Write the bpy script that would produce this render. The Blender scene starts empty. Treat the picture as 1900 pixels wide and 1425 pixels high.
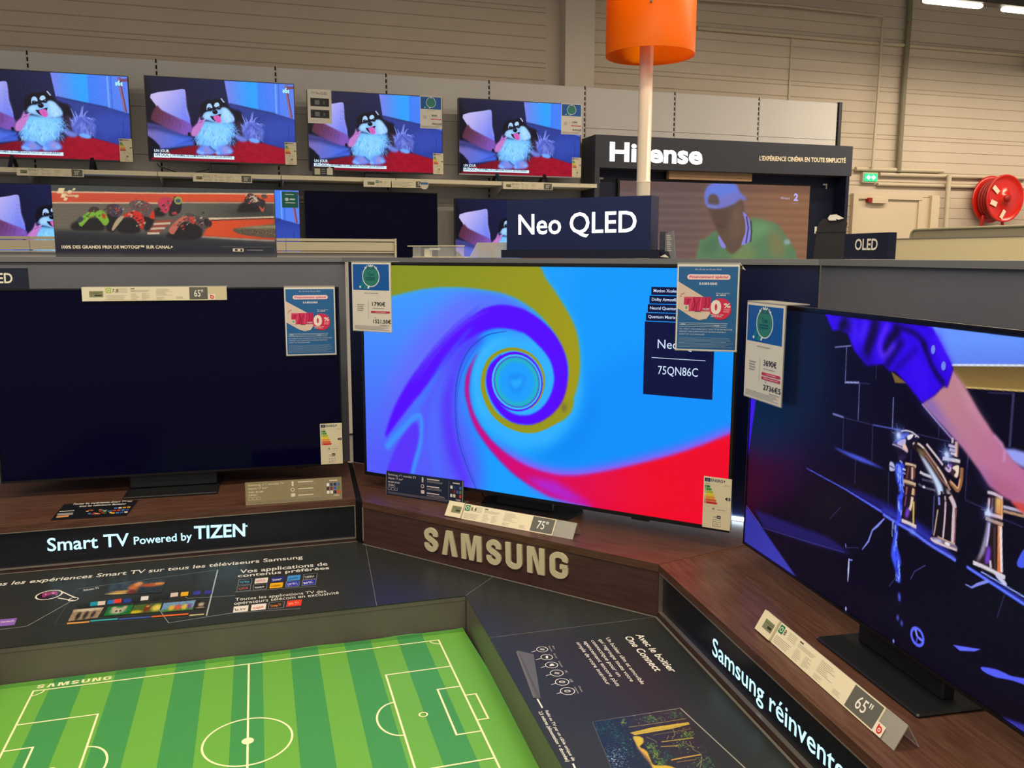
import bpy, math, random
import numpy as np
from mathutils import Vector, Matrix

# ------------------------------------------------------------------ camera, world, lights, exposure
SC = bpy.context.scene
COL = SC.collection
CH = 1.65                                   # eye height
FOC, PITCH, ROLL = 1589.2, math.radians(8.515), math.radians(-0.133)
_cp, _sp = math.cos(PITCH), math.sin(PITCH)
FWD = np.array([0, _cp, -_sp]); RT = np.array([1.0, 0, 0]); DN = -np.cross(RT, FWD)
R2 = math.cos(ROLL) * RT + math.sin(ROLL) * DN
D2 = -math.sin(ROLL) * RT + math.cos(ROLL) * DN
CAMP = np.array([0, 0, CH])
cd = bpy.data.cameras.new('camera'); cam = bpy.data.objects.new('camera', cd); COL.objects.link(cam)
cd.sensor_width = 36.0; cd.lens = FOC * 36.0 / 1900.0; cd.clip_start = 0.05; cd.clip_end = 100
_m = Matrix.Identity(4)
for i in range(3):
    _m[i][0] = R2[i]; _m[i][1] = -D2[i]; _m[i][2] = -FWD[i]; _m[i][3] = CAMP[i]
cam.matrix_world = _m
SC.camera = cam

SC.view_settings.view_transform = 'Standard'; SC.view_settings.look = 'None'
SC.view_settings.gamma = 1.0; SC.view_settings.use_curve_mapping = False
SC.view_settings.exposure = 0.0
SC.cycles.max_bounces = 7; SC.cycles.diffuse_bounces = 4; SC.cycles.glossy_bounces = 3; SC.cycles.caustics_reflective = False; SC.cycles.caustics_refractive = False

wd = bpy.data.worlds.new('store_air'); SC.world = wd; wd.use_nodes = True
_bg = wd.node_tree.nodes['Background']; _bg.inputs[0].default_value = (1.0, 0.96, 0.93, 1); _bg.inputs[1].default_value = 0.44

# rows of linear lamps under the shop ceiling: (centre x, y, z, yaw degrees, length, watts)
LAMP_ROWS = [(-1.2, 1.6, 4.5, 17, 5.52, 150), (2.6, 3.4, 4.5, 17, 4.6, 120), (6.336, 9.163, 4.025, 17, 5.52, 165), (3.2, 6.0, 4.5, 17, 4.6, 130), (-0.6, -1.4, 4.5, 17, 6.44, 190)]
LAMP_COLOR = (1.0, 0.83, 0.62)

# ------------------------------------------------------------------ geometry helpers
def ray(x, y):
    return R2 * ((x - 950) / FOC) + D2 * ((y - 712.5) / FOC) + FWD
def onz(x, y, z):
    d = ray(x, y); return CAMP + d * ((z - CH) / d[2])
def rad(a): return math.radians(a)
def V(*a): return np.array(a, float)
def ydir(yaw): return V(math.cos(rad(yaw)), math.sin(rad(yaw)), 0)

class Plane:
    """a flat surface: origin, u (across), v (up), n (towards the viewer)"""
    def __init__(s, o, u, v):
        s.o = np.array(o, float); s.u = np.array(u, float) / np.linalg.norm(u)
        v = np.array(v, float); v = v - s.u * (v @ s.u); s.v = v / np.linalg.norm(v)
        s.n = np.cross(s.u, s.v)
    def px(s, x, y):
        d = ray(x, y); p = CAMP + d * ((s.n @ (s.o - CAMP)) / (s.n @ d)) - s.o
        return (float(p @ s.u), float(p @ s.v))
    def pxs(s, pts, org=(0, 0), sc=1.0):
        return [s.px(org[0] + x * sc, org[1] + y * sc) for x, y in pts]
    def pt(s, a, b, d=0.0): return s.o + s.u * a + s.v * b + s.n * d
    def off(s, d): return Plane(s.o + s.n * d, s.u, s.v)
def vplane(p, yaw): return Plane(p, ydir(yaw), (0, 0, 1))
def hplane(z, p=(0, 0, 0), yaw=0): return Plane((p[0], p[1], z), ydir(yaw), V(-math.sin(rad(yaw)), math.cos(rad(yaw)), 0))

MW = {}
def thing(name, label, cat, loc=(0, 0, 0), yaw=0, group=None, kind=None):
    o = bpy.data.objects.new(name, None); COL.objects.link(o); o.empty_display_size = 0.1
    o.location = [float(c) for c in loc]; o.rotation_euler = (0, 0, rad(yaw))
    MW[o.name] = Matrix.Translation(Vector([float(c) for c in loc])) @ Matrix.Rotation(rad(yaw), 4, 'Z')
    return tag(o, label, cat, group, kind)
def tag(o, label=None, cat=None, group=None, kind=None):
    if label: o['label'] = label
    if cat: o['category'] = cat
    if group: o['group'] = group
    if kind: o['kind'] = kind
    return o

class MB:
    """collects faces and builds ONE mesh object"""
    def __init__(s): s.v = []; s.f = []; s.c = []; s.sm = []
    def add(s, verts, faces, col=None, smooth=False):
        b = len(s.v); s.v += [tuple(map(float, p)) for p in verts]
        for f in faces: s.f.append([b + i for i in f]); s.c.append(col); s.sm.append(smooth)
        return s
    def box(s, x0, x1, y0, y1, z0, z1, M=None, col=None):
        p = [(x, y, z) for z in (z0, z1) for y in (y0, y1) for x in (x0, x1)]
        if M is not None: p = [tuple(M @ Vector(q)) for q in p]
        return s.add(p, [(0, 2, 3, 1), (4, 5, 7, 6), (0, 1, 5, 4), (2, 6, 7, 3), (0, 4, 6, 2), (1, 3, 7, 5)], col)
    def cbox(s, x0, x1, y0, y1, z0, z1, b=0.004, col=None):
        """box with chamfered vertical and top edges"""
        b = min(b, (x1 - x0) * .45, (y1 - y0) * .45, (z1 - z0) * .45)
        def ring(x0, x1, y0, y1, z, c):
            return [(x0 + c, y0, z), (x1 - c, y0, z), (x1, y0 + c, z), (x1, y1 - c, z), (x1 - c, y1, z), (x0 + c, y1, z), (x0, y1 - c, z), (x0, y0 + c, z)]
        rs = ring(x0 + b, x1 - b, y0 + b, y1 - b, z0, b) + ring(x0, x1, y0, y1, z0 + b, b) + ring(x0, x1, y0, y1, z1 - b, b) + ring(x0 + b, x1 - b, y0 + b, y1 - b, z1, b)
        fs = [tuple(range(7, -1, -1)), tuple(range(24, 32))]
        for k in range(3):
            for i in range(8):
                j = (i + 1) % 8; fs.append((k * 8 + i, k * 8 + j, k * 8 + 8 + j, k * 8 + 8 + i))
        return s.add(rs, fs, col)
    def prism(s, pts, vec, col=None, smooth=False):
        """polygon of 3-D points swept along vec"""
        n = len(pts); a = [np.array(p, float) for p in pts]; b = [p + np.array(vec, float) for p in a]
        nn = sum(np.cross(a[i] - a[0], a[(i + 1) % n] - a[0]) for i in range(n))
        if nn @ np.array(vec, float) > 0: a = a[::-1]; b = b[::-1]
        s.add(a + b, [tuple(range(n)), tuple(range(2 * n - 1, n - 1, -1))], col)
        for i in range(n):
            j = (i + 1) % n; s.add([a[i], b[i], b[j], a[j]], [(0, 1, 2, 3)], col, smooth)
        return s
    def slab(s, pl, pts, d0, d1, col=None):
        return s.prism([pl.pt(a, b, d1) for a, b in pts], pl.n * (d0 - d1), col)
    def rect(s, pl, a0, b0, a1, b1, d0, d1, col=None):
        return s.slab(pl, [(a0, b0), (a1, b0), (a1, b1), (a0, b1)], d0, d1, col)
    def tube(s, path, r, n=10, col=None, cap=True):
        P = [np.array(p, float) for p in path]; rr = r if isinstance(r, (list, tuple)) else [r] * len(P)
        rings = []; pa = None
        for i, p in enumerate(P):
            t = P[min(i + 1, len(P) - 1)] - P[max(i - 1, 0)]; t = t / np.linalg.norm(t)
            if pa is None:
                pa = np.cross(t, V(0, 0, 1)) if abs(t[2]) < .9 else np.cross(t, V(1, 0, 0))
            pa = pa - t * (pa @ t); pa = pa / np.linalg.norm(pa); pb = np.cross(t, pa)
            rings += [p + rr[i] * (math.cos(2 * math.pi * k / n) * pa + math.sin(2 * math.pi * k / n) * pb) for k in range(n)]
        fs = []
        for i in range(len(P) - 1):
            for k in range(n):
                j = (k + 1) % n; fs.append((i * n + k, i * n + j, i * n + n + j, i * n + n + k))
        s.add(rings, fs, col, True)
        if cap: s.add(rings[:n], [tuple(range(n - 1, -1, -1))], col); s.add(rings[-n:], [tuple(range(n))], col)
        return s
    def lathe(s, prof, c, ax, n=40, col=None, a0=0):
        """profile of (radius, height) turned about axis ax through c"""
        ax = np.array(ax, float); ax = ax / np.linalg.norm(ax)
        pa = np.cross(ax, V(0, 0, 1)) if abs(ax[2]) < .9 else V(1, 0, 0); pa = pa / np.linalg.norm(pa); pb = np.cross(ax, pa)
        c = np.array(c, float); vs = []; fs = []
        for r, h in prof:
            vs += [c + ax * h + r * (math.cos(2 * math.pi * k / n) * pa + math.sin(2 * math.pi * k / n) * pb) for k in range(n)]
        for i in range(len(prof) - 1):
            for k in range(n):
                j = (k + 1) % n; fs.append((i * n + k, i * n + j, i * n + n + j, i * n + n + k))
        return s.add(vs, fs, col, True)
    def mesh(s, name, inv=None):
        me = bpy.data.meshes.new(name)
        vs = s.v if inv is None else [tuple(inv @ Vector(p)) for p in s.v]
        me.from_pydata(vs, [], s.f)
        if any(s.sm): me.polygons.foreach_set('use_smooth', s.sm)
        if any(c is not None for c in s.c):
            at = me.color_attributes.new('Col', 'FLOAT_COLOR', 'CORNER'); arr = []
            for f, c in zip(s.f, s.c): arr += list(lin(c or (1, 1, 1)) + (1.0,)) * len(f)
            at.data.foreach_set('color', arr)
        me.update(); return me
    def build(s, name, mat, parent=None, world=True):
        inv = MW[parent.name].inverted() if (parent is not None and world) else None
        o = bpy.data.objects.new(name, s.mesh(name, inv)); COL.objects.link(o)
        o.data.materials.append(M[mat] if isinstance(mat, str) else mat)
        if parent is not None: o.parent = parent; MW[o.name] = MW[parent.name]
        else: MW[o.name] = Matrix.Identity(4)
        return o

def solo(name, mb, mat, label, cat, base, yaw=0, group=None, kind=None):
    """a thing that is one mesh, with its origin at its base"""
    T = Matrix.Translation(Vector([float(c) for c in base])) @ Matrix.Rotation(rad(yaw), 4, 'Z')
    o = bpy.data.objects.new(name, mb.mesh(name, T.inverted())); COL.objects.link(o)
    o.location = [float(c) for c in base]; o.rotation_euler = (0, 0, rad(yaw)); MW[o.name] = T
    o.data.materials.append(M[mat] if isinstance(mat, str) else mat)
    return tag(o, label, cat, group, kind)

def copy_tree(o, parent=None):
    c = o.copy(); COL.objects.link(c)
    if parent is not None: c.parent = parent
    for ch in [k for k in KIDS.get(o.name, [])]: copy_tree(ch, c)
    return c
KIDS = {}

def under(o, t, *names):
    """make o a sub-part of the named part of thing t"""
    kids = list(t.children)
    if len(kids) - (len(o) if isinstance(o, list) else 1) < 2: return o      # the thing keeps at least two parts of its own
    for n in names:
        for c in kids:
            if c is not o and c.name.split('.')[0] == n:
                for q in (o if isinstance(o, list) else [o]): q.parent = c; q.location = [-x for x in c.location]
                return o
    return o

def lin(c):
    return tuple((x / 12.92 if x <= 0.04045 else ((x + 0.055) / 1.055) ** 2.4) for x in c[:3])
def rgb(r, g, b): return (r / 255, g / 255, b / 255)

# ------------------------------------------------------------------ materials (all node based)
M = {}
def mat(name, col, rough=0.5, spec=0.5, metal=0.0, vary=0.0, scale=20.0, bump=0.0, alpha=1.0, trans=0.0, emit=0.0, stretch=None, col2=None, bscale=None, coat=0.0):
    m = bpy.data.materials.new(name); m.use_nodes = True; nt = m.node_tree; N = nt.nodes; L = nt.links
    b = N['Principled BSDF']; c = lin(col) + (1,)
    b.inputs['Base Color'].default_value = c; b.inputs['Roughness'].default_value = rough
    b.inputs['Specular IOR Level'].default_value = spec; b.inputs['Metallic'].default_value = metal
    b.inputs['Alpha'].default_value = alpha; b.inputs['Transmission Weight'].default_value = trans
    if coat: b.inputs['Coat Weight'].default_value = coat; b.inputs['Coat Roughness'].default_value = 0.15
    if emit: b.inputs['Emission Color'].default_value = c; b.inputs['Emission Strength'].default_value = emit
    if vary or bump:
        tc = N.new('ShaderNodeTexCoord'); mp = N.new('ShaderNodeMapping'); nz = N.new('ShaderNodeTexNoise')
        nz.inputs['Scale'].default_value = scale; nz.inputs['Detail'].default_value = 5
        if stretch: mp.inputs['Scale'].default_value = stretch
        L.new(tc.outputs['Object'], mp.inputs['Vector']); L.new(mp.outputs['Vector'], nz.inputs['Vector'])
        if vary:
            rp = N.new('ShaderNodeValToRGB'); k1 = lin([max(0, x - vary) for x in col]); k2 = lin(col2) if col2 else lin([min(1, x + vary) for x in col])
            rp.color_ramp.elements[0].position = 0.3; rp.color_ramp.elements[1].position = 0.7
            rp.color_ramp.elements[0].color = k1 + (1,); rp.color_ramp.elements[1].color = k2 + (1,)
            L.new(nz.outputs['Fac'], rp.inputs['Fac']); L.new(rp.outputs['Color'], b.inputs['Base Color'])
        if bump:
            src = nz
            if bscale:
                src = N.new('ShaderNodeTexNoise'); src.inputs['Scale'].default_value = bscale; L.new(mp.outputs['Vector'], src.inputs['Vector'])
            bp = N.new('ShaderNodeBump'); bp.inputs['Strength'].default_value = bump; bp.inputs['Distance'].default_value = 0.002
            L.new(src.outputs['Fac'], bp.inputs['Height']); L.new(bp.outputs['Normal'], b.inputs['Normal'])
    M[name] = m; return m
def attr_mat(name, emit=0.0, rough=0.45, spec=0.5, dark=False):
    """colour printed on (or glowing from) the surface, read from the Col attribute"""
    m = bpy.data.materials.new(name); m.use_nodes = True; nt = m.node_tree; b = nt.nodes['Principled BSDF']
    a = nt.nodes.new('ShaderNodeAttribute'); a.attribute_name = 'Col'
    b.inputs['Roughness'].default_value = rough; b.inputs['Specular IOR Level'].default_value = spec
    if dark: b.inputs['Base Color'].default_value = (0.004, 0.004, 0.005, 1)
    else: nt.links.new(a.outputs['Color'], b.inputs['Base Color'])
    if emit: nt.links.new(a.outputs['Color'], b.inputs['Emission Color']); b.inputs['Emission Strength'].default_value = emit
    M[name] = m; return m

attr_mat('print', rough=0.5, spec=0.3)
attr_mat('gloss_print', rough=0.28, spec=0.5)
attr_mat('screen_picture', emit=1.0, rough=0.25, spec=0.12, dark=True)
attr_mat('screen_picture_far', emit=1.0, rough=0.25, spec=0.12, dark=True)
attr_mat('screen_picture_dim', emit=0.8, rough=0.22, spec=0.25, dark=True)
for _k in ('screen_picture', 'screen_picture_far', 'screen_picture_dim'): M[_k].cycles.emission_sampling = 'NONE'
attr_mat('lit_letters', emit=1.7, rough=0.6, spec=0.1, dark=True)
mat('tv_black', rgb(14, 14, 17), 0.35, 0.4)
mat('tv_glass', rgb(6, 5, 38), 0.14, 0.10)
mat('tv_silver', rgb(150, 150, 155), 0.3, 0.5, 0.8)
mat('stand_black', rgb(30, 32, 35), 0.42, 0.5, 0.3, bump=0.05, scale=300)
mat('wood_top', rgb(86, 58, 46), 0.36, 0.3, vary=0.045, scale=7.0, stretch=(1.2, 14, 14), bump=0.05)
mat('wood_front', rgb(72, 48, 44), 0.42, 0.45, vary=0.03, scale=7.0, stretch=(1.2, 14, 14), bump=0.04)
mat('board_dark', rgb(44, 47, 46), 0.36, 0.28, vary=0.01, scale=3.0, bump=0.02, bscale=120)
mat('rim_grey', rgb(104, 96, 92), 0.38, 0.45, vary=0.015, scale=4)
mat('panel_navy', rgb(12, 22, 64), 0.35, 0.4, vary=0.006, scale=2)
mat('panel_grey', rgb(100, 104, 114), 0.55, 0.35, vary=0.012, scale=2.5)
mat('cap_grey', rgb(112, 116, 120), 0.45, 0.4)
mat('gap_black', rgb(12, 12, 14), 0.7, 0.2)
mat('sign_glow_tint', rgb(14, 30, 78), 0.4, 0.4)  # blue glow of the letters put into the base colour
mat('sign_slate', rgb(22, 28, 52), 0.4, 0.4)
mat('sign_dark', rgb(24, 26, 34), 0.3, 0.5)
mat('alu_edge', rgb(175, 168, 158), 0.3, 0.5, 0.7)
mat('letter_cream', rgb(214, 205, 170), 0.5, 0.4)
mat('acrylic', rgb(225, 230, 232), 0.06, 0.5, alpha=0.16)
mat('acrylic_frost', rgb(190, 190, 180), 0.3, 0.5, alpha=0.45)
mat('acrylic_gold', rgb(140, 128, 92), 0.16, 0.5, vary=0.02, scale=2)
mat('card_white', rgb(225, 222, 212), 0.6, 0.3)
mat('rail_cream', rgb(226, 218, 186), 0.5, 0.35)
mat('shelf_cream', rgb(222, 214, 184), 0.45, 0.4)
mat('gondola_grey', rgb(206, 203, 200), 0.55, 0.35, vary=0.008, scale=2)
mat('post_dark', rgb(60, 60, 62), 0.5, 0.4, 0.3)
mat('wall_cream', rgb(200, 186, 168), 0.6, 0.3, vary=0.014, scale=1.3, bump=0.03, bscale=60)
mat('column_cream', rgb(205, 196, 182), 0.6, 0.3, vary=0.01, scale=2)
mat('pipe_cream', rgb(196, 184, 160), 0.5, 0.35)
mat('pipe_olive', rgb(128, 122, 100), 0.5, 0.35)
mat('door_cream', rgb(206, 190, 165), 0.5, 0.35, vary=0.01, scale=2)
mat('floor_tile', rgb(150, 146, 138), 0.35, 0.5, vary=0.02, scale=4)
mat('ceiling_paint', rgb(120, 114, 106), 0.7, 0.2, vary=0.01, scale=2)
mat('orange_plastic', rgb(255, 134, 0), 0.45, 0.3)
mat('pole_white', rgb(216, 206, 190), 0.35, 0.5)
mat('reel_red', rgb(196, 30, 16), 0.25, 0.5, coat=0.3)
mat('hose_red', rgb(150, 26, 22), 0.45, 0.4)
mat('black_fabric', rgb(48, 48, 50), 0.85, 0.2, bump=0.4, scale=180)
mat('white_cloth', rgb(225, 222, 212), 0.8, 0.2, bump=0.2, scale=40)
mat('cable_black', rgb(16, 16, 18), 0.5, 0.4)
mat('booth_slate', rgb(54, 57, 68), 0.5, 0.35, vary=0.006, scale=2)
mat('booth_dark', rgb(16, 22, 46), 0.5, 0.35)
mat('light_wood', rgb(176, 142, 108), 0.5, 0.35, vary=0.03, scale=6, stretch=(1.5, 12, 12))
mat('lamp_housing', rgb(52, 48, 44), 0.5, 0.35)
mat('mat_green', rgb(100, 180, 80), 0.7, 0.2)
mat('partition_cream', rgb(222, 212, 170), 0.5, 0.35)
mat('partition_olive', rgb(150, 146, 122), 0.45, 0.35)
def glow(name, col, k):
    m = bpy.data.materials.new(name); m.use_nodes = True; b = m.node_tree.nodes['Principled BSDF']
    b.inputs['Base Color'].default_value = lin(col) + (1,); b.inputs['Emission Color'].default_value = lin(col) + (1,); b.inputs['Emission Strength'].default_value = k
    M[name] = m
glow('lamp_glow', (1.0, 0.95, 0.84), 6.0)
glow('led_white', (0.85, 0.95, 1.0), 9.0)
glow('exit_green', rgb(30, 175, 120), 1.1)
# orange shade lets some light through
_nt = M['orange_plastic'].node_tree; _b = _nt.nodes['Principled BSDF']
_tr = _nt.nodes.new('ShaderNodeBsdfTranslucent'); _tr.inputs['Color'].default_value = lin(rgb(255, 160, 0)) + (1,)
_mx = _nt.nodes.new('ShaderNodeMixShader'); _mx.inputs[0].default_value = 0.5
_nt.links.new(_b.outputs[0], _mx.inputs[1]); _nt.links.new(_tr.outputs[0], _mx.inputs[2]); _nt.links.new(_mx.outputs[0], _nt.nodes['Material Output'].inputs[0])
# ------------------------------------------------------------------ lettering and flat print
_TC = {}
def glyphs(s, bold=0.0):
    """outline text as flat 2-D faces: (verts, faces, cap-height-normalised)"""
    key = (s, bold)
    if key not in _TC:
        c = bpy.data.curves.new('text_tmp', 'FONT'); c.body = s; c.resolution_u = 3; c.offset = bold; c.fill_mode = 'FRONT'
        o = bpy.data.objects.new('text_tmp', c); me = bpy.data.meshes.new_from_object(o)
        vs = np.zeros(len(me.vertices) * 3); me.vertices.foreach_get('co', vs); vs = vs.reshape(-1, 3)[:, :2] / CAPH
        fs = [tuple(p.vertices) for p in me.polygons]
        bpy.data.objects.remove(o); bpy.data.curves.remove(c); bpy.data.meshes.remove(me)
        _TC[key] = (vs, fs)
    return _TC[key]
CAPH = 1.0
CAPH = float(glyphs('H')[0][:, 1].max()); _TC.clear()

def smooth(pts, closed=True, k=5):
    """Catmull-Rom through the points"""
    P = [np.array(p, float) for p in pts]; n = len(P); out = []
    rng = range(n) if closed else range(n - 1)
    for i in rng:
        if closed: p0, p1, p2, p3 = P[i - 1], P[i], P[(i + 1) % n], P[(i + 2) % n]
        else: p0, p1, p2, p3 = P[max(i - 1, 0)], P[i], P[i + 1], P[min(i + 2, n - 1)]
        for j in range(k):
            t = j / k
            out.append(tuple(0.5 * ((2 * p1) + (-p0 + p2) * t + (2 * p0 - 5 * p1 + 4 * p2 - p3) * t * t + (-p0 + 3 * p1 - 3 * p2 + p3) * t ** 3)))
    if not closed: out.append(tuple(P[-1]))
    return out
def arc(cx, cy, rx, ry, a0, a1, n=12):
    return [(cx + rx * math.cos(rad(a0 + (a1 - a0) * i / n)), cy + ry * math.sin(rad(a0 + (a1 - a0) * i / n))) for i in range(n + 1)]
def ribbon(path, w):
    """outline of a stroke of width w (number or list) along an open path"""
    P = [np.array(p, float) for p in path]; ws = w if isinstance(w, (list, tuple)) else [w] * len(P); L = []; R = []
    for i, p in enumerate(P):
        t = P[min(i + 1, len(P) - 1)] - P[max(i - 1, 0)]; t = t / (np.linalg.norm(t) + 1e-9); nrm = np.array([-t[1], t[0]])
        L.append(tuple(p + nrm * ws[i] / 2)); R.append(tuple(p - nrm * ws[i] / 2))
    return L + R[::-1]

def brand_letters():
    """the heavy condensed capitals S A M S U N G, the A without its bar: list of (polygon) with height 1"""
    w = 0.203; r = w / 2
    S = ribbon(arc(.31, .71, .20, .182, -5, 180, 14)[0:] + [(.115, .66)] + [(.16, .565), (.31, .50), (.455, .42), (.50, .33)] + arc(.305, .29, .20, .182, 0, -180, 14)[1:] + [(.105, .33)], w)
    S = ribbon([(.51, .66)] + arc(.31, .71, .20, .182, 0, 180, 14) + [(.135, .605), (.22, .535), (.40, .45), (.49, .37)] + arc(.31, .29, .20, .182, 0, -180, 14) + [(.11, .34)], w)
    A = [(0, 0), (.20, 1), (.46, 1), (.66, 0), (.45, 0), (.33, .74), (.21, 0)]
    Mm = [(0, 0), (0, 1), (.31, 1), (.43, .36), (.55, 1), (.86, 1), (.86, 0), (.66, 0), (.66, .76), (.52, 0), (.34, 0), (.20, .76), (.20, 0)]
    U = ribbon([(r, 1), (r, .6)] + arc(.33, .29, .33 - r, .182, 180, 360, 14) + [(.66 - r, .6), (.66 - r, 1)], w)
    Nn = [(0, 0), (0, 1), (.27, 1), (.47, .30), (.47, 1), (.67, 1), (.67, 0), (.41, 0), (.20, .72), (.20, 0)]
    G = ribbon([(.57, .66)] + arc(.34, .71, .34 - r, .182, 0, 180, 14) + arc(.34, .29, .34 - r, .182, 180, 360, 14) + [(.68 - r, .44)], w)
    bar = [(.38, .38), (.66, .38), (.66, .545), (.38, .545)]
    out = []; x = 0
    for polys, adv in (([S], .60), ([A], .66), ([Mm], .86), ([S], .60), ([U], .66), ([Nn], .67), ([G, bar], .68)):
        out.append([[(x + a, b) for a, b in p] for p in polys]); x += adv + .20
    return out, x - .20

class Print:
    """flat print on a plane: coloured faces, later layers a hair above earlier ones"""
    def __init__(s, pl, d=0.0004, step=0.0002): s.pl = pl; s.mb = MB(); s.d = d; s.step = step; s.lay = 0; s.n = 0
    def up(s): s.lay += 1; return s
    def _add(s, pts, faces, col):
        s.n += 1; d = s.d + s.lay * s.step + (s.n % 400) * 4e-7 * (10 if s.step >= .0002 else 5); s.mb.add([s.pl.pt(a, b, d) for a, b in pts], faces, col); return s
    def poly(s, pts, col):
        ar = sum(pts[i][0] * pts[(i + 1) % len(pts)][1] - pts[(i + 1) % len(pts)][0] * pts[i][1] for i in range(len(pts)))
        if ar < 0: pts = pts[::-1]
        return s._add(pts, [tuple(range(len(pts)))], col)
    def rect(s, a0, b0, a1, b1, col): return s.poly([(a0, b0), (a1, b0), (a1, b1), (a0, b1)], col)
    def rrect(s, a0, b0, a1, b1, r, col):
        return s.poly(arc(a1 - r, b0 + r, r, r, -90, 0, 4) + arc(a1 - r, b1 - r, r, r, 0, 90, 4) + arc(a0 + r, b1 - r, r, r, 90, 180, 4) + arc(a0 + r, b0 + r, r, r, 180, 270, 4), col)
    def disc(s, a, b, ra, rb, col, n=24): return s.poly(arc(a, b, ra, rb, 0, 360, n)[:-1], col)
    def line(s, path, w, col): return s.poly(ribbon(path, w), col) if len(path) < 3 else s.strip(path, w, col)
    def strip(s, path, w, col):
        o = ribbon(path, w); n = len(path)
        return s._add(o, [(i, 2 * n - 1 - i, 2 * n - 2 - i, i + 1) for i in range(n - 1)], col)
    def ring(s, a, b, ra, rb, w, col, a0=0, a1=360, n=32): return s.strip(arc(a, b, ra, rb, a0, a1, n), w, col)
    def text(s, t, a, b, h, col, w=None, align='L', bold=0.0, rot=0.0, sx=1.0):
        vs, fs = glyphs(t, bold)
        if len(vs) == 0: return s
        x0, x1 = vs[:, 0].min(), vs[:, 0].max(); kx = (w / (x1 - x0)) if w else h * sx
        ox = {'L': x0, 'C': (x0 + x1) / 2, 'R': x1}[align]; cr, sr = math.cos(rad(rot)), math.sin(rad(rot))
        pts = [(a + (x - ox) * kx * cr - y * h * sr, b + (x - ox) * kx * sr + y * h * cr) for x, y in vs]
        return s._add(pts, fs, col)
    def textpx(s, t, p0, p1, ptop, col, bold=0.0):
        """text whose baseline runs between two photo pixels; ptop is a pixel at cap height above the start"""
        A = np.array(s.pl.px(*p0)); B = np.array(s.pl.px(*p1)); T = np.array(s.pl.px(*ptop)); e = B - A; L = np.linalg.norm(e); e = e / L
        h = abs(e[0] * (T - A)[1] - e[1] * (T - A)[0]); s.dirn = s.pl.u * e[0] + s.pl.v * e[1]
        return s.text(t, A[0], A[1], h, col, w=L, bold=bold, rot=math.degrees(math.atan2(e[1], e[0])))
    def brand(s, a, b, h, w, col, rot=0.0, slant=0.0):
        ls, W = brand_letters(); cr, sr = math.cos(rad(rot)), math.sin(rad(rot))
        for let in ls:
            for p in let:
                s.poly([(a + (x * w / W + slant * y) * cr - y * h * sr, b + (x * w / W + slant * y) * sr + y * h * cr) for x, y in p], col)
        return s
    def small(s, a0, b0, a1, b1, n, col, t=0.35, seed=1, ragged=0.3):
        """lines of illegible small print"""
        rnd = random.Random(seed); st = (b1 - b0) / n
        for i in range(n):
            y = b1 - (i + .5) * st; x1 = a1 - (a1 - a0) * ragged * rnd.random()
            s.rect(a0, y - st * t / 2, x1, y + st * t / 2, col)
        return s
    def build(s, name, mat, parent, *on): return under(s.mb.build(name, mat, parent), parent, *on)
    def letters(s, name, mat, parent, *on):
        """each letter its own part: islands whose widths overlap belong to one letter"""
        par = list(range(len(s.mb.v)))
        def root(i):
            while par[i] != i: par[i] = par[par[i]]; i = par[i]
            return i
        key = {}
        for i, v in enumerate(s.mb.v):
            k = tuple(round(c, 6) for c in v)
            if k in key: par[root(i)] = root(key[k])
            else: key[k] = i
        for f in s.mb.f:
            for i in f[1:]: par[root(i)] = root(f[0])
        isl = {}
        for fi, f in enumerate(s.mb.f): isl.setdefault(root(f[0]), []).append(fi)
        def ext(fs):
            a = [float((np.array(s.mb.v[i]) - s.pl.o) @ s.dirn) for fi in fs for i in s.mb.f[fi]]; return min(a), max(a)
        items = sorted(([*ext(fs), fs] for fs in isl.values()), key=lambda q: q[0]); out = []
        for a, b, fs in items:
            if out and a < out[-1][1] and (min(b, out[-1][1]) - a) > .5 * min(b - a, out[-1][1] - out[-1][0]): out[-1][1] = max(b, out[-1][1]); out[-1][2] += fs
            else: out.append([a, b, list(fs)])
        res = []
        for a, b, fs in out:
            mb = MB()
            for fi in fs: mb.add([s.mb.v[i] for i in s.mb.f[fi]], [tuple(range(len(s.mb.f[fi])))], s.mb.c[fi])
            res.append(mb.build(name, mat, parent))
        return under(res, parent, *on)

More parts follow.
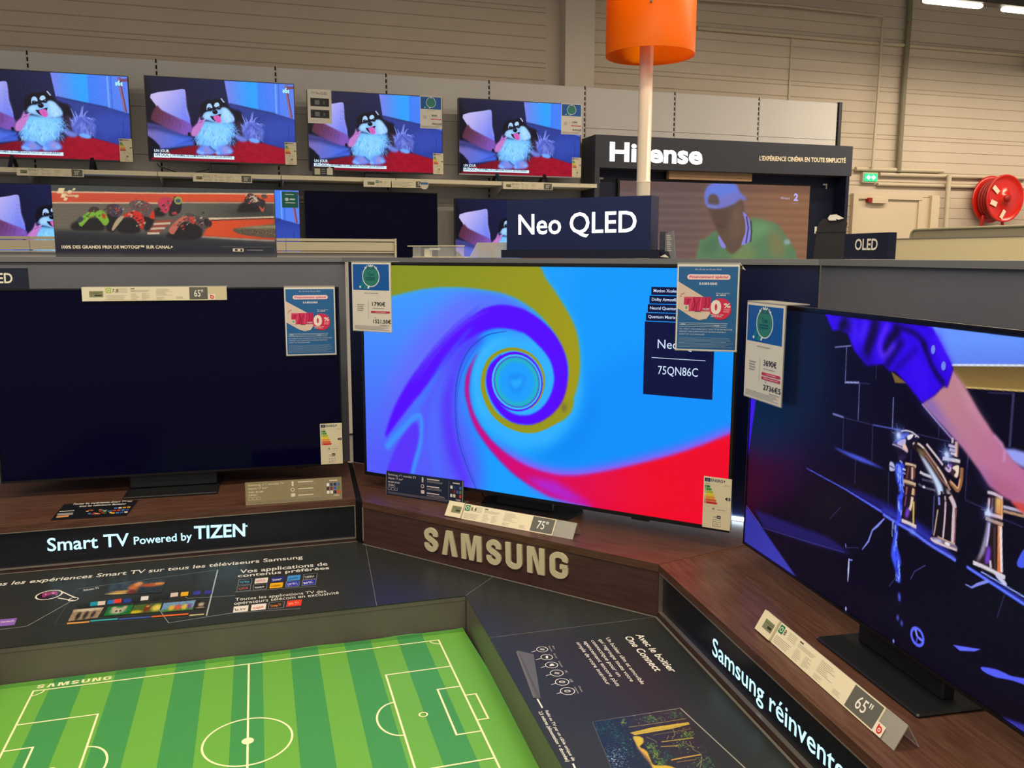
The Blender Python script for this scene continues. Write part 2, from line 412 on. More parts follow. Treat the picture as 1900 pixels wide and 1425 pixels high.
# ------------------------------------------------------------------ painted pictures (colour per vertex of a fine grid)
class Canvas:
    def __init__(s, pl, a0, b0, a1, b1, nx, bg):
        s.pl = pl; s.r = (a0, b0, a1, b1); s.W = nx; s.H = max(2, int(round(nx * (b1 - b0) / (a1 - a0))))
        s.im = np.zeros((s.H, s.W, 3)); s.im[:] = bg
        s.k = (s.W - 1) / (a1 - a0)
    def loc(s, pts): return [((a - s.r[0]) * s.k, (s.r[3] - b) * s.k) for a, b in pts]
    def px(s, pts, org=(0, 0), sc=1.0): return s.loc(s.pl.pxs(pts, org, sc))
    def _box(s, P, pad):
        x0 = max(0, int(min(p[0] for p in P) - pad)); x1 = min(s.W, int(max(p[0] for p in P) + pad + 2))
        y0 = max(0, int(min(p[1] for p in P) - pad)); y1 = min(s.H, int(max(p[1] for p in P) + pad + 2))
        return x0, x1, y0, y1
    @staticmethod
    def _blur(m, r):
        for _ in range(2):
            for ax in (0, 1):
                k = int(r)
                if k < 1: continue
                p = np.pad(m, [(k + 1, k) if a == ax else (0, 0) for a in (0, 1)], mode='edge'); c = np.cumsum(p, axis=ax); n = m.shape[ax]
                m = (np.take(c, range(2 * k + 1, 2 * k + 1 + n), ax) - np.take(c, range(0, n), ax)) / (2 * k + 1)
        return m
    def mask(s, P, soft=0.0):
        pad = soft * 2 + 2; x0, x1, y0, y1 = s._box(P, pad)
        if x1 <= x0 or y1 <= y0: return None
        xs = np.arange(x0, x1) ; ys = np.arange(y0, y1); acc = np.zeros((len(ys), len(xs)))
        sub = (-.375, -.125, .125, .375) if soft < 1 else ((0.25, -0.25) if soft < 2 else (0.0,))
        for dy in sub:
            for dx in sub:
                X = xs[None, :] + dx; Y = ys[:, None] + dy; ins = np.zeros((len(ys), len(xs)), bool); n = len(P)
                for i in range(n):
                    ax, ay = P[i]; bx, by = P[(i + 1) % n]
                    if ay == by: continue
                    cond = (ay > Y) != (by > Y); xi = (bx - ax) * (Y - ay) / (by - ay) + ax
                    ins ^= cond & (X < xi)
                acc += ins
        acc /= len(sub) ** 2
        if soft >= 1: acc = s._blur(acc, soft)
        return x0, x1, y0, y1, acc
    def poly(s, P, col, soft=0.0, alpha=1.0, col2=None, gdir=None):
        """fill; with col2 the colour runs from col to col2 along gdir=(p,q)"""
        m = s.mask(P, soft)
        if m is None: return s
        x0, x1, y0, y1, a = m; a = (a * alpha)[..., None]; c = np.array(col, float)
        if col2 is not None:
            p, q = gdir; d = np.array(q, float) - np.array(p, float); X, Y = np.meshgrid(np.arange(x0, x1), np.arange(y0, y1))
            t = np.clip(((X - p[0]) * d[0] + (Y - p[1]) * d[1]) / (d @ d), 0, 1)[..., None]; c = c * (1 - t) + np.array(col2) * t
        s.im[y0:y1, x0:x1] = s.im[y0:y1, x0:x1] * (1 - a) + c * a
        return s
    def ell(s, cx, cy, rx, ry, col, soft=0.0, alpha=1.0, rot=0): 
        c, k = math.cos(rad(rot)), math.sin(rad(rot))
        return s.poly([(cx + x * c - y * k, cy + x * k + y * c) for x, y in arc(0, 0, rx, ry, 0, 360, 28)[:-1]], col, soft, alpha)
    def stroke(s, P, w, col, soft=0.0, alpha=1.0): return s.poly(ribbon(P, w), col, soft, alpha)
    def noise(s, amp, seed=1, P=None, cell=1):
        rng = np.random.RandomState(seed); n = rng.rand(s.H // cell + 2, s.W // cell + 2) - .5
        n = np.kron(n, np.ones((cell, cell)))[:s.H, :s.W]
        if P is not None:
            m = s.mask(P, 2)
            if m is None: return s
            x0, x1, y0, y1, a = m; s.im[y0:y1, x0:x1] += (n[y0:y1, x0:x1] * a * amp)[..., None]
        else: s.im += (n * amp)[..., None]
        return s
    def fur(s, pts, ln, w, cols, n, seed=1, jit=0.5, alpha=0.8):
        """tufts: pts is a list of (x, y, angle) seeds"""
        rnd = random.Random(seed)
        for i in range(n):
            x, y, a = pts[rnd.randrange(len(pts))]; x += rnd.gauss(0, ln * .35); y += rnd.gauss(0, ln * .35); a = rad(a + rnd.gauss(0, 25 * jit * 2)); L = ln * rnd.uniform(.5, 1.2)
            b = a + rnd.gauss(0, .35)
            P = [(x, y), (x + math.cos(a) * L * .5, y + math.sin(a) * L * .5), (x + math.cos(a) * L * .5 + math.cos(b) * L * .5, y + math.sin(a) * L * .5 + math.sin(b) * L * .5)]
            s.poly(ribbon(P, [w, w * .7, w * .15]), cols[rnd.randrange(len(cols))], 0, alpha)
        return s
    def mesh(s, name):
        a0, b0, a1, b1 = s.r; H, W = s.H, s.W; me = bpy.data.meshes.new(name)
        A, B = np.meshgrid(np.linspace(a0, a1, W), np.linspace(b1, b0, H))
        co = np.zeros((H * W, 3), np.float32); co[:, 0] = A.ravel(); co[:, 2] = B.ravel()
        idx = np.arange(H * W).reshape(H, W)
        q = np.stack([idx[1:, :-1], idx[1:, 1:], idx[:-1, 1:], idx[:-1, :-1]], -1).reshape(-1, 4)
        me.vertices.add(H * W); me.vertices.foreach_set('co', co.ravel())
        me.loops.add(q.size); me.loops.foreach_set('vertex_index', q.ravel().astype(np.int32))
        me.polygons.add(len(q)); me.polygons.foreach_set('loop_start', np.arange(0, q.size, 4, dtype=np.int32))
        me.update(calc_edges=True); me.validate()
        c = np.clip(s.im, 0, 1.0); l = np.where(c <= 0.04045, c / 12.92, ((c + 0.055) / 1.055) ** 2.4)
        at = me.color_attributes.new('Col', 'FLOAT_COLOR', 'POINT')
        at.data.foreach_set('color', np.concatenate([l, np.ones((H, W, 1))], -1).astype(np.float32).ravel())
        return me
# ------------------------------------------------------------------ where the big planes stand
YW = 17.0                                                  # heading of the rear wall and its shelving
WP = vplane((-3.113, 7.529, 0), YW)                        # plane of the screens on the wall shelf
GP = WP.off(-0.30)                                         # shelving back panels
BW = WP.off(-0.62)                                         # building wall
ZC, ZL, ZP = 0.605, 0.415, 0.292                           # counter top, table top, pitch mat

# ------------------------------------------------------------------ the room
fl = MB().box(-9, 16, -5, 16, -0.1, 0.0).build('floor', 'floor_tile'); tag(fl, 'pale shop floor', kind='structure')
ce = MB().box(-9, 16, -5, 16, 5.6, 5.7).build('ceiling', 'ceiling_paint'); tag(ce, 'grey shop ceiling', kind='structure')
wall = bpy.data.objects.new('wall_back', None); COL.objects.link(wall); MW['wall_back'] = Matrix.Identity(4); tag(wall, 'cream metal clad rear wall of the shop', kind='structure')
MB().rect(BW, -4.5, 0, 14.0, 5.6, -0.16, -0.022).build('wall_core', 'wall_cream', wall)
def cladding(a0, a1, z0, z1):
    z = z0; k = 0; cache = {}
    while z < z1:
        h = 0.046 if k % 5 == 4 else 0.122
        if h not in cache:
            mb = MB(); L = a1 - a0; g = 0.006                # a board with a shallow bevelled groove at each edge
            prof = [(0.0, -0.022), (0.0, -0.006), (g, 0.0), (h - g, 0.0), (h, -0.006), (h, -0.022)]
            mb.prism([V(0, -d, zz) for zz, d in prof], V(L, 0, 0)); cache[h] = mb.mesh('cladding_board')
            cache[h].materials.append(M['wall_cream'])
        o = bpy.data.objects.new('cladding_board', cache[h]); COL.objects.link(o); o.parent = wall
        p = BW.pt(a0, z); o.location = [float(c) for c in p]; o.rotation_euler = (0, 0, rad(YW))
        z += h + 0.0015; k += 1
cladding(-4.5, 3.80, 1.45, 5.58)
cladding(4.32, 14.0, 1.45, 5.58)
MB().rect(BW, 3.80, 1.45, 4.32, 5.58, -0.02, -0.004).build('infill_panel', 'wall_cream', wall)
cl = MB().rect(BW, 3.955, 0, 4.275, 5.58, -0.01, 0.16).build('column', 'column_cream'); tag(cl, 'square cream column standing against the rear wall', kind='structure')
# flat sheet fixed on the cladding and the girt line
b_ = MB(); p0 = BW.px(1467, 68); p1 = BW.px(1461, 185); p2 = BW.px(1690, 90)
b_.rect(BW, p0[0], p1[1] - 1.0, p0[0] + 0.02, p0[1], 0.0, 0.014); b_.rect(BW, p0[0], p0[1] - 0.02, p2[0], p0[1], 0.0, 0.014)
b_.build('edge_strip', 'pipe_cream', wall)
def wpipe(name, pts, r, mt, label, cat='pipe', d=0.05, n=8, group=None):
    P = [BW.pt(*BW.px(*q), d) for q in pts]; b = min(P, key=lambda p: p[2])
    return solo(name, MB().tube(P, r, n), mt, label, cat, b, 0, group)
wpipe('conduit', [(1291, 3), (1450, 14), (1628, 33), (1626, 80), (1618, 200), (1609, 312)], 0.016, 'pipe_cream', 'thin cream conduit running down the wall over the exit sign', d=.085)
wpipe('cable_duct', [(1684, -30), (1681, 40), (1672, 150), (1661, 320)], 0.034, 'pipe_olive', 'thick olive cable duct dropping down the cream wall')
wpipe('cable_rail', [(1291, 53), (1560, 76), (1960, 108)], 0.022, 'pipe_cream', 'long cream rail crossing high on the rear wall', d=0.03)
wpipe('trunking', [(1583, 314), (1745, 318)], 0.026, 'pipe_cream', 'short cream trunking just above the green exit sign', d=0.04)
wpipe('water_pipe', [(1628, 324), (1900, 331)], 0.024, 'pipe_cream', 'upper of two cream pipes running behind the red hose reel', d=.034, group='cream pipes behind the reel')
wpipe('water_pipe', [(1624, 342), (1900, 349)], 0.022, 'pipe_cream', 'lower of two cream pipes running behind the red hose reel', d=.034, group='cream pipes behind the reel')
wpipe('down_pipe', [(1751, 326), (1749, 345), (1741, 470)], 0.030, 'pipe_cream', 'vertical cream pipe between the door and hose reel', d=0.09)
wpipe('red_pipe', [(1903, 330), (1888, 416), (1880, 470)], 0.035, 'reel_red', 'sloping red pipe at the edge beyond the hose reel', d=0.30)
# fire door
dr = bpy.data.objects.new('door_1', None); COL.objects.link(dr); MW['door_1'] = Matrix.Identity(4); tag(dr, 'cream fire door beside the cinema booth', kind='structure')
da0, dz = BW.px(1587, 369); da1 = BW.px(1700, 371)[0]; dfr = BW.px(1725, 371)[0]
MB().rect(BW, da0, 0, da1, dz, 0.005, 0.03).build('leaf', 'door_cream', dr)
f_ = MB(); f_.rect(BW, da0 - 0.07, 0, da0, dz + 0.06, 0.0, 0.06); f_.rect(BW, da0, dz, da1 + 0.04, dz + 0.06, 0.0, 0.06); f_.rect(BW, da1, 0, da1 + 0.05, dz, 0, 0.05)
f_.rect(BW, da1 + 0.05, 0, dfr - 0.02, dz + 0.03, 0, 0.02); f_.rect(BW, dfr - 0.02, 0, dfr + 0.1, dz + 0.06, 0, 0.06); f_.build('door_frame', 'door_cream', dr)
q0 = BW.px(1603, 369); q1 = BW.px(1638, 378)
MB().rect(BW, q0[0] + .05, q1[1], q1[0], q0[1] + .01, 0.03, 0.09).build('door_closer', 'door_cream', dr)
MB().rect(BW, q0[0], q1[1] + .01, q0[0] + .05, q0[1] + .01, 0.03, 0.085).build('closer_cap', 'hose_red', dr)
# exit sign
xa, xz = BW.px(1595, 339); xb, xt = BW.px(1624, 321)
t = thing('exit_sign', 'green lit emergency exit sign above the door', 'sign', BW.pt((xa + xb) / 2, xz, 0.06), YW)
MB().rect(BW, xa, xz, xb, xt, 0.0, 0.05).build('case', 'pipe_cream', t)
MB().rect(BW, xa + .015, xz + .015, xb - .015, xt - .015, 0.05, 0.062).build('lit_face', 'exit_green', t)
P_ = Print(BW, 0.0632); w_ = xb - xa; h_ = xt - xz; cx = (xa + xb) / 2; cy = (xz + xt) / 2
for s in (-1, 1):
    P_.poly([(cx + s * w_ * .12, cy + h_ * .28), (cx + s * w_ * .12, cy - h_ * .28), (cx + s * w_ * .34, cy)][::s], (.85, 1, .95)); P_.rect(cx + min(s * w_ * .03, s * w_ * .14), cy - h_ * .1, cx + max(s * w_ * .03, s * w_ * .14), cy + h_ * .1, (.85, 1, .95))
P_.build('arrow_mark', 'lit_letters', t, 'lit_face')
# fire hose reel
ra, rz = BW.px(1825, 371); rt_ = thing('hose_reel', 'round red fire hose reel mounted on the cream wall', 'hose reel', BW.pt(ra, rz - .30, .05), YW)
RC = BW.pt(ra, rz, .035); ax = BW.n
MB().lathe([(0.0, .30), (.05, .30), (.06, .285), (.20, .275), (.262, .285), (.275, .30), (.285, .29), (.285, .278), (.26, .27), (.12, .265)], RC, ax, 48).build('front_disc', 'reel_red', rt_)
MB().lathe([(.12, .09), (.26, .085), (.285, .08), (.285, .065), (.26, .06), (0, .06)], RC, ax, 48).build('back_disc', 'reel_red', rt_)
for k in range(4):
    MB().lathe([(.16, .095 + k * .043), (.225, .095 + k * .043), (.245, .108 + k * .043), (.248, .118 + k * .043), (.238, .130 + k * .043), (.16, .138 + k * .043)], RC, ax, 40).build('hose_coil', 'hose_red', rt_)
MB().lathe([(0, .33), (.035, .33), (.04, .30), (.04, 0.0)], RC, ax, 16).build('hub', 'hose_red', rt_)
for s in (-.16, .14):
    MB().tube([BW.pt(ra + s, rz - .20, .17), BW.pt(ra + s * 1.15, rz - .42, .17), BW.pt(ra + s * 1.15, rz - .46, 0)], .02, 8).build('bracket', 'reel_red', rt_)
for (a, b, w, h, rr) in ((-.15, .10, .11, .055, -40), (-.17, -.06, .10, .06, -20), (-.02, -.19, .05, .11, -30)):
    P_ = Print(BW, .326); c_, s_ = math.cos(rad(rr)), math.sin(rad(rr)); P_.poly([(ra + a + x * c_ - y * s_, rz + b + x * s_ + y * c_) for x, y in ((-w / 2, -h / 2), (w / 2, -h / 2), (w / 2, h / 2), (-w / 2, h / 2))], rgb(220, 205, 185)); P_.build('paper_label', 'print', rt_, 'front_disc')

fa, fz = BW.px(1853, 398); fb, ft_ = BW.px(1867, 371)
t = thing('fire_sign', 'small red and blue fire equipment sign beside the reel', 'sign', BW.pt((fa + fb) / 2, fz, 0.02), YW)
MB().rect(BW, fa, fz, fb, ft_, 0.0, 0.012).build('plate', 'reel_red', t)
P_ = Print(BW, .0125); P_.rect(fa, fz, fb, fz + (ft_ - fz) * .22, rgb(30, 40, 110)); P_.up()
hh = ft_ - fz; ww = fb - fa
P_.poly([(fa + ww * .5, fz + hh * .35), (fa + ww * .75, fz + hh * .35), (fa + ww * .85, fz + hh * .6), (fa + ww * .6, fz + hh * .85)], rgb(230, 210, 200)); P_.disc(fa + ww * .28, fz + hh * .55, ww * .16, hh * .14, rgb(230, 210, 200), 12)
P_.disc(fa + ww * .3, fz + hh * .11, ww * .1, hh * .05, rgb(210, 210, 230), 10); P_.disc(fa + ww * .65, fz + hh * .11, ww * .1, hh * .05, rgb(210, 210, 230), 10); P_.build('pictogram', 'print', t, 'plate')
# lamps under the ceiling: a dark carrier track with tubes, and the light they give
for i, (x, y, z, yw, ln, pw) in enumerate(LAMP_ROWS):
    lb = ['lamp track over the display tables', 'lamp track over the middle aisle', 'dark lamp track with lit tubes along the rear wall', 'lamp track between aisle and rear wall', 'lamp track behind the viewer'][i]
    t = thing('lamp_track', lb, 'ceiling lamp', (x, y, z), yw, 'ceiling lamp tracks')
    MB().box(-ln / 2 - .3, ln / 2, -.06, .06, 0, .07).build('track', 'lamp_housing', t, world=False)
    for sx in (-1, 1): MB().tube([(sx * (ln / 2 - .3), 0, .09), (sx * (ln / 2 - .3), 0, 5.6 - z)], .01, 6).build('hanger', 'lamp_housing', t, world=False)
    n = int(round(ln / 0.92)); me = None
    for k in range(n):
        xx = -ln / 2 + (k + .5) * ln / n
        if me is None: me = MB().cbox(-.33, .33, -.035, .035, -.04, 0, .012).mesh('lamp_tube'); me.materials.append(M['lamp_glow'])
        o = bpy.data.objects.new('lamp_tube', me); COL.objects.link(o); o.parent = t; o.location = (xx, 0, 0)
    ld = bpy.data.lights.new('lamp_light', 'AREA'); ld.shape = 'RECTANGLE'; ld.size = ln; ld.size_y = .12; ld.energy = pw; ld.color = LAMP_COLOR
    lo = bpy.data.objects.new('lamp_light', ld); COL.objects.link(lo); lo.parent = t; lo.location = (0, 0, -.06)

# ------------------------------------------------------------------ shelving wall with its panels, posts and shelves
g = thing('shelving_wall', 'tall grey panelled shop shelving along the rear wall', 'shelving', GP.pt(3, 0, 0), YW)
ax0 = [-2.952 + i * 1.0096 for i in range(11)]
zs_ = [0.1, 0.9, 1.32, 1.73, 2.13, 2.53, 2.94, 3.34]
for i in range(10):
    for k in range(7):
        me_ = MB().rect(GP, ax0[i] + .012, zs_[k] + .002, ax0[i + 1] - .012, zs_[k + 1] - .002, -.02, 0)
        me_.build('back_panel', 'gondola_grey', g)
for i in range(11):
    a = ax0[i]
    MB().rect(GP, a - .0115, 0, a + .0115, 3.345, -.05, -.006).build('slotted_post', 'gondola_grey' if i < 10 else 'post_dark', g)
    mb = MB(); z = 1.60
    while z < 3.33: mb.rect(GP, a - .006, z, a + .006, z + .034, -.006, -.0045); z += .052
    mb.build('post_slot', 'gap_black', g)
MB().rect(GP, ax0[10] + .006, 0, ax0[10] + .045, 3.35, -.25, .012).build('end_post', 'post_dark', g)
SZ = 2.345
for i in range(7):
    a0, a1 = ax0[i], ax0[i + 1]
    if i == 6: a1 = 4.075
    MB().rect(GP, a0 + .003, SZ - .036, a1 - .003, SZ, 0.0, .455).build('shelf', 'shelf_cream', g)
    MB().slab(Plane(GP.pt(a0 + .02, SZ - .036), GP.n, (0, 0, 1)), [(0, 0), (.40, 0), (.40, -.02), (0, -.12)], 0, .004).build('shelf_bracket', 'gondola_grey', g)
LS = 1.45
for i in range(7):
    MB().rect(GP, ax0[i] + .003, LS - .036, ax0[i + 1] - .003, LS, 0.0, .44).build('lower_shelf', 'shelf_cream', g)
# a low cream shelf unit in front of it, only its top edge in view
LU = WP.off(.22); lt = 1.796
u_ = thing('low_shelf_unit', 'low cream shelf unit in front of the lower televisions', 'shelving', LU.pt(0, 0, 0), YW)
for i in range(5):
    a0, a1 = -2.9 + i * 1.0, -1.9 + i * 1.0
    if i == 4: a1 = 2.05
    MB().rect(LU, a0 + .001, lt - .022, a1 - .001, lt, -.10, .08).build('top_board', 'shelf_cream', u_)
    MB().rect(LU, a0 + .002, lt - .105, a1 - .002, lt - .030, .04, .07).build('fascia', 'shelf_cream', u_)
    MB().rect(LU, a0 + .002, lt - .124, a1 - .002, lt - .112, .03, .078).build('lower_lip', 'shelf_cream', u_)
    MB().rect(LU, a0, 0.02, a1, lt - .125, -.08, .02).build('backing', 'gondola_grey', u_)
MB().rect(LU, 2.05, 0.0, 2.068, lt + .004, -.10, .085).build('end_panel', 'shelf_cream', u_)

# ------------------------------------------------------------------ televisions
def tv_local(o, yaw): return Plane(o, ydir(yaw), (0, 0, 1))
def make_tv(label, base, yaw, W, H, gap, mesh=None, stand='plate', bz=.006, chin=.012, thick=.045, mt='screen_picture', group=None, silver=False, pw=.30, pd=.22, legs=.35, nd=.02, cat='television'):
    t = thing('television', label, cat, base, yaw, group)
    MB().cbox(-W / 2, W / 2, .004, thick, gap, gap + H, .004).build('cabinet', 'tv_black', t, world=False)
    fr = MB(); fm = 'tv_black'
    fr.box(-W / 2, W / 2, -.006, .004, gap + H - bz, gap + H); fr.box(-W / 2, -W / 2 + bz, -.006, .004, gap + chin, gap + H - bz); fr.box(W / 2 - bz, W / 2, -.006, .004, gap + chin, gap + H - bz)
    fr.build('bezel', fm, t, world=False)
    MB().box(-W / 2, W / 2, -.007, .004, gap, gap + chin).build('bottom_strip', 'tv_silver' if silver else 'tv_black', t, world=False)
    if mesh is None:
        MB().box(-W / 2 + bz, W / 2 - bz, -.002, .004, gap + chin, gap + H - bz).build('screen', 'tv_glass', t, world=False)
    else:
        o = bpy.data.objects.new('screen', mesh); COL.objects.link(o); o.parent = t; o.location = (0, -.0025, gap); MW[o.name] = MW[t.name]
        if not mesh.materials: mesh.materials.append(M[mt])
    if stand == 'plate':
        MB().cbox(-pw / 2, pw / 2, -pd, .10, 0, .012, .004).build('stand_plate', 'stand_black', t, world=False)
        MB().cbox(-pw * .42, pw * .42, nd, nd + .03, .012, gap + .06, .004).build('stand_neck', 'stand_black', t, world=False)
    elif stand == 'legs':
        for s in (-1, 1):
            mb = MB(); x = s * legs
            mb.prism([(x - .014, -.11, 0), (x - .014, -.09, 0), (x - .014, .02, gap + .03), (x - .014, 0, gap + .03)], (.028, 0, 0))
            mb.prism([(x - .014, .16, 0), (x - .014, .18, 0), (x - .014, .03, gap + .03), (x - .014, .01, gap + .03)], (.028, 0, 0)); mb.build('leg', 'stand_black', t, world=False)
    return t
def base_of(pl, a0, a1, z): return pl.pt((a0 + a1) / 2, z)

# the picture shared by the sets on the wall shelf: a fluffy dog on a sofa, one hand stroking it
W55, H55 = 1.231, .704
dpl = tv_local(WP.pt(0.614, 2.445), YW)                    # origin: bottom centre of the second set
D = Canvas(dpl, -W55 / 2 + .006, .012, W55 / 2 - .006, H55 - .006, 330, rgb(24, 30, 70))
def z1(*p): return D.px(p, (255, 130), .16316)
D.poly(z1((60, 60), (980, 125), (1035, 380), (1100, 560), (600, 700), (60, 600)), rgb(24, 30, 74), 4, 1, rgb(18, 18, 46), (z1((980, 200))[0], z1((300, 500))[0]))
D.poly(z1((60, 60), (120, 150), (215, 420), (170, 560), (90, 620)), rgb(10, 8, 26), 2)
D.poly(z1((985, 120), (1800, 160), (1800, 570), (1570, 500), (1035, 382)), rgb(120, 130, 238), 0, 1, rgb(46, 160, 255), (z1((1010, 300))[0], z1((1270, 300))[0]))
D.poly(z1((1362, 140), (1800, 160), (1800, 570), (1570, 500), (1370, 455)), rgb(60, 128, 250), 0, 1, rgb(96, 130, 240), (z1((1380, 300))[0], z1((1790, 300))[0]))
D.stroke(z1((1566, 160), (1578, 500)), 3, rgb(120, 170, 255)); D.stroke(z1((1600, 160), (1612, 500)), 1.5, rgb(50, 90, 220))
D.stroke(z1((1688, 170), (1700, 270), (1748, 545)), 6, rgb(110, 62, 84)); D.stroke(z1((1684, 170), (1694, 270), (1742, 545)), 2, rgb(170, 120, 150)); D.stroke(z1((1700, 205), (1795, 200)), 6, rgb(120, 66, 90))
D.poly(z1((1035, 380), (1570, 498), (1800, 570), (1820, 945), (1420, 830), (1380, 780), (1080, 560)), rgb(48, 62, 146), 1, 1, rgb(40, 62, 160), (z1((1200, 500))[0], z1((1700, 850))[0]))
D.poly(z1((1380, 620), (1560, 560), (1800, 600), (1800, 760), (1500, 840)), rgb(56, 82, 190), 8, .6)
D.stroke(z1((1035, 380), (1300, 440), (1570, 498)), 2, rgb(30, 34, 80), 1, .8); D.stroke(z1((1720, 640), (1712, 900)), 1.5, rgb(40, 56, 130))
D.poly(z1((385, 910), (700, 840), (1250, 800), (1420, 830), (1820, 940), (1820, 1110), (110, 1060), (110, 1000)), rgb(120, 8, 34), 1, 1, rgb(160, 10, 40), (z1((500, 1000))[0], z1((1300, 950))[0]))
for k in range(40):
    rr = random.Random(k); x = rr.uniform(1000, 1700); y = rr.uniform(860, 1060); D.stroke(z1((x, y), (x + 60, y + rr.uniform(-25, 25))), 2, rgb(190, 20, 50) if k % 2 else rgb(110, 4, 30), 1, .45)
D.poly(z1((100, 600), (300, 640), (640, 775), (650, 850), (250, 900), (110, 745)), rgb(120, 108, 186), 2, 1, rgb(66, 110, 240), (z1((150, 700))[0], z1((560, 800))[0]))
D.poly(z1((100, 600), (300, 640), (640, 775), (560, 770), (250, 690), (110, 680)), rgb(30, 34, 90), 4, .7)
for k in range(7): D.stroke(z1((430 + k * 30, 860 - k * 4), (560 + k * 12, 800 + k * 3), (640, 780 + k * 6)), 1.5, rgb(48, 70, 170), 1, .6)
D.poly(z1((100, 735), (180, 790), (250, 860), (262, 910), (200, 905), (135, 1060), (100, 1060)), rgb(10, 9, 26), 1)
D.poly(smooth(z1((148, 275), (430, 228), (520, 216), (545, 255), (556, 420), (592, 545), (602, 615), (575, 612), (250, 455), (205, 395)), True, 3), rgb(196, 186, 240), 0, 1, rgb(112, 128, 246), (z1((220, 320))[0], z1((570, 560))[0]))
D.stroke(z1((520, 222), (540, 300), (552, 420), (590, 560)), 4, rgb(150, 150, 235), 1, .7)
for k in range(5): D.stroke(z1((500, 320 + k * 45), (548, 335 + k * 45)), 1.5, rgb(110, 112, 210), 1, .6)
D.poly(smooth(z1((215, 405), (275, 455), (450, 540), (605, 615), (612, 690), (570, 742), (400, 690), (200, 592), (150, 540)), True, 3), rgb(92, 44, 66), 1, 1, rgb(126, 84, 186), (z1((220, 480))[0], z1((560, 660))[0]))
for k in range(6): D.stroke(z1((290 + k * 40, 480 + k * 22), (270 + k * 42, 560 + k * 20)), 1.5, rgb(70, 34, 80), 1, .5)
# the dog
def z2(*p): return D.px(p, (330, 170), .14706)
def dp(pts, cc, soft=1, k=3, al=1.0, c2=None, g=None): D.poly(smooth(list(z2(*pts)), True, k), cc, soft, al, c2, (z2(g[0])[0], z2(g[1])[0]) if g else None)
dp([(610, 190), (720, 228), (800, 265), (836, 420), (830, 570), (740, 530), (690, 420), (640, 300)], rgb(18, 15, 34), 2); dp([(740, 380), (820, 400), (830, 560), (760, 540)], rgb(62, 44, 74), 3, 3, .8)
dp([(800, 440), (850, 395), (940, 370), (1050, 440), (1078, 530), (1060, 615), (1000, 605), (900, 600), (835, 570)], rgb(92, 108, 214), 2)
D.fur([z2((x, y))[0] + (a,) for x, y, a in ((870, 430, 110), (930, 420, 80), (1000, 440, 50), (1040, 520, 80), (960, 500, 85), (880, 520, 100), (1020, 580, 90), (930, 570, 90))], 13, 2.6, [rgb(124, 142, 235), rgb(84, 98, 200), rgb(140, 158, 244), rgb(70, 80, 170)], 110, 3, .35, .55)
for p in ([(855, 420), (830, 350), (803, 285)], [(880, 400), (865, 360), (850, 322)], [(905, 390), (925, 330), (932, 266)], [(930, 390), (938, 320), (948, 258)], [(950, 390), (975, 340), (1005, 322)], [(990, 400), (1040, 420), (1072, 440)], [(820, 440), (800, 430), (790, 400)]): D.stroke(z2(*p), [3, 2.2, .8], rgb(136, 156, 246), 0, .9)
for k in range(6): D.stroke(z2((930 + k * 22, 420 + k * 16), (980 + k * 16, 490 + k * 16), (1000 + k * 14, 560 + k * 8)), 1.3, rgb(56, 62, 140), 0, .5)
dp([(690, 560), (740, 540), (800, 560), (885, 600), (835, 638), (760, 615)], rgb(112, 128, 222), 2); dp([(888, 602), (950, 590), (1022, 612), (1026, 642), (980, 652), (920, 632)], rgb(112, 172, 255), 1); dp([(640, 600), (720, 580), (745, 640), (680, 690), (620, 680)], rgb(50, 44, 84), 3)
dp([(205, 590), (250, 560), (280, 640), (250, 700), (210, 660)], rgb(14, 14, 36), 3)
dp([(320, 375), (270, 470), (232, 560), (240, 640), (330, 700), (420, 725), (480, 762), (560, 705), (640, 655), (692, 560), (715, 480), (700, 400), (560, 395), (420, 385)], rgb(104, 180, 255), 2); dp([(330, 420), (440, 400), (600, 420), (660, 500), (600, 620), (480, 690), (360, 640), (290, 560)], rgb(140, 216, 255), 6, 3, .9)
D.fur([z2((x, y))[0] + (a,) for x, y, a in ((300, 470, 115), (260, 560, 110), (270, 620, 95), (350, 480, 100), (440, 520, 90), (540, 480, 80), (640, 450, 45), (680, 520, 55), (640, 600, 75), (460, 620, 90), (360, 620, 95), (560, 580, 82), (420, 690, 90), (520, 690, 85), (690, 470, 40))], 12, 2.0, [rgb(166, 226, 255), rgb(104, 178, 252), rgb(136, 208, 255), rgb(88, 146, 240), rgb(186, 234, 255)], 330, 5, .35, .45)
D.fur([z2((x, y))[0] + (a,) for x, y, a in ((700, 470, 25), (705, 540, 45), (670, 610, 60), (240, 600, 130), (640, 650, 70))], 11, 1.8, [rgb(30, 34, 84), rgb(90, 140, 240), rgb(120, 190, 255)], 70, 15, .35, .6)
dp([(238, 745), (285, 690), (370, 690), (462, 752), (440, 792), (262, 792)], rgb(96, 142, 255), 2); dp([(320, 700), (390, 710), (420, 770), (330, 780)], rgb(150, 140, 214), 3, 3, .8); dp([(480, 795), (500, 700), (560, 682), (640, 690), (694, 742), (684, 778), (600, 798)], rgb(104, 150, 255), 2); dp([(560, 700), (630, 710), (650, 770), (580, 780)], rgb(164, 146, 214), 3, 3, .8)
for x, y in ((262, 760), (300, 775), (500, 770), (650, 755)): D.ell(*z2((x, y))[0], 5, 4, rgb(136, 184, 255), 1, .8)
D.stroke(z2((390, 690), (440, 725), (475, 755)), 2.6, rgb(34, 48, 130), 1, .8)
dp([(168, 550), (180, 462), (240, 400), (276, 315), (292, 360), (350, 338), (325, 400), (240, 552)], rgb(196, 124, 206), 1); D.stroke(z2((262, 400), (310, 375)), 1.4, rgb(140, 80, 160)); D.ell(*z2((140, 535))[0], 3, 4, rgb(14, 12, 26), 0)
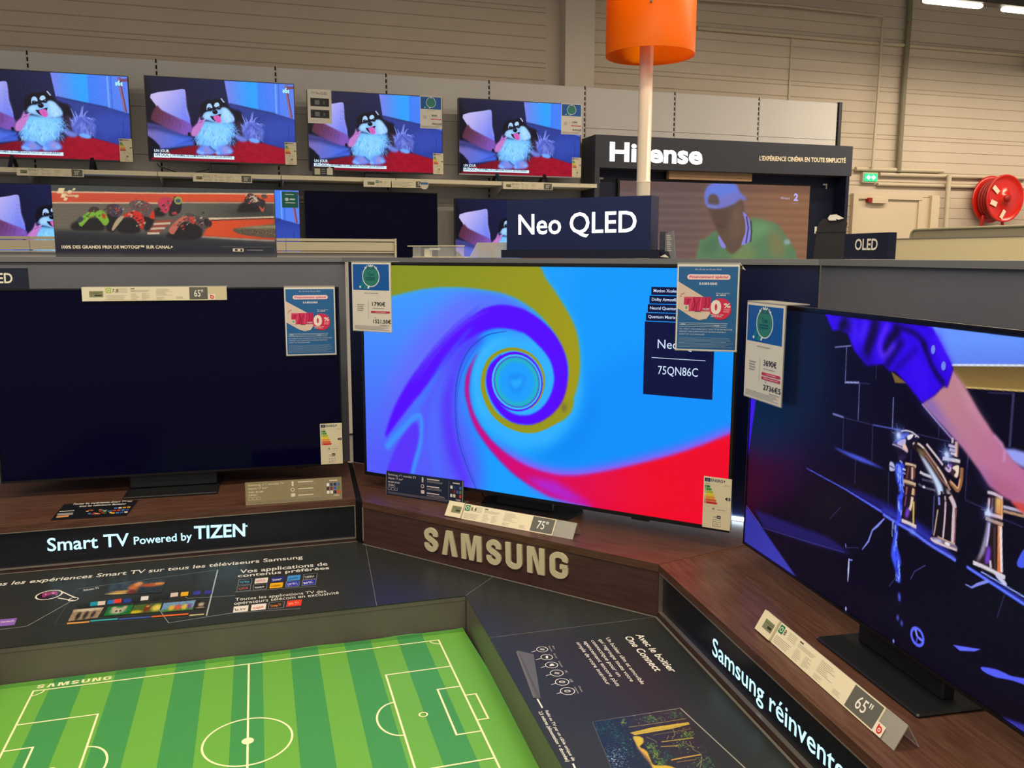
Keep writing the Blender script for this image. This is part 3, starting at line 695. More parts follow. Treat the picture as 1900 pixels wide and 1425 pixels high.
dp([(276, 215), (298, 160), (360, 115), (440, 105), (520, 90), (572, 118), (625, 180), (660, 250), (700, 330), (600, 330), (480, 300), (360, 300), (312, 330), (292, 370), (284, 290)], rgb(12, 10, 26), 1)
dp([(315, 305), (330, 272), (372, 250), (420, 246), (450, 228), (490, 222), (530, 226), (552, 200), (610, 208), (668, 265), (712, 340), (684, 386), (560, 404), (500, 396), (420, 372), (350, 352), (322, 332)], rgb(142, 196, 255), 1); dp([(560, 215), (620, 225), (690, 320), (690, 370), (590, 370)], rgb(178, 228, 255), 3, 3, .85); dp([(330, 290), (380, 262), (420, 280), (400, 330), (340, 330)], rgb(170, 220, 255), 2, 3, .85)
D.fur([z2((x, y))[0] + (a,) for x, y, a in ((680, 310, 55), (690, 360, 65), (620, 370, 80), (330, 330, 140))], 8, 1.6, [rgb(195, 232, 255), rgb(150, 200, 255), rgb(112, 164, 250)], 45, 8, .35, .55)
dp([(430, 200), (452, 178), (470, 190), (476, 228), (448, 236), (436, 225)], rgb(16, 15, 36), 0)
dp([(360, 200), (372, 158), (408, 152), (432, 188), (426, 210), (398, 198), (374, 214), (364, 236)], rgb(170, 210, 255), 0); dp([(455, 178), (468, 146), (504, 138), (524, 172), (504, 192), (474, 196)], rgb(176, 216, 255), 0)
for x, y in ((392, 217), (515, 205)): D.ell(*z2((x, y))[0], 4.2, 3.4, rgb(5, 5, 16), 0); D.ell(*z2((x + 4, y - 5))[0], .9, .9, rgb(170, 190, 240), 0)
D.ell(*z2((467, 257))[0], 6.0, 5.2, rgb(6, 6, 16), 0); D.ell(*z2((456, 244))[0], 2, 1, rgb(80, 90, 140), 0)
dp([(406, 306), (440, 310), (500, 292), (542, 282), (536, 312), (520, 380), (480, 380), (446, 362), (420, 336)], rgb(16, 8, 26), 0, 2); dp([(444, 314), (520, 304), (546, 370), (520, 396), (482, 382)], rgb(214, 98, 190), 0); D.stroke(z2((485, 320), (515, 385)), 1.2, rgb(170, 66, 150), 0, .7)
D.stroke(z2((540, 85), (582, 138)), 2.4, rgb(196, 214, 250), 0)
D.noise(.05, 4)
D.im = np.clip(D.im, 0, 1)
dog_mesh = D.mesh('dog_programme'); dog_mesh.materials.append(M['screen_picture_far'])

def caption(tv, pl, logo=True, k=1.0):
    P = Print(pl, .0034, .0003)
    def q(x, y): return dpl.px(255 + x * .16316, 130 + y * .16316)
    (a, b), (c, d) = q(188, 992), q(372, 950); P.rect(a, b, c, d, rgb(225, 248, 255)); P.up(); P.text('UN DOC', a + .008, b + .012, (d - b) * .66, rgb(20, 60, 110), w=c - a - .016, bold=.02)
    (a2, b2), (c2, d2) = q(188, 945), q(362, 905); P.text('UN JOUR', a + .004, d + .010, (d - b) * .62, rgb(225, 245, 255), w=c - a - .012, bold=.02)
    (a3, b3), (c3, d3) = q(380, 1012), q(1098, 968); P.rect(a3, b + .002, c3, d - .006, rgb(215, 246, 255)); P.up(); P.text("UN ANIMAL DE COMPAGNIE PLUT\u00d4T QU'UN ENFANT", a3 + .012, b + .014, (d - b) * .50, rgb(10, 70, 130), w=c3 - a3 - .03, bold=.015)
    if logo:
        (a4, b4), (c4, d4) = q(1655, 258), q(1715, 210); P.text('6', (a4 + c4) / 2, b4, d4 - b4, rgb(170, 240, 255), align='C', bold=.04)
        for s in (0, 1): P.rect([a4 - .004, c4 - .008][s], b4 - .004, [a4 + .008, c4 + .004][s], d4 - .012, rgb(170, 240, 255))
    P.build('caption_lettering', 'screen_picture_far', tv, 'screen')

grpW = 'televisions on the upper wall shelf'
tvs = {}
for key, a0, zb, st, lb, sil in (('W1', -1.355, 2.430, 'legs', 'dog programme television cut off by the picture edge, on the upper shelf', False),
                                 ('W2', 0.0, 2.445, 'plate', 'dog programme television with nothing hung on it but an energy label', False),
                                 ('W3', 1.337, 2.405, 'plate', 'dog programme television with two paper cards on its top corners', False),
                                 ('W4', 2.722, 2.409, 'legs', 'dog programme television on the upper shelf beside the cinema booth', True)):
    base = WP.pt(a0 + W55 / 2, SZ); t = make_tv(lb, base, YW, W55, H55, zb - SZ, dog_mesh, st, silver=sil, group=grpW, pw=.27, pd=.14, legs=.24 if key == 'W4' else .30)
    tvs[key] = t; pl = tv_local(WP.pt(a0 + W55 / 2, zb), YW); caption(t, pl, key in ('W1', 'W2')); tvs[key + 'p'] = pl
for key, a0, zt, lb, ms in (('B1', -1.335, 2.234, 'dog programme television on the lower shelf, partly behind the racing poster edge', dog_mesh),
                            ('B2', 0.014, 2.232, 'lower shelf television mostly hidden behind the motorbike racing poster', dog_mesh),
                            ('B3', 1.282, 2.233, 'switched off black television on the lower shelf', None),
                            ('B4', 2.680, 2.190, 'lower shelf dog programme television half covered by the blue lit sign', dog_mesh)):
    zb = zt - H55; sz = 1.40
    t = make_tv(lb, WP.pt(a0 + W55 / 2, LS), YW, W55, H55, zb - LS, ms, 'plate', pw=.27, pd=.12, group='televisions on the lower wall shelf'); tvs[key] = t; tvs[key + 'p'] = tv_local(WP.pt(a0 + W55 / 2, zb), YW)
    if ms is not None: caption(t, tvs[key + 'p'], False)
# ------------------------------------------------------------------ the three display units and the table they enclose
def xy(p, z): return V(p[0], p[1], z)
A_ = V(-.643, 3.566, 0); B_ = V(.504, 2.813, 0); PA = V(-.818, 4.275, 0); Q_ = V(1.132, 3.175, 0)
YL, YR = 16.75, -77.3
uL, uR = ydir(YL), ydir(YR); uC = (Q_ - PA) / np.linalg.norm(Q_ - PA); YC = math.degrees(math.atan2(uC[1], uC[0]))
uF = (B_ - A_) / np.linalg.norm(B_ - A_); YF = math.degrees(math.atan2(uF[1], uF[0]))
LA = V(-.677, 3.599, 0); LP = V(-.842, 4.287, 0)
LF = vplane(LA, YL); CF = vplane(A_, YF); RF = vplane(B_, YR)       # front faces
LB = vplane(LP, YL); CB = vplane(PA, YC); RB = vplane(Q_, YR)       # back panels
ZT = 1.640
def poly_slab(mb, pts, z0, z1): return mb.prism([xy(p, z1) for p in pts], V(0, 0, z0 - z1))

# --- unit with the corner television
c = thing('corner_display_unit', 'angled wooden display unit carrying raised cream capital letters', 'display unit', (A_ + B_) / 2, YF)
poly_slab(MB(), [A_, B_, Q_, PA], ZC - .028, ZC).build('worktop', 'wood_top', c)
MB().rect(CF, 0, ZL - .10, np.linalg.norm(B_ - A_), ZC - .0285, -.03, -.004).build('front_panel', 'wood_front', c)
LC = np.linalg.norm(Q_ - PA)
MB().rect(CB, 0.006, ZC, LC - .002, ZT - .022, -.05, -.004).build('back_panel', 'panel_navy', c)
MB().rect(CB, -.03, ZT - .022, LC + .01, ZT, -.07, .012).build('top_cap', 'cap_grey', c)
MB().rect(CB, LC * .52, ZC + .004, LC - .03, ZC + .016, -.002, .01).build('light_strip', 'led_white', c)
poly_slab(MB(), [A_ + uF * .02 - CF.n * .04, B_ - CF.n * .04 - uF * .05, Q_ - CB.n * .02 - uC * .1, PA + uC * .1], 0.0, ZC - .03).build('plinth', 'gap_black', c)
poly_slab(MB(), [LA + uL * .001, A_ - uF * .001, PA, LP], 0.0, ZC - .006).build('gap_filler', 'gap_black', c)  # added black block stands for the dark of the open gap
ls, W_ = brand_letters(); la = np.array(CF.px(788.5, 1021)); lb = np.array(CF.px(1054.5, 1077)); e = lb - la; Lw = np.linalg.norm(e); e /= Lw
tp = np.array(CF.px(790, 977)); lh = abs(e[0] * (tp - la)[1] - e[1] * (tp - la)[0]); nv = V(-e[1], e[0])
for let in ls:
    mb = MB()
    for p in let: mb.slab(CF, [tuple(la + e * (x * Lw / W_) + nv * (y * lh)) for x, y in p], -.005, .004)
    mb.build('raised_letter', 'letter_cream', c)

# --- unit of the dark switched-off set
l = thing('side_display_unit', 'wooden display unit with a lit sign along its edge below the dark set', 'display unit', LA - uL * 1.4, YL, 'side display units')
LL = 3.2
poly_slab(MB(), [LA - uL * LL, LA, LP, LP - uL * LL], ZC - .028, ZC).build('worktop', 'wood_top', l)
sa, sb = LF.px(0, 984.5), LF.px(0, 1057); sr = LF.px(659.5, 950)[0]; st_, sb_ = .575, .428
fr = MB(); fr.rect(LF, -LL, ZL - .1, 0, sb_, -.03, -.003); fr.rect(LF, sr, sb_, 0, ZC - .0285, -.03, -.003); fr.rect(LF, -LL, st_ + .004, sr, ZC - .0285, -.03, -.003)
fr.build('front_frame', 'wood_front', l)
MB().rect(LF, -LL, sb_, sr, st_ + .004, -.03, -.012).build('sign_face', 'sign_dark', l)
ed = MB(); ed.rect(LF, -LL, st_, sr, st_ + .0035, -.012, .001); ed.rect(LF, -LL, sb_ + .0005, sr, sb_ + .004, -.012, .001); ed.rect(LF, sr - .004, sb_ + .004, sr, st_, -.012, .001); ed.build('sign_edging', 'alu_edge', l)
P = Print(LF, -.0115)
P.textpx('Smart TV', (87, 1024.5), (239, 1014), (87, 1001), (.70, .92, 1.0), .012); P.textpx('Powered by', (248, 1012), (356, 1003), (248, 998), (.70, .92, 1.0), .012); P.textpx('TIZEN', (360, 1001.5), (455, 996), (360, 978.5), (.70, .92, 1.0), .022); P.textpx('TM', (452.5, 979.4), (459, 979), (452.5, 976), (.70, .92, 1.0), .02)
P.letters('lit_letter', 'lit_letters', l, 'sign_face')
MB().rect(LB, -LL, ZC, .012, ZT - .022, -.05, 0).build('back_panel', 'panel_grey', l)
MB().rect(LB, -LL, ZT - .022, .03, ZT, -.07, .012).build('top_cap', 'cap_grey', l)
poly_slab(MB(), [LA - uL * LL - LF.n * .04, LA - LF.n * .04 - uL * .02, LP + LB.n * -.03 - uL * .02, LP - uL * LL - LB.n * .03], 0.0, ZC - .03).build('plinth', 'gap_black', l)

# --- unit of the kitchen-picture set
r = thing('side_display_unit', 'wooden display unit with a lit sign along its edge below the kitchen set', 'display unit', B_ + uR * 1.1, YR, 'side display units')
LR = 2.35
poly_slab(MB(), [B_, B_ + uR * LR, Q_ + uR * (LR + .1), Q_], ZC - .029, ZC - .001).build('worktop', 'wood_top', r)
sl = .012
fr = MB(); fr.rect(RF, 0, ZL - .1, LR, .436, -.03, -.003); fr.rect(RF, 0, .436, sl, ZC - .0295, -.03, -.003); fr.rect(RF, sl, .578, LR, ZC - .0295, -.03, -.003); fr.build('front_frame', 'wood_front', r)
MB().rect(RF, sl, .436, LR, .578, -.03, -.012).build('sign_face', 'sign_dark', r)
ed = MB(); ed.rect(RF, sl, .5745, LR, .578, -.012, .001); ed.rect(RF, sl, .436, LR, .4395, -.012, .001); ed.rect(RF, sl, .4395, sl + .004, .5745, -.012, .001); ed.build('sign_edging', 'alu_edge', r)
P = Print(RF, -.0115)
P.textpx('Samsung r\u00e9invente', (1315, 1214), (1558, 1457), (1315.5, 1182), (.70, .92, 1.0), .006)
P.letters('lit_letter', 'lit_letters', r, 'sign_face')
MB().rect(RB, .006, ZC, LR + .1, ZT - .022, -.05, 0).build('back_panel', 'panel_grey', r)
MB().rect(RB, -.01, ZT - .022, LR + .1, ZT, -.07, .012).build('top_cap', 'cap_grey', r)
poly_slab(MB(), [B_ + uR * .03 - RF.n * .04, B_ + uR * LR - RF.n * .04, Q_ + uR * LR - RB.n * .03, Q_ - RB.n * .03 + uR * .15], 0.0, ZC - .03).build('plinth', 'gap_black', r)

# --- the low table with its sunken pitch
TP = hplane(ZL); K_ = onz(864, 1105, ZL); YT = 16.65; uT = ydir(YT); vT = V(math.sin(rad(YT)), -math.cos(rad(YT)), 0); YK = -74.6; uK = ydir(YK)
tb = thing('display_table', 'low dark grey display table with printed edges around a sunken pitch', 'display table', xy(K_, 0) - uT * .8 + vT * .5, YT)
S1a, S1b = onz(675, 1014, ZL), onz(699, 1124, ZL); S2 = onz(916, 1069, ZL); S3a, S3b = onz(1217, 1142, ZL), onz(902, 1184, ZL)
S1a = LA + uL * .035 ; S1b = K_ - uT * ((K_ - S1b) @ uT); S2f = CF.pt(CF.px(916, 1069)[0], 0); Bf = B_.copy(); S3r = K_ + uK * ((S3b - K_) @ uK)
PL, PH = 1.56, 1.22                                        # pit size
def bd(name, pts):
    c0 = sum(pts) / len(pts); pts = [p + (c0 - p) / np.linalg.norm(c0 - p) * .0006 for p in pts]
    return poly_slab(MB(), [xy(p, 0) for p in pts], ZL - .003, ZL).build(name, 'board_dark', tb)
lo = .004
bd('table_board', [LA - uL * 2.6 + LF.n * lo, S1a + LF.n * lo, S1b, K_ - uT * PL, K_ - uT * (PL + .5) + vT * .0])
bd('table_board', [S1a + CF.n * lo, S2f + CF.n * lo, K_, S1b])
bd('table_board', [S2f + CF.n * lo, Bf + CF.n * lo, S3r, K_])
bd('table_board', [Bf + RF.n * lo, B_ + uR * 2.0 + RF.n * lo, K_ + uK * 1.9, S3r])
bd('table_board', [K_ - uT * PL, K_ - uT * PL + vT * PH, K_ - uT * (PL + .5) + vT * PH, K_ - uT * (PL + .5)])
K2 = K_ + uK * PH
bd('table_board', [K_ - uT * (PL + .5) + vT * PH, K2, K_ + uK * (PH + .3), K_ - uT * (PL + .5) + vT * (PH + .3)])
WL = vplane(xy(K_, 0), YT)
MB().rect(WL, -PL, .22, 0, ZL - .0195, -.018, -.002).build('pit_side', 'rim_grey', tb); MB().rect(WL, -PL, ZL - .0185, 0, ZL - .0032, -.018, -.001).build('pit_edge_band', 'rim_grey', tb)
WR = vplane(xy(K_, 0), YK)
MB().rect(WR, 0, .22, PH, ZL - .0195, -.018, -.002).build('pit_side', 'rim_grey', tb); MB().rect(WR, 0, ZL - .0185, PH, ZL - .0032, -.018, -.001).build('pit_edge_band', 'rim_grey', tb)
WX = Plane(xy(K_ - uT * PL + vT * PH, 0), -vT, (0, 0, 1))
MB().rect(WX, 0, .22, PH, ZL - .0195, -.018, -.002).build('pit_side', 'rim_grey', tb); MB().rect(WX, 0, ZL - .0185, PH, ZL - .0032, -.018, -.001).build('pit_edge_band', 'rim_grey', tb)
poly_slab(MB(), [xy(K_ - uT * PL, 0), xy(K_, 0), xy(K2, 0), xy(K_ - uT * PL + vT * PH, 0)], .20, .222).build('pit_floor', 'board_dark', tb)
poly_slab(MB(), [xy(K_ - uT * (PL + .3) + vT * .1, 0), xy(K_ + uT * .2 + vT * .1, 0), xy(K_ + uK * (PH + .2) + uT * .2, 0), xy(K_ - uT * (PL + .3) + vT * (PH + .2), 0)], 0.0, .20).build('table_base', 'gap_black', tb)

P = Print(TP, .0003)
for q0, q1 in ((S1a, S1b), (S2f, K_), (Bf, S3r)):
    P.line([(q0[0], q0[1]), (q1[0], q1[1])], .0016, rgb(126, 126, 120))  # pale lines paint the light caught by the board edges
P.build('seam_highlight', 'print', tb)
P = Print(TP, .0004); 
for q0, q1, n_ in ((LA - uL * 2.6, LA + uL * .02, LF.n), (A_, B_, CF.n), (B_, B_ + uR * 2.0, RF.n)):
    P.line([tuple((q0 + n_ * .004)[:2]), tuple((q1 + n_ * .004)[:2])], .009, rgb(118, 116, 106))
P.build('edge_trim', 'print', tb)
# printing on the table edge: smart TV graphic
GL = (236, 234, 222); cr_ = rgb(*GL)
P = Print(TP, .0004, .00015)
P.textpx('Toutes les exp\u00e9riences Smart TV sur tous les t\u00e9l\u00e9viseurs Samsung', (-60, 1092.5), (562, 1036.5), (-60, 1086), cr_, .012)
P.textpx('Vos applications de', (445, 1064), (608, 1049), (446, 1057.5), cr_, .012); P.textpx('contenus pr\u00e9f\u00e9r\u00e9es', (441, 1071.5), (611, 1056), (442, 1066), cr_, .012)
P.textpx('Toutes les applications TV des', (436, 1115), (605, 1099), (437, 1110), cr_, 0); P.textpx('op\u00e9rateurs t\u00e9l\u00e9com en exclusivit\u00e9', (434, 1122.5), (629, 1102), (435, 1117), cr_, 0)
def q4(pts, col): P.poly(TP.pxs(pts), col)
def tile(x, y, col, txt=None, tc=(.95, .95, .95), w=24, h=9.5, dx=-1.6, dy=-2.2, edge=None):
    pts = [(x, y), (x + w, y + dy), (x + w + dx, y + dy + h), (x + dx, y + h)]
    if edge: q4([(x - .8, y - .4), (x + w + .8, y + dy - .4), (x + w + dx + .8, y + dy + h + .5), (x + dx - .8, y + h + .5)], edge); P.up()
    q4(pts, col); P.up()
    if txt: P.textpx(txt, (x + w * .14 + dx * .6, y + h * .74), (x + w * .86 + dx * .6, y + dy + h * .70), (x + w * .14, y + h * .34), tc, .01)
    P.lay -= 1 + (1 if edge else 0)
W1c = rgb(232, 226, 214); E_ = rgb(150, 155, 160); DK = rgb(34, 37, 40)
for i, (cl, tx, tc, ed_) in enumerate(((DK, 'TV Plus', rgb(90, 190, 220), E_), (W1c, 'NETFLIX', rgb(190, 60, 50), None), (rgb(34, 46, 120), 'Disney+', (.95, .95, .95), None), (rgb(70, 150, 220), 'prime video', rgb(20, 50, 110), None), (DK, 'CANAL+', (.92, .92, .92), E_))):
    tile(443.5 + i * 30.2, 1076.2 - i * 2.5, cl, tx, tc, edge=ed_)
for i, (cl, tx, tc, ed_) in enumerate(((DK, 'OCS', rgb(230, 110, 90), E_), (DK, 'france.tv', (.9, .9, .9), E_), (rgb(240, 176, 20), 'molotov', rgb(40, 30, 10), None), (rgb(50, 60, 170), '[ MY TF1 ]', (.9, .9, 1), E_), (rgb(36, 50, 160), 'RMC', (.95, .95, 1), E_))):
    tile(441 + i * 30.3, 1088 - i * 2.7, cl, tx, tc, edge=ed_)
for i, (cl, tx, tc, ed_) in enumerate(((W1c, 'b.tv', rgb(40, 40, 60), None), (W1c, 'oqee', rgb(200, 70, 50), None), (DK, 'Orange TV', rgb(240, 140, 50), E_), (rgb(226, 62, 40), 'SFR TV', rgb(255, 160, 140), None))):
    tile(434 + i * 33.0, 1125.8 - i * 3.6, cl, tx, tc, w=27.5, h=11.2, dy=-2.6, dx=-1.8, edge=ed_)
lc = rgb(150, 160, 165)
def pl_(pts, w=.0022, col=lc): P.line(TP.pxs(pts), w, col)
pl_([(436, 1099), (588, 1087.5)]); pl_([(394, 1108), (436, 1105)]); pl_([(428, 1138), (557, 1129)]); pl_([(288, 1121), (313, 1156), (428, 1138)], .003); pl_([(344, 1107.5), (348, 1110.5), (394, 1108)])
pl_([(143, 1093), (404, 1057.5)], .003, rgb(110, 125, 135)); pl_([(404, 1057.5), (383, 1143)], .005, rgb(170, 178, 180)); pl_([(143, 1093), (100, 1160), (383, 1143)], .0016, rgb(80, 95, 105))
pl_([(130, 1117), (50, 1162), (-20, 1171)], .0028)
P.textpx('Rakuten TV', (155, 1097), (184, 1092.5), (156, 1093.5), rgb(220, 220, 220), .01)
P.ring(*TP.px(91, 1104), .042, .044, .006, cr_); P.up(); P.disc(*TP.px(91, 1104), .038, .040, rgb(40, 22, 40)); P.up()
P.poly(TP.pxs(smooth([(78, 1107), (80, 1100), (90, 1099), (100, 1097), (107, 1099), (106, 1105), (100, 1103), (88, 1106), (82, 1109)], True, 3)), rgb(150, 60, 110)); P.up(); q4([(84, 1102), (86, 1101.5), (86.5, 1104.5), (84, 1105)], rgb(230, 140, 200)); q4([(97, 1100), (101, 1099.5), (100.6, 1102), (97, 1102.4)], rgb(230, 140, 200))
pl_([(112, 1097), (141, 1110)], .006, cr_); pl_([(108, 1110), (137, 1115)], .006, cr_); P.ring(*TP.px(136, 1112.5), .016, .016, .004, cr_, n=16)
tw = [(-10, 1151), (32, 1147), (27, 1160), (-14, 1164)]; q4(tw, rgb(140, 100, 190)); P.up(); P.textpx('twitch', (0, 1156.5), (25, 1154), (0, 1153), rgb(230, 220, 245), .01)
# the row of little tiles and pictures inside the screen drawing
for x, y, cl in ((144, 1121, DK), (158, 1119.6, DK), (168, 1117.8, rgb(20, 150, 170)), (182, 1116.5, rgb(220, 205, 190)), (200, 1114.5, rgb(40, 110, 190)), (212, 1112.6, rgb(220, 60, 45)), (230, 1112, rgb(40, 60, 150)), (247, 1111, DK), (262, 1107.5, rgb(225, 225, 225)), (283, 1107, DK), (300, 1105, DK), (317, 1101, rgb(220, 200, 190)), (336, 1099.5, rgb(235, 180, 30)), (359, 1097.6, rgb(60, 60, 150)), (380, 1096.5, rgb(50, 50, 140))):
    tile(x, y, cl, None, w=14, h=7.5, dx=-1.2, dy=-1.4)
for (x0, x1, y0, cl) in ((125, 166, 1156.2, rgb(226, 160, 70)), (168, 219, 1151.5, rgb(60, 170, 180)), (221, 280, 1148.4, rgb(60, 90, 170)), (282, 350, 1143.6, rgb(230, 110, 50)), (352, 379, 1141, rgb(190, 180, 130))):
    q4([(x0, y0), (x1, y0 - (x1 - x0) * .078), (x1 - 1, y0 - (x1 - x0) * .078 + 2.6), (x0 - 1.5, y0 + 2.6)], cl)
P.build('smart_print', 'gloss_print', tb)
# small painted pictures inside it
def mini(name, quad, paint, n=40):
    """picture on the table top between four photo pixels (tl, tr, br, bl)"""
    A, B, C_, D_ = [onz(*q, ZL + .0012) for q in quad]; nx, ny = n, max(6, int(n * .55)); rng = np.random.RandomState(sum(map(ord, name))); im = paint(nx, ny, rng)
    mb = MB()
    for j in range(ny):
        for i in range(nx):
            f = lambda s, t_: (A * (1 - s) + B * s) * (1 - t_) + (D_ * (1 - s) + C_ * s) * t_
            mb.add([f(i / nx, (j + 1) / ny), f((i + 1) / nx, (j + 1) / ny), f((i + 1) / nx, j / ny), f(i / nx, j / ny)], [(0, 1, 2, 3)], tuple(im[j, i]))
    return mb.build(name, 'gloss_print', tb)
def blobs(bg, items):
    def f(nx, ny, rng):
        Y, X = np.mgrid[0:ny, 0:nx]; X = X / nx; Y = Y / ny; im = np.zeros((ny, nx, 3)); im[:] = rgb(*bg); im += (rng.rand(ny, nx, 1) - .5) * .16
        for cx, cy, rx, ry, c in items:
            m = np.exp(-(((X - cx) / rx) ** 2 + ((Y - cy) / ry) ** 2) ** 2)[..., None]; im = im * (1 - m) + np.array(rgb(*c)) * m
        return np.clip(im + (rng.rand(ny, nx, 1) - .5) * .12, 0, 1)
    return f
mini('photo_tile', [(137, 1131), (193, 1126.5), (181, 1146), (126, 1153)], blobs((150, 130, 105), [(.25, .6, .08, .4, (40, 34, 30)), (.5, .6, .08, .4, (50, 42, 36)), (.75, .6, .07, .35, (60, 50, 44)), (.5, .1, .5, .15, (200, 190, 170))]))
mini('photo_tile', [(201, 1126), (248, 1122), (241, 1139), (192, 1143)], blobs((24, 110, 50), [(.45, .5, .3, .35, (200, 190, 170)), (.25, .2, .1, .2, (190, 170, 150)), (.68, .2, .1, .2, (190, 170, 150)), (.4, .55, .05, .1, (40, 30, 30)), (.55, .55, .05, .1, (40, 30, 30))]))
mini('photo_tile', [(250, 1123), (301, 1118), (295, 1135), (241, 1139)], blobs((70, 100, 40), [(.15, .8, .25, .2, (200, 180, 40)), (.5, .5, .12, .45, (120, 50, 20)), (.85, .5, .2, .4, (220, 200, 90)), (.5, .25, .06, .12, (200, 150, 110))]))
mini('photo_tile', [(304, 1119), (363, 1113.5), (357, 1131), (297, 1136)], blobs((110, 150, 190), [(.5, .9, .6, .25, (60, 120, 50)), (.3, .6, .1, .3, (220, 180, 60)), (.5, .6, .12, .3, (200, 90, 60)), (.7, .6, .1, .3, (220, 190, 80)), (.85, .55, .08, .25, (120, 80, 150))]))
mini('photo_tile', [(365, 1114.5), (385, 1112.6), (380, 1129.5), (360, 1131)], blobs((40, 36, 32), [(.5, .4, .3, .2, (190, 180, 160)), (.5, .75, .4, .12, (160, 140, 110))]), 16)
mini('poster_art', [(205, 1084), (308, 1074), (300, 1100), (193, 1104)], blobs((38, 46, 54), [(.45, .45, .10, .35, (190, 110, 50)), (.52, .2, .08, .2, (220, 150, 80)), (.75, .35, .2, .16, (170, 80, 30)), (.3, .75, .22, .1, (200, 150, 60)), (.2, .9, .2, .08, (220, 190, 110)), (.9, .3, .1, .12, (210, 140, 60)), (.45, .8, .08, .2, (110, 40, 24))]), 56)

# printing on the other table edge: connection box graphic
P = Print(TP, .0004, .00015)
P.textpx('Avec le boitier', (1179, 1178), (1244, 1247.5), (1189, 1174), cr_, .018); P.textpx('One Connect', (1158, 1182), (1216, 1246), (1168, 1177), cr_, .018)
for i, s_ in enumerate(('Un boitier slim et amovible', 'qui regroupe toute votre', 'connectique pour un', 'agencement encore plus', 'simple de votre int\u00e9rieur')):
    x0 = [1123.5, 1110, 1096, 1082.5, 1069][i]; y0 = [1184, 1186.5, 1188.5, 1190.5, 1192.5][i]; x1 = [1190, 1170, 1147, 1144.5, 1126.5][i]; y1 = [1270, 1265, 1255.5, 1273.5, 1271][i]
    P.textpx(s_, (x0, y0), (x1, y1), (x0 + 6.5, y0 - 1.6), cr_, .004)
P.textpx('Reli\u00e9 au TV par un c\u00e2ble unique de', (1011, 1319), (1062, 1412), (1016.5, 1317.5), cr_, .006); P.textpx('2,5 m\u00e8tres (alimentation + donn\u00e9es)', (999, 1320.5), (1051, 1414), (1005, 1319), cr_, .01)
for i, (x, y) in enumerate(((1006, 1205), (1014.5, 1219.5), (1023.5, 1234), (1033, 1249), (1043, 1265.5), (1053, 1282.5))):
    a, b = TP.px(x, y); rr = .0175 + .0006 * i; P.ring(a, b, rr, rr, .0022, cr_, n=24); P.line(TP.pxs([(x - 11, y + 2.5), (x - 20, y + 5)]), .0022, cr_)
    if i in (0, 3): P.poly([(a - .008, b - .004), (a + .006, b - .008), (a + .009, b + .003), (a - .005, b + .007)], rgb(170, 168, 160))
    elif i == 1: P.poly([(a - .003, b - .009), (a + .004, b - .009), (a + .004, b + .009), (a - .003, b + .009)], cr_)
    elif i == 2: P.poly([(a - .007, b - .008), (a + .009, b - .004), (a + .004, b + .009), (a - .004, b + .006)], cr_)
    else: P.ring(a, b, .008, .005, .003, cr_, n=12)
for s_, p0, p1, pt_ in (('Box', (1024, 1199), (1028, 1205), (1027, 1198)), ('Internet', (1017, 1199), (1023, 1209), (1020, 1198)), ('Blu-ray', (1026.5, 1213), (1032, 1222), (1029.5, 1212)), ('Console', (1035, 1227), (1042, 1238), (1038, 1226)), ('PC', (1047, 1245), (1050, 1249), (1051, 1244)), ('USB', (1056, 1261), (1060, 1266), (1060, 1260)), ('Disque', (1073, 1274), (1079, 1284), (1076, 1273)), ('externe', (1065, 1275), (1072, 1287), (1068, 1274))):
    P.textpx(s_, p0, p1, pt_, rgb(190, 188, 178), 0)
P.poly(TP.pxs([(959, 1207), (990, 1214), (1003, 1296), (990, 1295)]), rgb(92, 92, 84)); P.up()
for k in range(9): P.line(TP.pxs([(958 + k * .8, 1209 + k * .6), (990 + k * 1.5, 1295 + k * .1)]), .0012, rgb(120 - k * 6, 118 - k * 6, 106 - k * 6))
P.line(TP.pxs([(997, 1297), (1006.5, 1314)]), .0045, cr_); P.line(TP.pxs([(1063, 1417), (1070, 1432)]), .0045, cr_)
P.line(TP.pxs([(1100, 1340), (1264, 1314)]), .003, rgb(120, 120, 110)); P.line(TP.pxs([(1263, 1315), (1398, 1440)]), .004, rgb(150, 150, 140)); P.line(TP.pxs([(1099.5, 1340), (1140.5, 1440)]), .0025, rgb(90, 90, 84))
P.build('connection_print', 'gloss_print', tb)
# forest picture printed there
fpl = TP.off(.0012); F0 = onz(1100, 1340, ZL); fu = (onz(1262, 1315.5, ZL) - F0); Fw = np.linalg.norm(fu); fY = math.degrees(math.atan2(fu[1], fu[0])); FP = hplane(ZL + .0012, F0, fY)
Fh = .62; Fq = FP
_l = FP.px(1135, 1425); SH = _l[0] / _l[1]
class Sheared(Plane):
    def px(s, x, y): a, b = Plane.px(s, x, y); return (a - SH * b, b)
FC = Canvas(Sheared(FP.o, FP.u, FP.v), 0, -Fh, Fw, 0, 230, rgb(40, 40, 32))
def fz_(*p): return FC.px(p, (1100, 1300), .25984)
rn = random.Random(5)
def leaves(cx, cy, sx, sy, n, cols, r=(1, 2.4), dx=0, dy=0):
    for k in range(n):
        tt = rn.uniform(-1, 1); x = cx + dx * tt + rn.gauss(0, sx); y = cy + dy * tt + rn.gauss(0, sy); FC.ell(*fz_((x, y))[0], rn.uniform(*r), rn.uniform(*r) * .7, rn.choice(cols), 0, .75, rn.uniform(0, 180))
tl_ = [rgb(28, 96, 76), rgb(20, 70, 60), rgb(40, 120, 86), rgb(24, 56, 46)]; gr_ = [rgb(70, 130, 40), rgb(110, 150, 40), rgb(44, 90, 36), rgb(150, 170, 50)]
FC.poly(fz_((0, 150), (260, 100), (250, 200), (420, 420), (460, 900), (100, 900)), rgb(26, 34, 34), 6, .9)
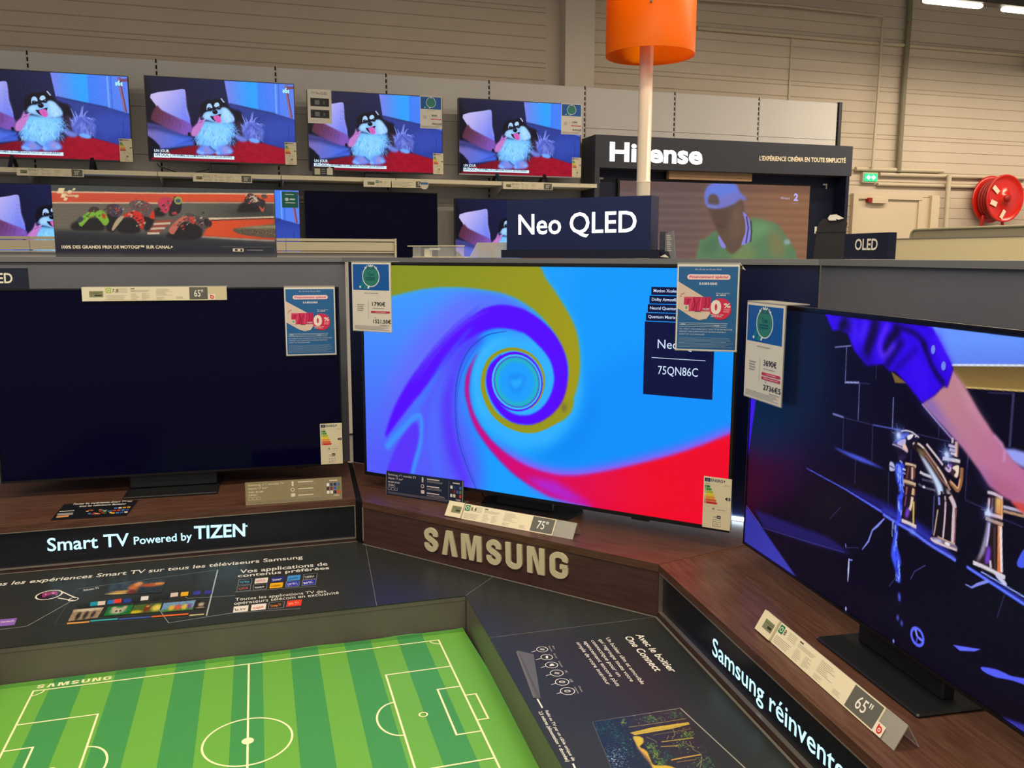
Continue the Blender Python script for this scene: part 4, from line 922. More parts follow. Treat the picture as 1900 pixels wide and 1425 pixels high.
leaves(190, 260, 26, 24, 260, tl_, dx=110, dy=140); leaves(60, 200, 30, 20, 50, tl_); leaves(220, 150, 12, 14, 40, gr_); leaves(420, 130, 44, 18, 130, gr_ + tl_[:1]); leaves(590, 100, 42, 22, 170, tl_ + gr_[:1])
leaves(170, 400, 52, 46, 330, [rgb(60, 120, 190), rgb(150, 190, 220), rgb(22, 44, 76), rgb(40, 84, 146), rgb(210, 226, 236)], (.6, 1.8)); leaves(200, 560, 70, 70, 250, [rgb(60, 120, 190), rgb(150, 190, 220), rgb(22, 44, 76), rgb(40, 84, 146)], (.6, 1.8))
leaves(890, 380, 50, 44, 300, tl_, dx=40, dy=40); leaves(670, 240, 40, 20, 110, gr_); leaves(640, 320, 34, 18, 60, gr_); leaves(800, 440, 60, 40, 160, gr_ + tl_); leaves(950, 560, 90, 60, 200, tl_)
FC.stroke(fz_((255, 190), (480, 158), (690, 124)), 2, rgb(150, 140, 60)); FC.poly(fz_((265, 230), (420, 192), (600, 165), (720, 150), (722, 162), (560, 202), (300, 246)), rgb(196, 172, 46), 0); FC.stroke(fz_((280, 236), (560, 192), (720, 158)), 1.6, rgb(130, 110, 30), 0, .7); FC.stroke(fz_((430, 246), (700, 202)), 1.6, rgb(120, 116, 56)); FC.stroke(fz_((490, 295), (720, 266)), 3, rgb(176, 160, 60)); FC.stroke(fz_((486, 329), (612, 322)), 3.6, rgb(160, 140, 56)); FC.stroke(fz_((560, 425), (660, 405), (772, 386)), 4.6, rgb(184, 150, 50)); FC.stroke(fz_((600, 440), (740, 420)), 3, rgb(120, 96, 40))
for p in ([(570, 200), (585, 240), (565, 275)], [(690, 290), (720, 350), (770, 380), (775, 440), (760, 500)], [(775, 430), (740, 470)], [(700, 330), (660, 300)], [(380, 260), (430, 280), (460, 300)], [(530, 280), (540, 250)]): FC.stroke(smooth(fz_(*p), False, 3), 1.6, rgb(140, 130, 90), 0, .9)
FC.poly(smooth(fz_((288, 256), (350, 262), (362, 300), (335, 330), (385, 360), (412, 420), (440, 462), (560, 470), (700, 560), (460, 600), (430, 490), (388, 402), (328, 342), (304, 300)), True, 3), rgb(206, 176, 40), 1); FC.poly(smooth(fz_((320, 330), (372, 372), (410, 440), (440, 500), (400, 440), (330, 352)), True, 3), rgb(210, 150, 80), 2, .8)
leaves(415, 325, 22, 16, 80, gr_); leaves(440, 380, 24, 20, 90, gr_); leaves(490, 440, 22, 16, 70, gr_); leaves(320, 275, 16, 12, 30, [rgb(200, 200, 50), rgb(160, 190, 40), rgb(220, 170, 40)]); leaves(530, 395, 20, 18, 40, tl_)
FC.noise(.12, 7)
fm_ = FC.mesh('forest_picture'); fm_.transform(Matrix(((1, 0, SH, 0), (0, 1, 0, 0), (0, 0, 1, 0), (0, 0, 0, 1)))); fm_.materials.append(M['gloss_print'])
fo = bpy.data.objects.new('forest_picture', fm_); COL.objects.link(fo)
# the grid lies in x/z: turn it flat on the table, then into the table's frame
Tf = Matrix(((FP.u[0], -FP.n[0], FP.v[0], FP.o[0]), (FP.u[1], -FP.n[1], FP.v[1], FP.o[1]), (FP.u[2], -FP.n[2], FP.v[2], FP.o[2]), (0, 0, 0, 1)))
fm_.transform(MW[tb.name].inverted() @ Tf); fo.parent = tb

# --- football pitch mat
m0 = xy(K_, 0) - uT * .0 ; MPo = onz(62, 1283, ZP); MYAW = 16.55; MPl = Plane(xy(MPo, ZP), ydir(MYAW), V(-math.sin(rad(MYAW)), math.cos(rad(MYAW)), 0))
PW, PHt = 1.296, .962
t = thing('football_mat', 'green striped football pitch mat sunk in the low table', 'mat', MPl.pt(PW / 2, -PHt / 2), MYAW)
cA = MPl.px(862, 1166)
mb = MB(); n_ = 24; x0, x1 = -.125, cA[0] - .006; top = [(x0 + (x1 - x0) * i / n_, .074 + .006 * math.sin(i * 1.3) * (i / n_) + (.006 if i == n_ else 0)) for i in range(n_ + 1)]
mb.slab(MPl, [(x0, -PHt - .08), (PW + .135, -PHt - .08)] + top[::-1], -.012, 0); mb.build('mat_base', 'mat_green', t)
P = Print(MPl, .0003, .0003); LG, DG = rgb(106, 172, 70), rgb(68, 148, 82)
sw = .0725 * 1.286; xb = .06
b0_, b1_ = -PHt - .08, .072
P.rect(x0, b0_, x1 - .003, b1_, LG); P.up()
k = 0; xx = .045
while xx < x1 - .09: P.rect(xx, b0_, min(xx + .0925, x1 - .004), b1_, DG); xx += .185
P.up(); P.rect(x0, .046, x1 - .003, b1_, rgb(84, 148, 62)); 
xx = .045
while xx < x1 - .09: P.rect(xx, .046, min(xx + .0925, x1 - .004), b1_, rgb(58, 130, 72)); xx += .185
P.up()
WL_ = rgb(236, 240, 190); lw = .0062
P.line([(0, 0), (PW, 0)], lw, WL_); P.line([(0, -PHt), (PW, -PHt)], lw, WL_); P.line([(0, lw / 2), (0, -PHt)], lw, WL_); P.line([(PW, lw / 2), (PW, -PHt)], lw, WL_); P.line([(PW / 2, 0), (PW / 2, -PHt)], lw, WL_)
P.ring(PW / 2, -PHt / 2, .122, .122, lw, WL_, n=48); P.disc(PW / 2, -PHt / 2, .017, .017, WL_)
bd_, bh = .218, .55; gd, gh = .075, .27
for s in (0, 1):
    X = (lambda v: v) if s == 0 else (lambda v: PW - v)
    P.line([(X(0), -PHt / 2 + bh / 2), (X(bd_), -PHt / 2 + bh / 2)], lw, WL_); P.line([(X(0), -PHt / 2 - bh / 2), (X(bd_), -PHt / 2 - bh / 2)], lw, WL_); P.line([(X(bd_), -PHt / 2 + bh / 2 + lw / 2), (X(bd_), -PHt / 2 - bh / 2 - lw / 2)], lw, WL_)
    P.line([(X(0), -PHt / 2 + gh / 2), (X(gd), -PHt / 2 + gh / 2)], lw, WL_); P.line([(X(0), -PHt / 2 - gh / 2), (X(gd), -PHt / 2 - gh / 2)], lw, WL_); P.line([(X(gd), -PHt / 2 + gh / 2 + lw / 2), (X(gd), -PHt / 2 - gh / 2 - lw / 2)], lw, WL_)
    P.ring(X(.146), -PHt / 2, .012, .012, .005, WL_, n=20)
    P.strip([(X(bd_ + .062 * math.cos(rad(q)) * 1.05), -PHt / 2 + .095 * math.sin(rad(q))) for q in range(-90, 91, 10)], lw, WL_)
    P.line([(X(0), -PHt / 2 + .075), (X(-.035), -PHt / 2 + .075)], lw, WL_); P.line([(X(0), -PHt / 2 - .075), (X(-.035), -PHt / 2 - .075)], lw, WL_); P.line([(X(-.035), -PHt / 2 + .078), (X(-.035), -PHt / 2 - .078)], lw, WL_)
    P.strip([(X(.032 * math.cos(rad(q))), -.032 * math.sin(rad(q))) for q in range(0, 91, 15)], lw * .8, WL_); P.strip([(X(.032 * math.cos(rad(q))), -PHt + .032 * math.sin(rad(q))) for q in range(0, 91, 15)], lw * .8, WL_)
P.brand(.004, .014, .024, .218, WL_); P.build('pitch_marking', 'print', t, 'mat_base')
# ------------------------------------------------------------------ the three large sets on the units
def big(label, bl, yaw, W, H, **k):
    o = V(*bl); pl = Plane(o + ydir(yaw) * W / 2, ydir(yaw), (0, 0, 1)); base = xy(pl.o, ZC); return pl, base
# swirl picture
CW, CHt = 1.671, .957
cpl, cbase = big('', (-.667, 3.802, .665), -29.63, CW, CHt)
S = Canvas(cpl, -CW / 2 + .011, .014, CW / 2 - .011, CHt - .014, 600, rgb(22, 158, 255))
def s1(*p): return S.px(p, (620, 440), .41053)
def sk(path, ws, col, soft=0, alpha=1.0, k=4):
    P = smooth(list(s1(*path)), False, k); n = len(path); W = []
    for i in range(len(P)):
        f = i / k; j = min(int(f), n - 2); W.append((ws[j] * (1 - (f - j)) + ws[j + 1] * (f - j)) * .41053 * S.k / 425.0)
    S.poly(ribbon(P, W), col, soft, alpha)
def se(x, y, rx, ry, col, soft=0):
    c0 = s1((x, y))[0]; S.ell(c0[0], c0[1], abs(s1((x + rx, y))[0][0] - c0[0]), abs(s1((x, y + ry))[0][1] - c0[1]), col, soft)
def sp(path, col, soft=0, alpha=1.0, k=4, **kw): S.poly(smooth(list(s1(*path)), True, k), col, soft, alpha, **kw)
sp([(90, 200), (600, 200), (560, 600), (650, 1180), (120, 1100)], rgb(62, 150, 255), 14, 1, col2=rgb(84, 92, 250), gdir=(s1((250, 300))[0], s1((330, 1000))[0]))
sp([(1120, 120), (1900, 100), (1900, 500), (1300, 720), (1150, 600)], rgb(10, 152, 255), 12, .8)
sp([(1100, 650), (1450, 500), (1850, 600), (1850, 850), (1200, 1060), (900, 960), (1000, 820)], rgb(4, 140, 252), 14, .8)
sp([(640, 600), (700, 460), (900, 430), (1080, 560), (1120, 760), (960, 960), (780, 930), (640, 800)], rgb(48, 176, 255), 8)
sp([(860, 960), (1000, 960), (1130, 840), (1150, 700), (1190, 800), (1080, 980), (940, 1010)], rgb(0, 132, 240), 12, .7)
# violet wings
sk([(260, 700), (380, 500), (520, 360), (660, 290), (800, 285), (920, 350)], [60, 130, 150, 130, 90, 40], rgb(104, 124, 255), 16, .55)
sk([(900, 400), (760, 320), (640, 330), (520, 410), (400, 540), (300, 700), (240, 860)], [80, 130, 150, 140, 130, 110, 60], rgb(104, 96, 252), 14, .6)
sk([(660, 440), (580, 520), (530, 640), (512, 780), (540, 960), (600, 1120)], [60, 60, 66, 70, 70, 50], rgb(88, 46, 250), 7, .85)
sk([(560, 520), (470, 640), (430, 760), (400, 900)], [40, 60, 60, 40], rgb(92, 66, 250), 9, .7)
sk([(235, 900), (290, 790), (370, 670), (460, 560), (560, 450), (660, 385), (760, 358), (860, 380)], [10, 56, 84, 84, 72, 84, 92, 88], rgb(84, 6, 255), 2)
sk([(620, 410), (500, 560), (420, 700), (330, 820), (250, 910)], [6, 16, 26, 22, 26], rgb(66, 116, 255), 3, .9)
sk([(560, 560), (470, 700), (440, 800), (450, 950), (480, 1100)], [10, 26, 36, 40, 40], rgb(74, 110, 255), 7, .8)
sk([(235, 950), (300, 880), (370, 810), (395, 820), (390, 930), (350, 1070)], [30, 30, 26, 20, 22, 26], rgb(62, 146, 255), 2, .95)
sp([(240, 1080), (275, 960), (330, 870), (372, 836), (384, 900), (360, 1000), (330, 1090)], rgb(88, 52, 250), 2)
# yellow sweep
yl = rgb(150, 150, 26)
S.poly(smooth(list(s1((60, 100), (480, 90), (880, 110), (965, 190), (1040, 300), (1100, 420), (1118, 560), (1105, 680), (1060, 790), (1010, 830), (985, 790), (1020, 722), (1046, 660), (1055, 600), (1040, 530), (985, 425), (900, 335), (800, 272), (700, 246), (560, 232), (400, 240), (60, 300))), True, 4), rgb(64, 170, 210), 4)
S.poly(smooth(list(s1((60, 60), (480, 60), (884, 116), (958, 190), (1034, 300), (1094, 420), (1112, 560), (1098, 680), (1055, 785), (1010, 822), (990, 788), (1024, 722), (1052, 660), (1062, 600), (1046, 526), (990, 420), (905, 328), (800, 265), (700, 240), (560, 226), (400, 234), (60, 290))), True, 4), rgb(134, 144, 32), 1, 1, rgb(160, 152, 24), (s1((400, 180))[0], s1((1080, 600))[0]))
# yellow loop, then the violet crescent
sk([(1062, 770), (1000, 818), (900, 865), (800, 850), (720, 790), (676, 690), (682, 600), (722, 535), (800, 505), (880, 525), (932, 580), (950, 650), (932, 724), (890, 772)], [16, 44, 36, 30, 28, 24, 20, 16, 14, 12, 11, 10, 8, 6], yl, 0)
sp([(1000, 800), (1040, 745), (1082, 730), (1072, 790), (1020, 834)], yl, 1)
sk([(640, 395), (690, 368), (760, 358), (860, 380), (950, 450), (1010, 540), (1026, 640), (1004, 730), (950, 795), (880, 825), (800, 812), (735, 752), (700, 670), (708, 590), (760, 536)], [60, 84, 92, 88, 88, 74, 60, 58, 46, 40, 36, 28, 22, 18, 14], rgb(84, 0, 255), 1)
for k in range(5): sk([(700 - k * 14, 330 - k * 6), (590 - k * 16, 390 + k * 4), (480 - k * 18, 500 + k * 10), (380 - k * 14, 640 + k * 8)], [4, 10, 9, 3], (rgb(110, 120, 255), rgb(70, 20, 250))[k % 2], 2, .6)
# core
sp([(640, 560), (700, 480), (780, 455), (700, 520), (660, 600), (655, 720), (700, 810), (650, 760), (630, 660)], rgb(60, 184, 255), 4, .8)
se(822, 652, 112, 124, rgb(40, 170, 250), 0)
se(822, 652, 122, 134, rgb(84, 0, 255), 0); se(824, 654, 114, 124, rgb(64, 196, 240), 0); se(825, 654, 106, 116, rgb(84, 40, 230), 0)
se(825, 654, 102, 112, rgb(36, 182, 190), 1); se(825, 654, 84, 94, rgb(26, 158, 255), 3)
sp([(790, 630), (815, 618), (850, 620), (866, 640), (850, 690), (820, 705), (795, 680)], rgb(18, 136, 245), 3, .8); sp([(800, 640), (822, 645), (845, 632), (852, 655), (822, 685), (802, 665)], rgb(40, 172, 255), 2, .9)
S.ell(*s1((1041, 770))[0], 4, 6, rgb(120, 112, 60), 2)
sk([(780, 425), (690, 444), (610, 510), (565, 610), (549, 740), (560, 900), (600, 1030), (645, 1140)], [3, 5, 6, 6, 6, 6, 6, 5], rgb(30, 70, 190), 0, .85); sk([(640, 500), (580, 610), (556, 740), (570, 900), (640, 1110)], [2, 4, 4, 4, 3], rgb(30, 90, 210), 0, .7)
# red
red_in = [(686, 492), (640, 545), (614, 640), (618, 750), (668, 860), (760, 960), (880, 1036), (1020, 1074), (1150, 1070), (1350, 1030), (1600, 962), (1860, 860)]
red_out = [(1900, 1400), (1650, 1330), (1050, 1190), (940, 1150), (820, 1075), (720, 975), (640, 862), (606, 765), (592, 690), (602, 610), (640, 535)]
S.poly(list(s1(*[(x - 6, y - 24) for x, y in smooth(red_in, False, 3)[14:]], *red_out[:4], (900, 1130))), rgb(170, 80, 245), 7, .95)
S.poly(list(s1(*smooth(red_in, False, 4), *smooth(red_out, False, 4))), rgb(206, 0, 130), 2, 1, rgb(240, 2, 40), (s1((720, 950))[0], s1((1450, 1150))[0]))
S.poly(list(s1((1040, 1190), (940, 1140), (860, 1080), (1000, 1100), (1180, 1215))), rgb(170, 40, 230), 5, .8)
swirl = S.mesh('swirl_picture')
tvC = make_tv('large television showing a blue and yellow paint swirl', cbase, -29.63, CW, CHt, .665 - ZC, swirl, None, bz=.009, chin=.014, thick=.03)
def wedge(t, pw, fw, y0, y1, z1=.014):
    """trapezoid foot plate, wider behind"""
    mb = MB(); pts = [(-fw / 2, y0, 0), (fw / 2, y0, 0), (pw / 2, y1, 0), (-pw / 2, y1, 0)]; mb.prism([V(*p) + V(0, 0, z1) for p in pts], V(0, 0, -z1)); return mb.build('stand_plate', 'stand_black', t, world=False)
mb = MB(); mb.prism([V(-.22, .004, .012), V(.185, .004, .012), V(.20, .12, .012), V(.165, .178, .012), V(-.205, .178, .012), V(-.26, .11, .012)], V(0, 0, -.012)); mb.build('stand_plate', 'stand_black', tvC, world=False)
MB().cbox(-.16, .10, .032, .06, .012, .12, .004).build('stand_neck', 'stand_black', tvC, world=False)
MB().box(.46, .53, -.004, .02, .665 - ZC - .008, .665 - ZC).build('sensor', 'tv_black', tvC, world=False)
# on-screen model card
P = Print(cpl.off(.003), .0002, .0003); nv_ = rgb(6, 14, 60); tx_ = rgb(210, 230, 255)
def cq(x, y): return cpl.px(x, y)
a0, b1 = cq(1197, 596); a1 = cq(1326, 640)[0]; b0 = cq(1195, 731)[1]
P.rect(a0, b0, a1, b1, nv_)
rows = [('Quantum Matrix Technology', 580), ('Neural Quantum Processor', 563.5), ('Dolby Atmos\u00ae', 546), ('Motion Xcelerator Turbo', 529)]
for i, (s_, y) in enumerate(rows):
    hh = .029; bb = b1 + .0025 + i * .0315; aa = a0 + .004 + i * .006; P.rect(aa, bb, a1, bb + hh, nv_); P.up(); P.text(s_, aa + .009, bb + .0105, .0105, tx_, bold=.01, sx=1.0); P.lay -= 1
P.up(); P.text('Neo QLED', a0 + .052, cq(1224, 646)[1], .032, tx_, bold=0.0, sx=1.0); x_, y_ = cq(1208, 663); P.rect(a0 + .03, y_ - .001, a1 - .03, y_ + .001, tx_); P.text('75QN86C', a0 + .056, cq(1226, 694)[1], .030, tx_, w=a1 - a0 - .112)
P.build('model_card', 'screen_picture', tvC, 'screen')

# dark set
lpl, lbase = big('', (-2.191, 3.573, .678), 14.43, 1.444, .830)
tvL = make_tv('wide switched off television beside the swirl picture, with dark blue glass', lbase, 14.43, 1.444, .830, .678 - ZC, None, None, bz=.006, chin=.009, thick=.012)
MB().cbox(-.225, .165, -.125, .24, 0, .01, .003).build('stand_plate', 'stand_black', tvL, world=False); MB().cbox(-.215, .155, .014, .05, .012, .12, .004).build('stand_neck', 'stand_black', tvL, world=False); MB().box(.50, .56, -.004, .012, .678 - ZC - .006, .678 - ZC).build('sensor', 'tv_black', tvL, world=False)

# kitchen picture
RW, RH = 1.444, .826
rpl, rbase = big('', (.798, 2.825, .677), -77.78, RW, RH)
Kc = Canvas(rpl, -RW / 2 + .005, .008, RW / 2 - .005, RH - .014, 640, rgb(7, 4, 26))
def k1(*p): return Kc.px(p, (1520, 570), .20354)
def k2(*p): return Kc.px(p, (1380, 780), .29478)
def kp(*p): return Kc.px(p)
Kc.poly(kp((1390, 580), (1540, 580), (1530, 760), (1400, 880)), rgb(6, 22, 44), 16, .8); Kc.poly(kp((1390, 800), (1500, 820), (1480, 920), (1390, 960)), rgb(26, 6, 42), 16, .8); Kc.poly(kp((1700, 1250), (2300, 1500), (2300, 1900), (1800, 1500)), rgb(20, 4, 14), 18, .8)
# window and sill
Kc.poly(k1((1000, 170), (4200, 560), (4200, 900), (1900, 520), (1215, 522)), rgb(104, 150, 255), 0, 1, rgb(96, 130, 240), (k1((1300, 300))[0], k1((1300, 520))[0]))
Kc.poly(k1((1215, 530), (1900, 532), (4200, 640), (4200, 1130), (1900, 762), (1330, 728)), rgb(104, 84, 46), 0, 1, rgb(142, 112, 62), (k1((1500, 540))[0], k1((1500, 740))[0]))
Kc.poly(k1((665, 585), (790, 680), (805, 694), (700, 688)), rgb(116, 92, 50)); Kc.stroke(k1((1215, 526), (1900, 530), (4200, 650)), 2, rgb(220, 230, 255)); Kc.stroke(k1((1340, 730), (1900, 765), (4200, 1135)), 1.5, rgb(210, 180, 110))
# grout lines
g1, g2 = rgb(120, 125, 190), rgb(46, 46, 90)
for a, b, w, cc in (((150, 365), (300, 350), 1.6, g1), ((258, 360), (245, 670), 1.2, g1), ((530, 510), (525, 660), 1.2, g2), ((240, 684), (370, 687), 2.2, rgb(160, 165, 230)), ((370, 690), (470, 698), 1.2, g2), ((375, 690), (362, 1035), 1.2, g1), ((685, 820), (675, 1105), 1.6, g1), ((130, 970), (230, 1003), 2.4, g1), ((230, 1005), (500, 1072), 1.2, g2), ((230, 1005), (222, 1290), 1.0, g2), ((497, 1065), (488, 1410), 1.0, g2), ((500, 1072), (760, 1122), 1.6, rgb(80, 90, 190)), ((1100, 1070), (1095, 1190), 1.0, g2), ((900, 1155), (1200, 1225), 1.2, g2), ((1782, 780), (1745, 1270), 3.0, rgb(58, 56, 96)), ((1540, 776), (1790, 788), 1.2, g2), ((1370, 1350), (1360, 1460), 1.4, g2)):
    Kc.stroke(k1(a, b), w, cc, 0, .9)
Kc.poly(k1((120, 1265), (480, 1415), (520, 1440), (300, 1370)), rgb(60, 70, 170), 1, .9); Kc.poly(k2((560, 165), (760, 235), (900, 310), (740, 258)), rgb(70, 84, 210), 1, .95)
for a, b in (((632, 0), (628, 220)), ((818, 20), (810, 270)), ((710, 240), (704, 400)), ((918, 320), (914, 560)), ((1060, 180), (1056, 260)), ((1210, 440), (1196, 700)), ((1416, 220), (1400, 500)), ((1400, 500), (1540, 560)), ((1640, 620), (1764, 670))): Kc.stroke(k2(a, b), 1.2, g2, 0, .9)
# worktop edge
Kc.poly(k2((600, 395), (800, 470), (990, 560), (1200, 700), (1330, 850), (1000, 650), (760, 500)), rgb(26, 24, 104), 2)
Kc.stroke(k2((400, 300), (640, 430), (900, 590), (1120, 730), (1340, 880)), [1, 1.5, 3, 3.4, 3], rgb(84, 100, 245)); Kc.stroke(k2((900, 580), (1120, 715), (1330, 862)), 1.6, rgb(150, 170, 255))
Kc.poly(k2((1400, 905), (1764, 1120), (2500, 1560), (2500, 1620), (1764, 1165), (1430, 945)), rgb(38, 40, 150), 0); Kc.stroke(k2((1410, 920), (1764, 1150), (2500, 1600)), 2.6, rgb(96, 120, 255)); Kc.stroke(k2((1500, 950), (1764, 1105), (2500, 1530)), 1.4, rgb(150, 170, 255))
# reflections in the lower corner
Kc.poly(k2((0, 520), (110, 660), (340, 990), (0, 780)), rgb(48, 50, 158), 1, 1, rgb(58, 58, 175), (k2((50, 620))[0], k2((250, 900))[0])); Kc.poly(k2((70, 560), (540, 735), (690, 845), (430, 780), (130, 672)), rgb(28, 24, 92), 2); Kc.stroke(k2((20, 535), (110, 660)), 1.2, rgb(90, 90, 190)); Kc.stroke(k2((110, 670), (400, 760), (640, 830)), 1, rgb(70, 66, 150), 0, .8)
vc = rgb(130, 140, 236)
Kc.stroke(k2((892, 615), (850, 660), (815, 690), (790, 760), (750, 812)), [1.5, 3, 2, 2.5, 1], vc); Kc.stroke(k2((668, 868), (664, 940), (660, 1015)), [2, 3, 1], rgb(190, 195, 245)); Kc.stroke(k2((645, 775), (650, 800)), 1.4, vc); Kc.stroke(k2((650, 800), (730, 800)), 1, g2); Kc.stroke(k2((668, 876), (690, 878)), 1.6, vc)
Kc.stroke(k2((620, 540), (545, 620)), 1, g2); Kc.stroke(k2((1150, 910), (1080, 950), (1055, 1000)), 1, rgb(70, 70, 140)); Kc.stroke(k2((960, 990), (920, 1045)), 1.2, g2); Kc.stroke(k2((1545, 1010), (1480, 1030), (1440, 1050), (1400, 1030)), [3, 3, 2, .8], vc); Kc.stroke(k2((1650, 1090), (1600, 1240)), 1, g2); Kc.ell(*k2((648, 1185))[0], 1.4, 3, rgb(170, 180, 250)); Kc.ell(*k2((948, 1388))[0], 1.4, 2.4, rgb(130, 140, 240))
Kc.poly(kp((1770, 1196), (1790, 1199), (1822, 1204), (1810, 1208), (1783, 1207)), rgb(96, 104, 250)); Kc.poly(smooth(list(kp((1822, 1237), (1845, 1240), (1862, 1246), (1880, 1254), (1920, 1262), (1920, 1275), (1880, 1262), (1850, 1256), (1828, 1246))), True, 3), rgb(84, 94, 245)); Kc.poly(kp((1853, 1327), (1905, 1345), (2020, 1420), (2000, 1440), (1900, 1366)), rgb(56, 54, 170), 1)
# taps: polished metal, water
def n1(*p): return Kc.px(p, (1640, 780), .16807)
def n2(*p): return Kc.px(p, (1640, 920), .16807)
def n3(*p): return Kc.px(p, (1780, 880), .23121)
def fill(f, pts, cc, soft=0, k=3, al=1.0, c2=None, g=None):
    P = smooth(list(f(*pts)), True, k); Kc.poly(P, cc, soft, al, c2, (f(g[0])[0], f(g[1])[0]) if g else None)
def hl(f, pts, w, cc, soft=0, al=.95): Kc.stroke(smooth(list(f(*pts)), False, 3), w, cc, soft, al)
# worktop edge under the tap
fill(n2, [(0, 115), (150, 185), (400, 320), (560, 480), (800, 680), (805, 705), (700, 660), (400, 480), (150, 300), (0, 215)], rgb(34, 38, 140), 1, 2); hl(n2, [(0, 200), (150, 296), (330, 398), (500, 524), (700, 646), (805, 712)], 3.2, rgb(98, 116, 245)); hl(n2, [(0, 150), (200, 260), (420, 400), (640, 560), (790, 676)], 1.4, rgb(60, 66, 190), 1, .8); Kc.ell(*n2((325, 392))[0], 5, 3, rgb(120, 150, 255), 2, .8)
# falling water
fill(n1, [(135, 485), (185, 470), (232, 490), (225, 600), (220, 760), (226, 952), (165, 952), (190, 800), (160, 700), (140, 600)], rgb(52, 80, 240), 1)
fill(n2, [(160, 0), (226, 0), (215, 120), (205, 250), (160, 320), (165, 420), (150, 520), (180, 640), (200, 740), (180, 800), (195, 880), (190, 952), (150, 940), (145, 860), (120, 760), (90, 660), (95, 570), (120, 440), (135, 320), (165, 220)], rgb(62, 84, 245), 1)
rw = random.Random(4)
for k in range(30):
    y = rw.uniform(480, 900); x = 150 + rw.random() * 65 + (y - 480) * .06; hl(n1, [(x, y), (x + rw.uniform(-6, 10), y + 40), (x + rw.uniform(-4, 16), y + rw.uniform(70, 120))], 1.3, rgb(150, 180, 255) if k % 3 else rgb(30, 44, 190), 0, .8)
for k in range(40):
    y = rw.uniform(0, 900); x = (190 if y < 260 else 130 if y < 700 else 165) + rw.uniform(-28, 28); hl(n2, [(x, y), (x + rw.uniform(-5, 5), y + 30), (x + rw.uniform(-8, 8), y + rw.uniform(50, 90))], 1.4, rgb(146, 176, 255) if k % 3 else rgb(26, 36, 180), 0, .8)
for x, y in ((984, 1100), (986, 1120), (975, 1240), (1000, 1275)): Kc.ell(*k2((x, y))[0], 1.8, 3.4, rgb(80, 96, 230), 1)
# cross handle and its post behind the water
fill(n1, [(75, 458), (108, 460), (130, 510), (130, 552), (78, 556), (70, 515)], rgb(176, 182, 214), 0, 2); hl(n1, [(75, 500), (128, 530)], 1.6, rgb(60, 60, 110)); hl(n1, [(215, 535), (250, 545)], 2.2, rgb(190, 190, 225)); hl(n1, [(215, 578), (250, 588)], 1.8, rgb(150, 150, 200))
fill(n1, [(252, 468), (350, 486), (362, 540), (345, 660), (335, 690), (238, 655), (262, 560)], rgb(46, 24, 30), 0); hl(n1, [(325, 505), (322, 650)], 3.4, rgb(214, 176, 158)); hl(n1, [(350, 505), (348, 640)], 1.6, rgb(120, 70, 60)); hl(n1, [(282, 520), (262, 640)], 2.4, rgb(108, 62, 60)); hl(n1, [(245, 478), (300, 488), (366, 508)], 3.4, rgb(216, 188, 160)); hl(n1, [(250, 494), (352, 514)], 1.4, rgb(70, 40, 40)); hl(n1, [(228, 668), (300, 688), (362, 712)], 4.2, rgb(206, 176, 150)); hl(n1, [(236, 690), (356, 728)], 1.8, rgb(110, 80, 70))
fill(n1, [(242, 716), (350, 734), (345, 800), (358, 952), (215, 952), (245, 840)], rgb(34, 18, 28), 0); hl(n1, [(264, 730), (252, 850), (236, 952)], 2.6, rgb(146, 88, 106)); hl(n1, [(338, 750), (322, 860), (306, 952)], 4.2, rgb(226, 180, 144)); hl(n1, [(350, 760), (352, 940)], 1.4, rgb(130, 90, 60))
fill(n2, [(225, 0), (358, 0), (362, 150), (350, 250), (372, 340), (290, 320), (205, 265), (215, 150)], rgb(30, 16, 32), 0); fill(n2, [(256, 150), (284, 128), (292, 186), (268, 240), (244, 224)], rgb(118, 58, 200), 1); hl(n2, [(325, 10), (312, 100), (294, 156)], 4, rgb(232, 200, 178)); hl(n2, [(340, 60), (336, 200), (336, 322)], 2.6, rgb(214, 184, 100)); hl(n2, [(258, 0), (240, 110)], 1.8, rgb(120, 70, 110)); hl(n2, [(206, 268), (280, 298), (368, 342)], 4, rgb(226, 210, 206))
# bars between the handles
hl(n1, [(408, 568), (460, 596), (545, 628)], 3, rgb(214, 206, 218)); hl(n1, [(430, 648), (565, 682)], 2.4, rgb(74, 66, 92)); hl(n1, [(390, 698), (450, 735), (580, 772)], 2.2, rgb(96, 86, 110)); Kc.ell(*n1((452, 733))[0], 2, 1.4, rgb(210, 210, 230))
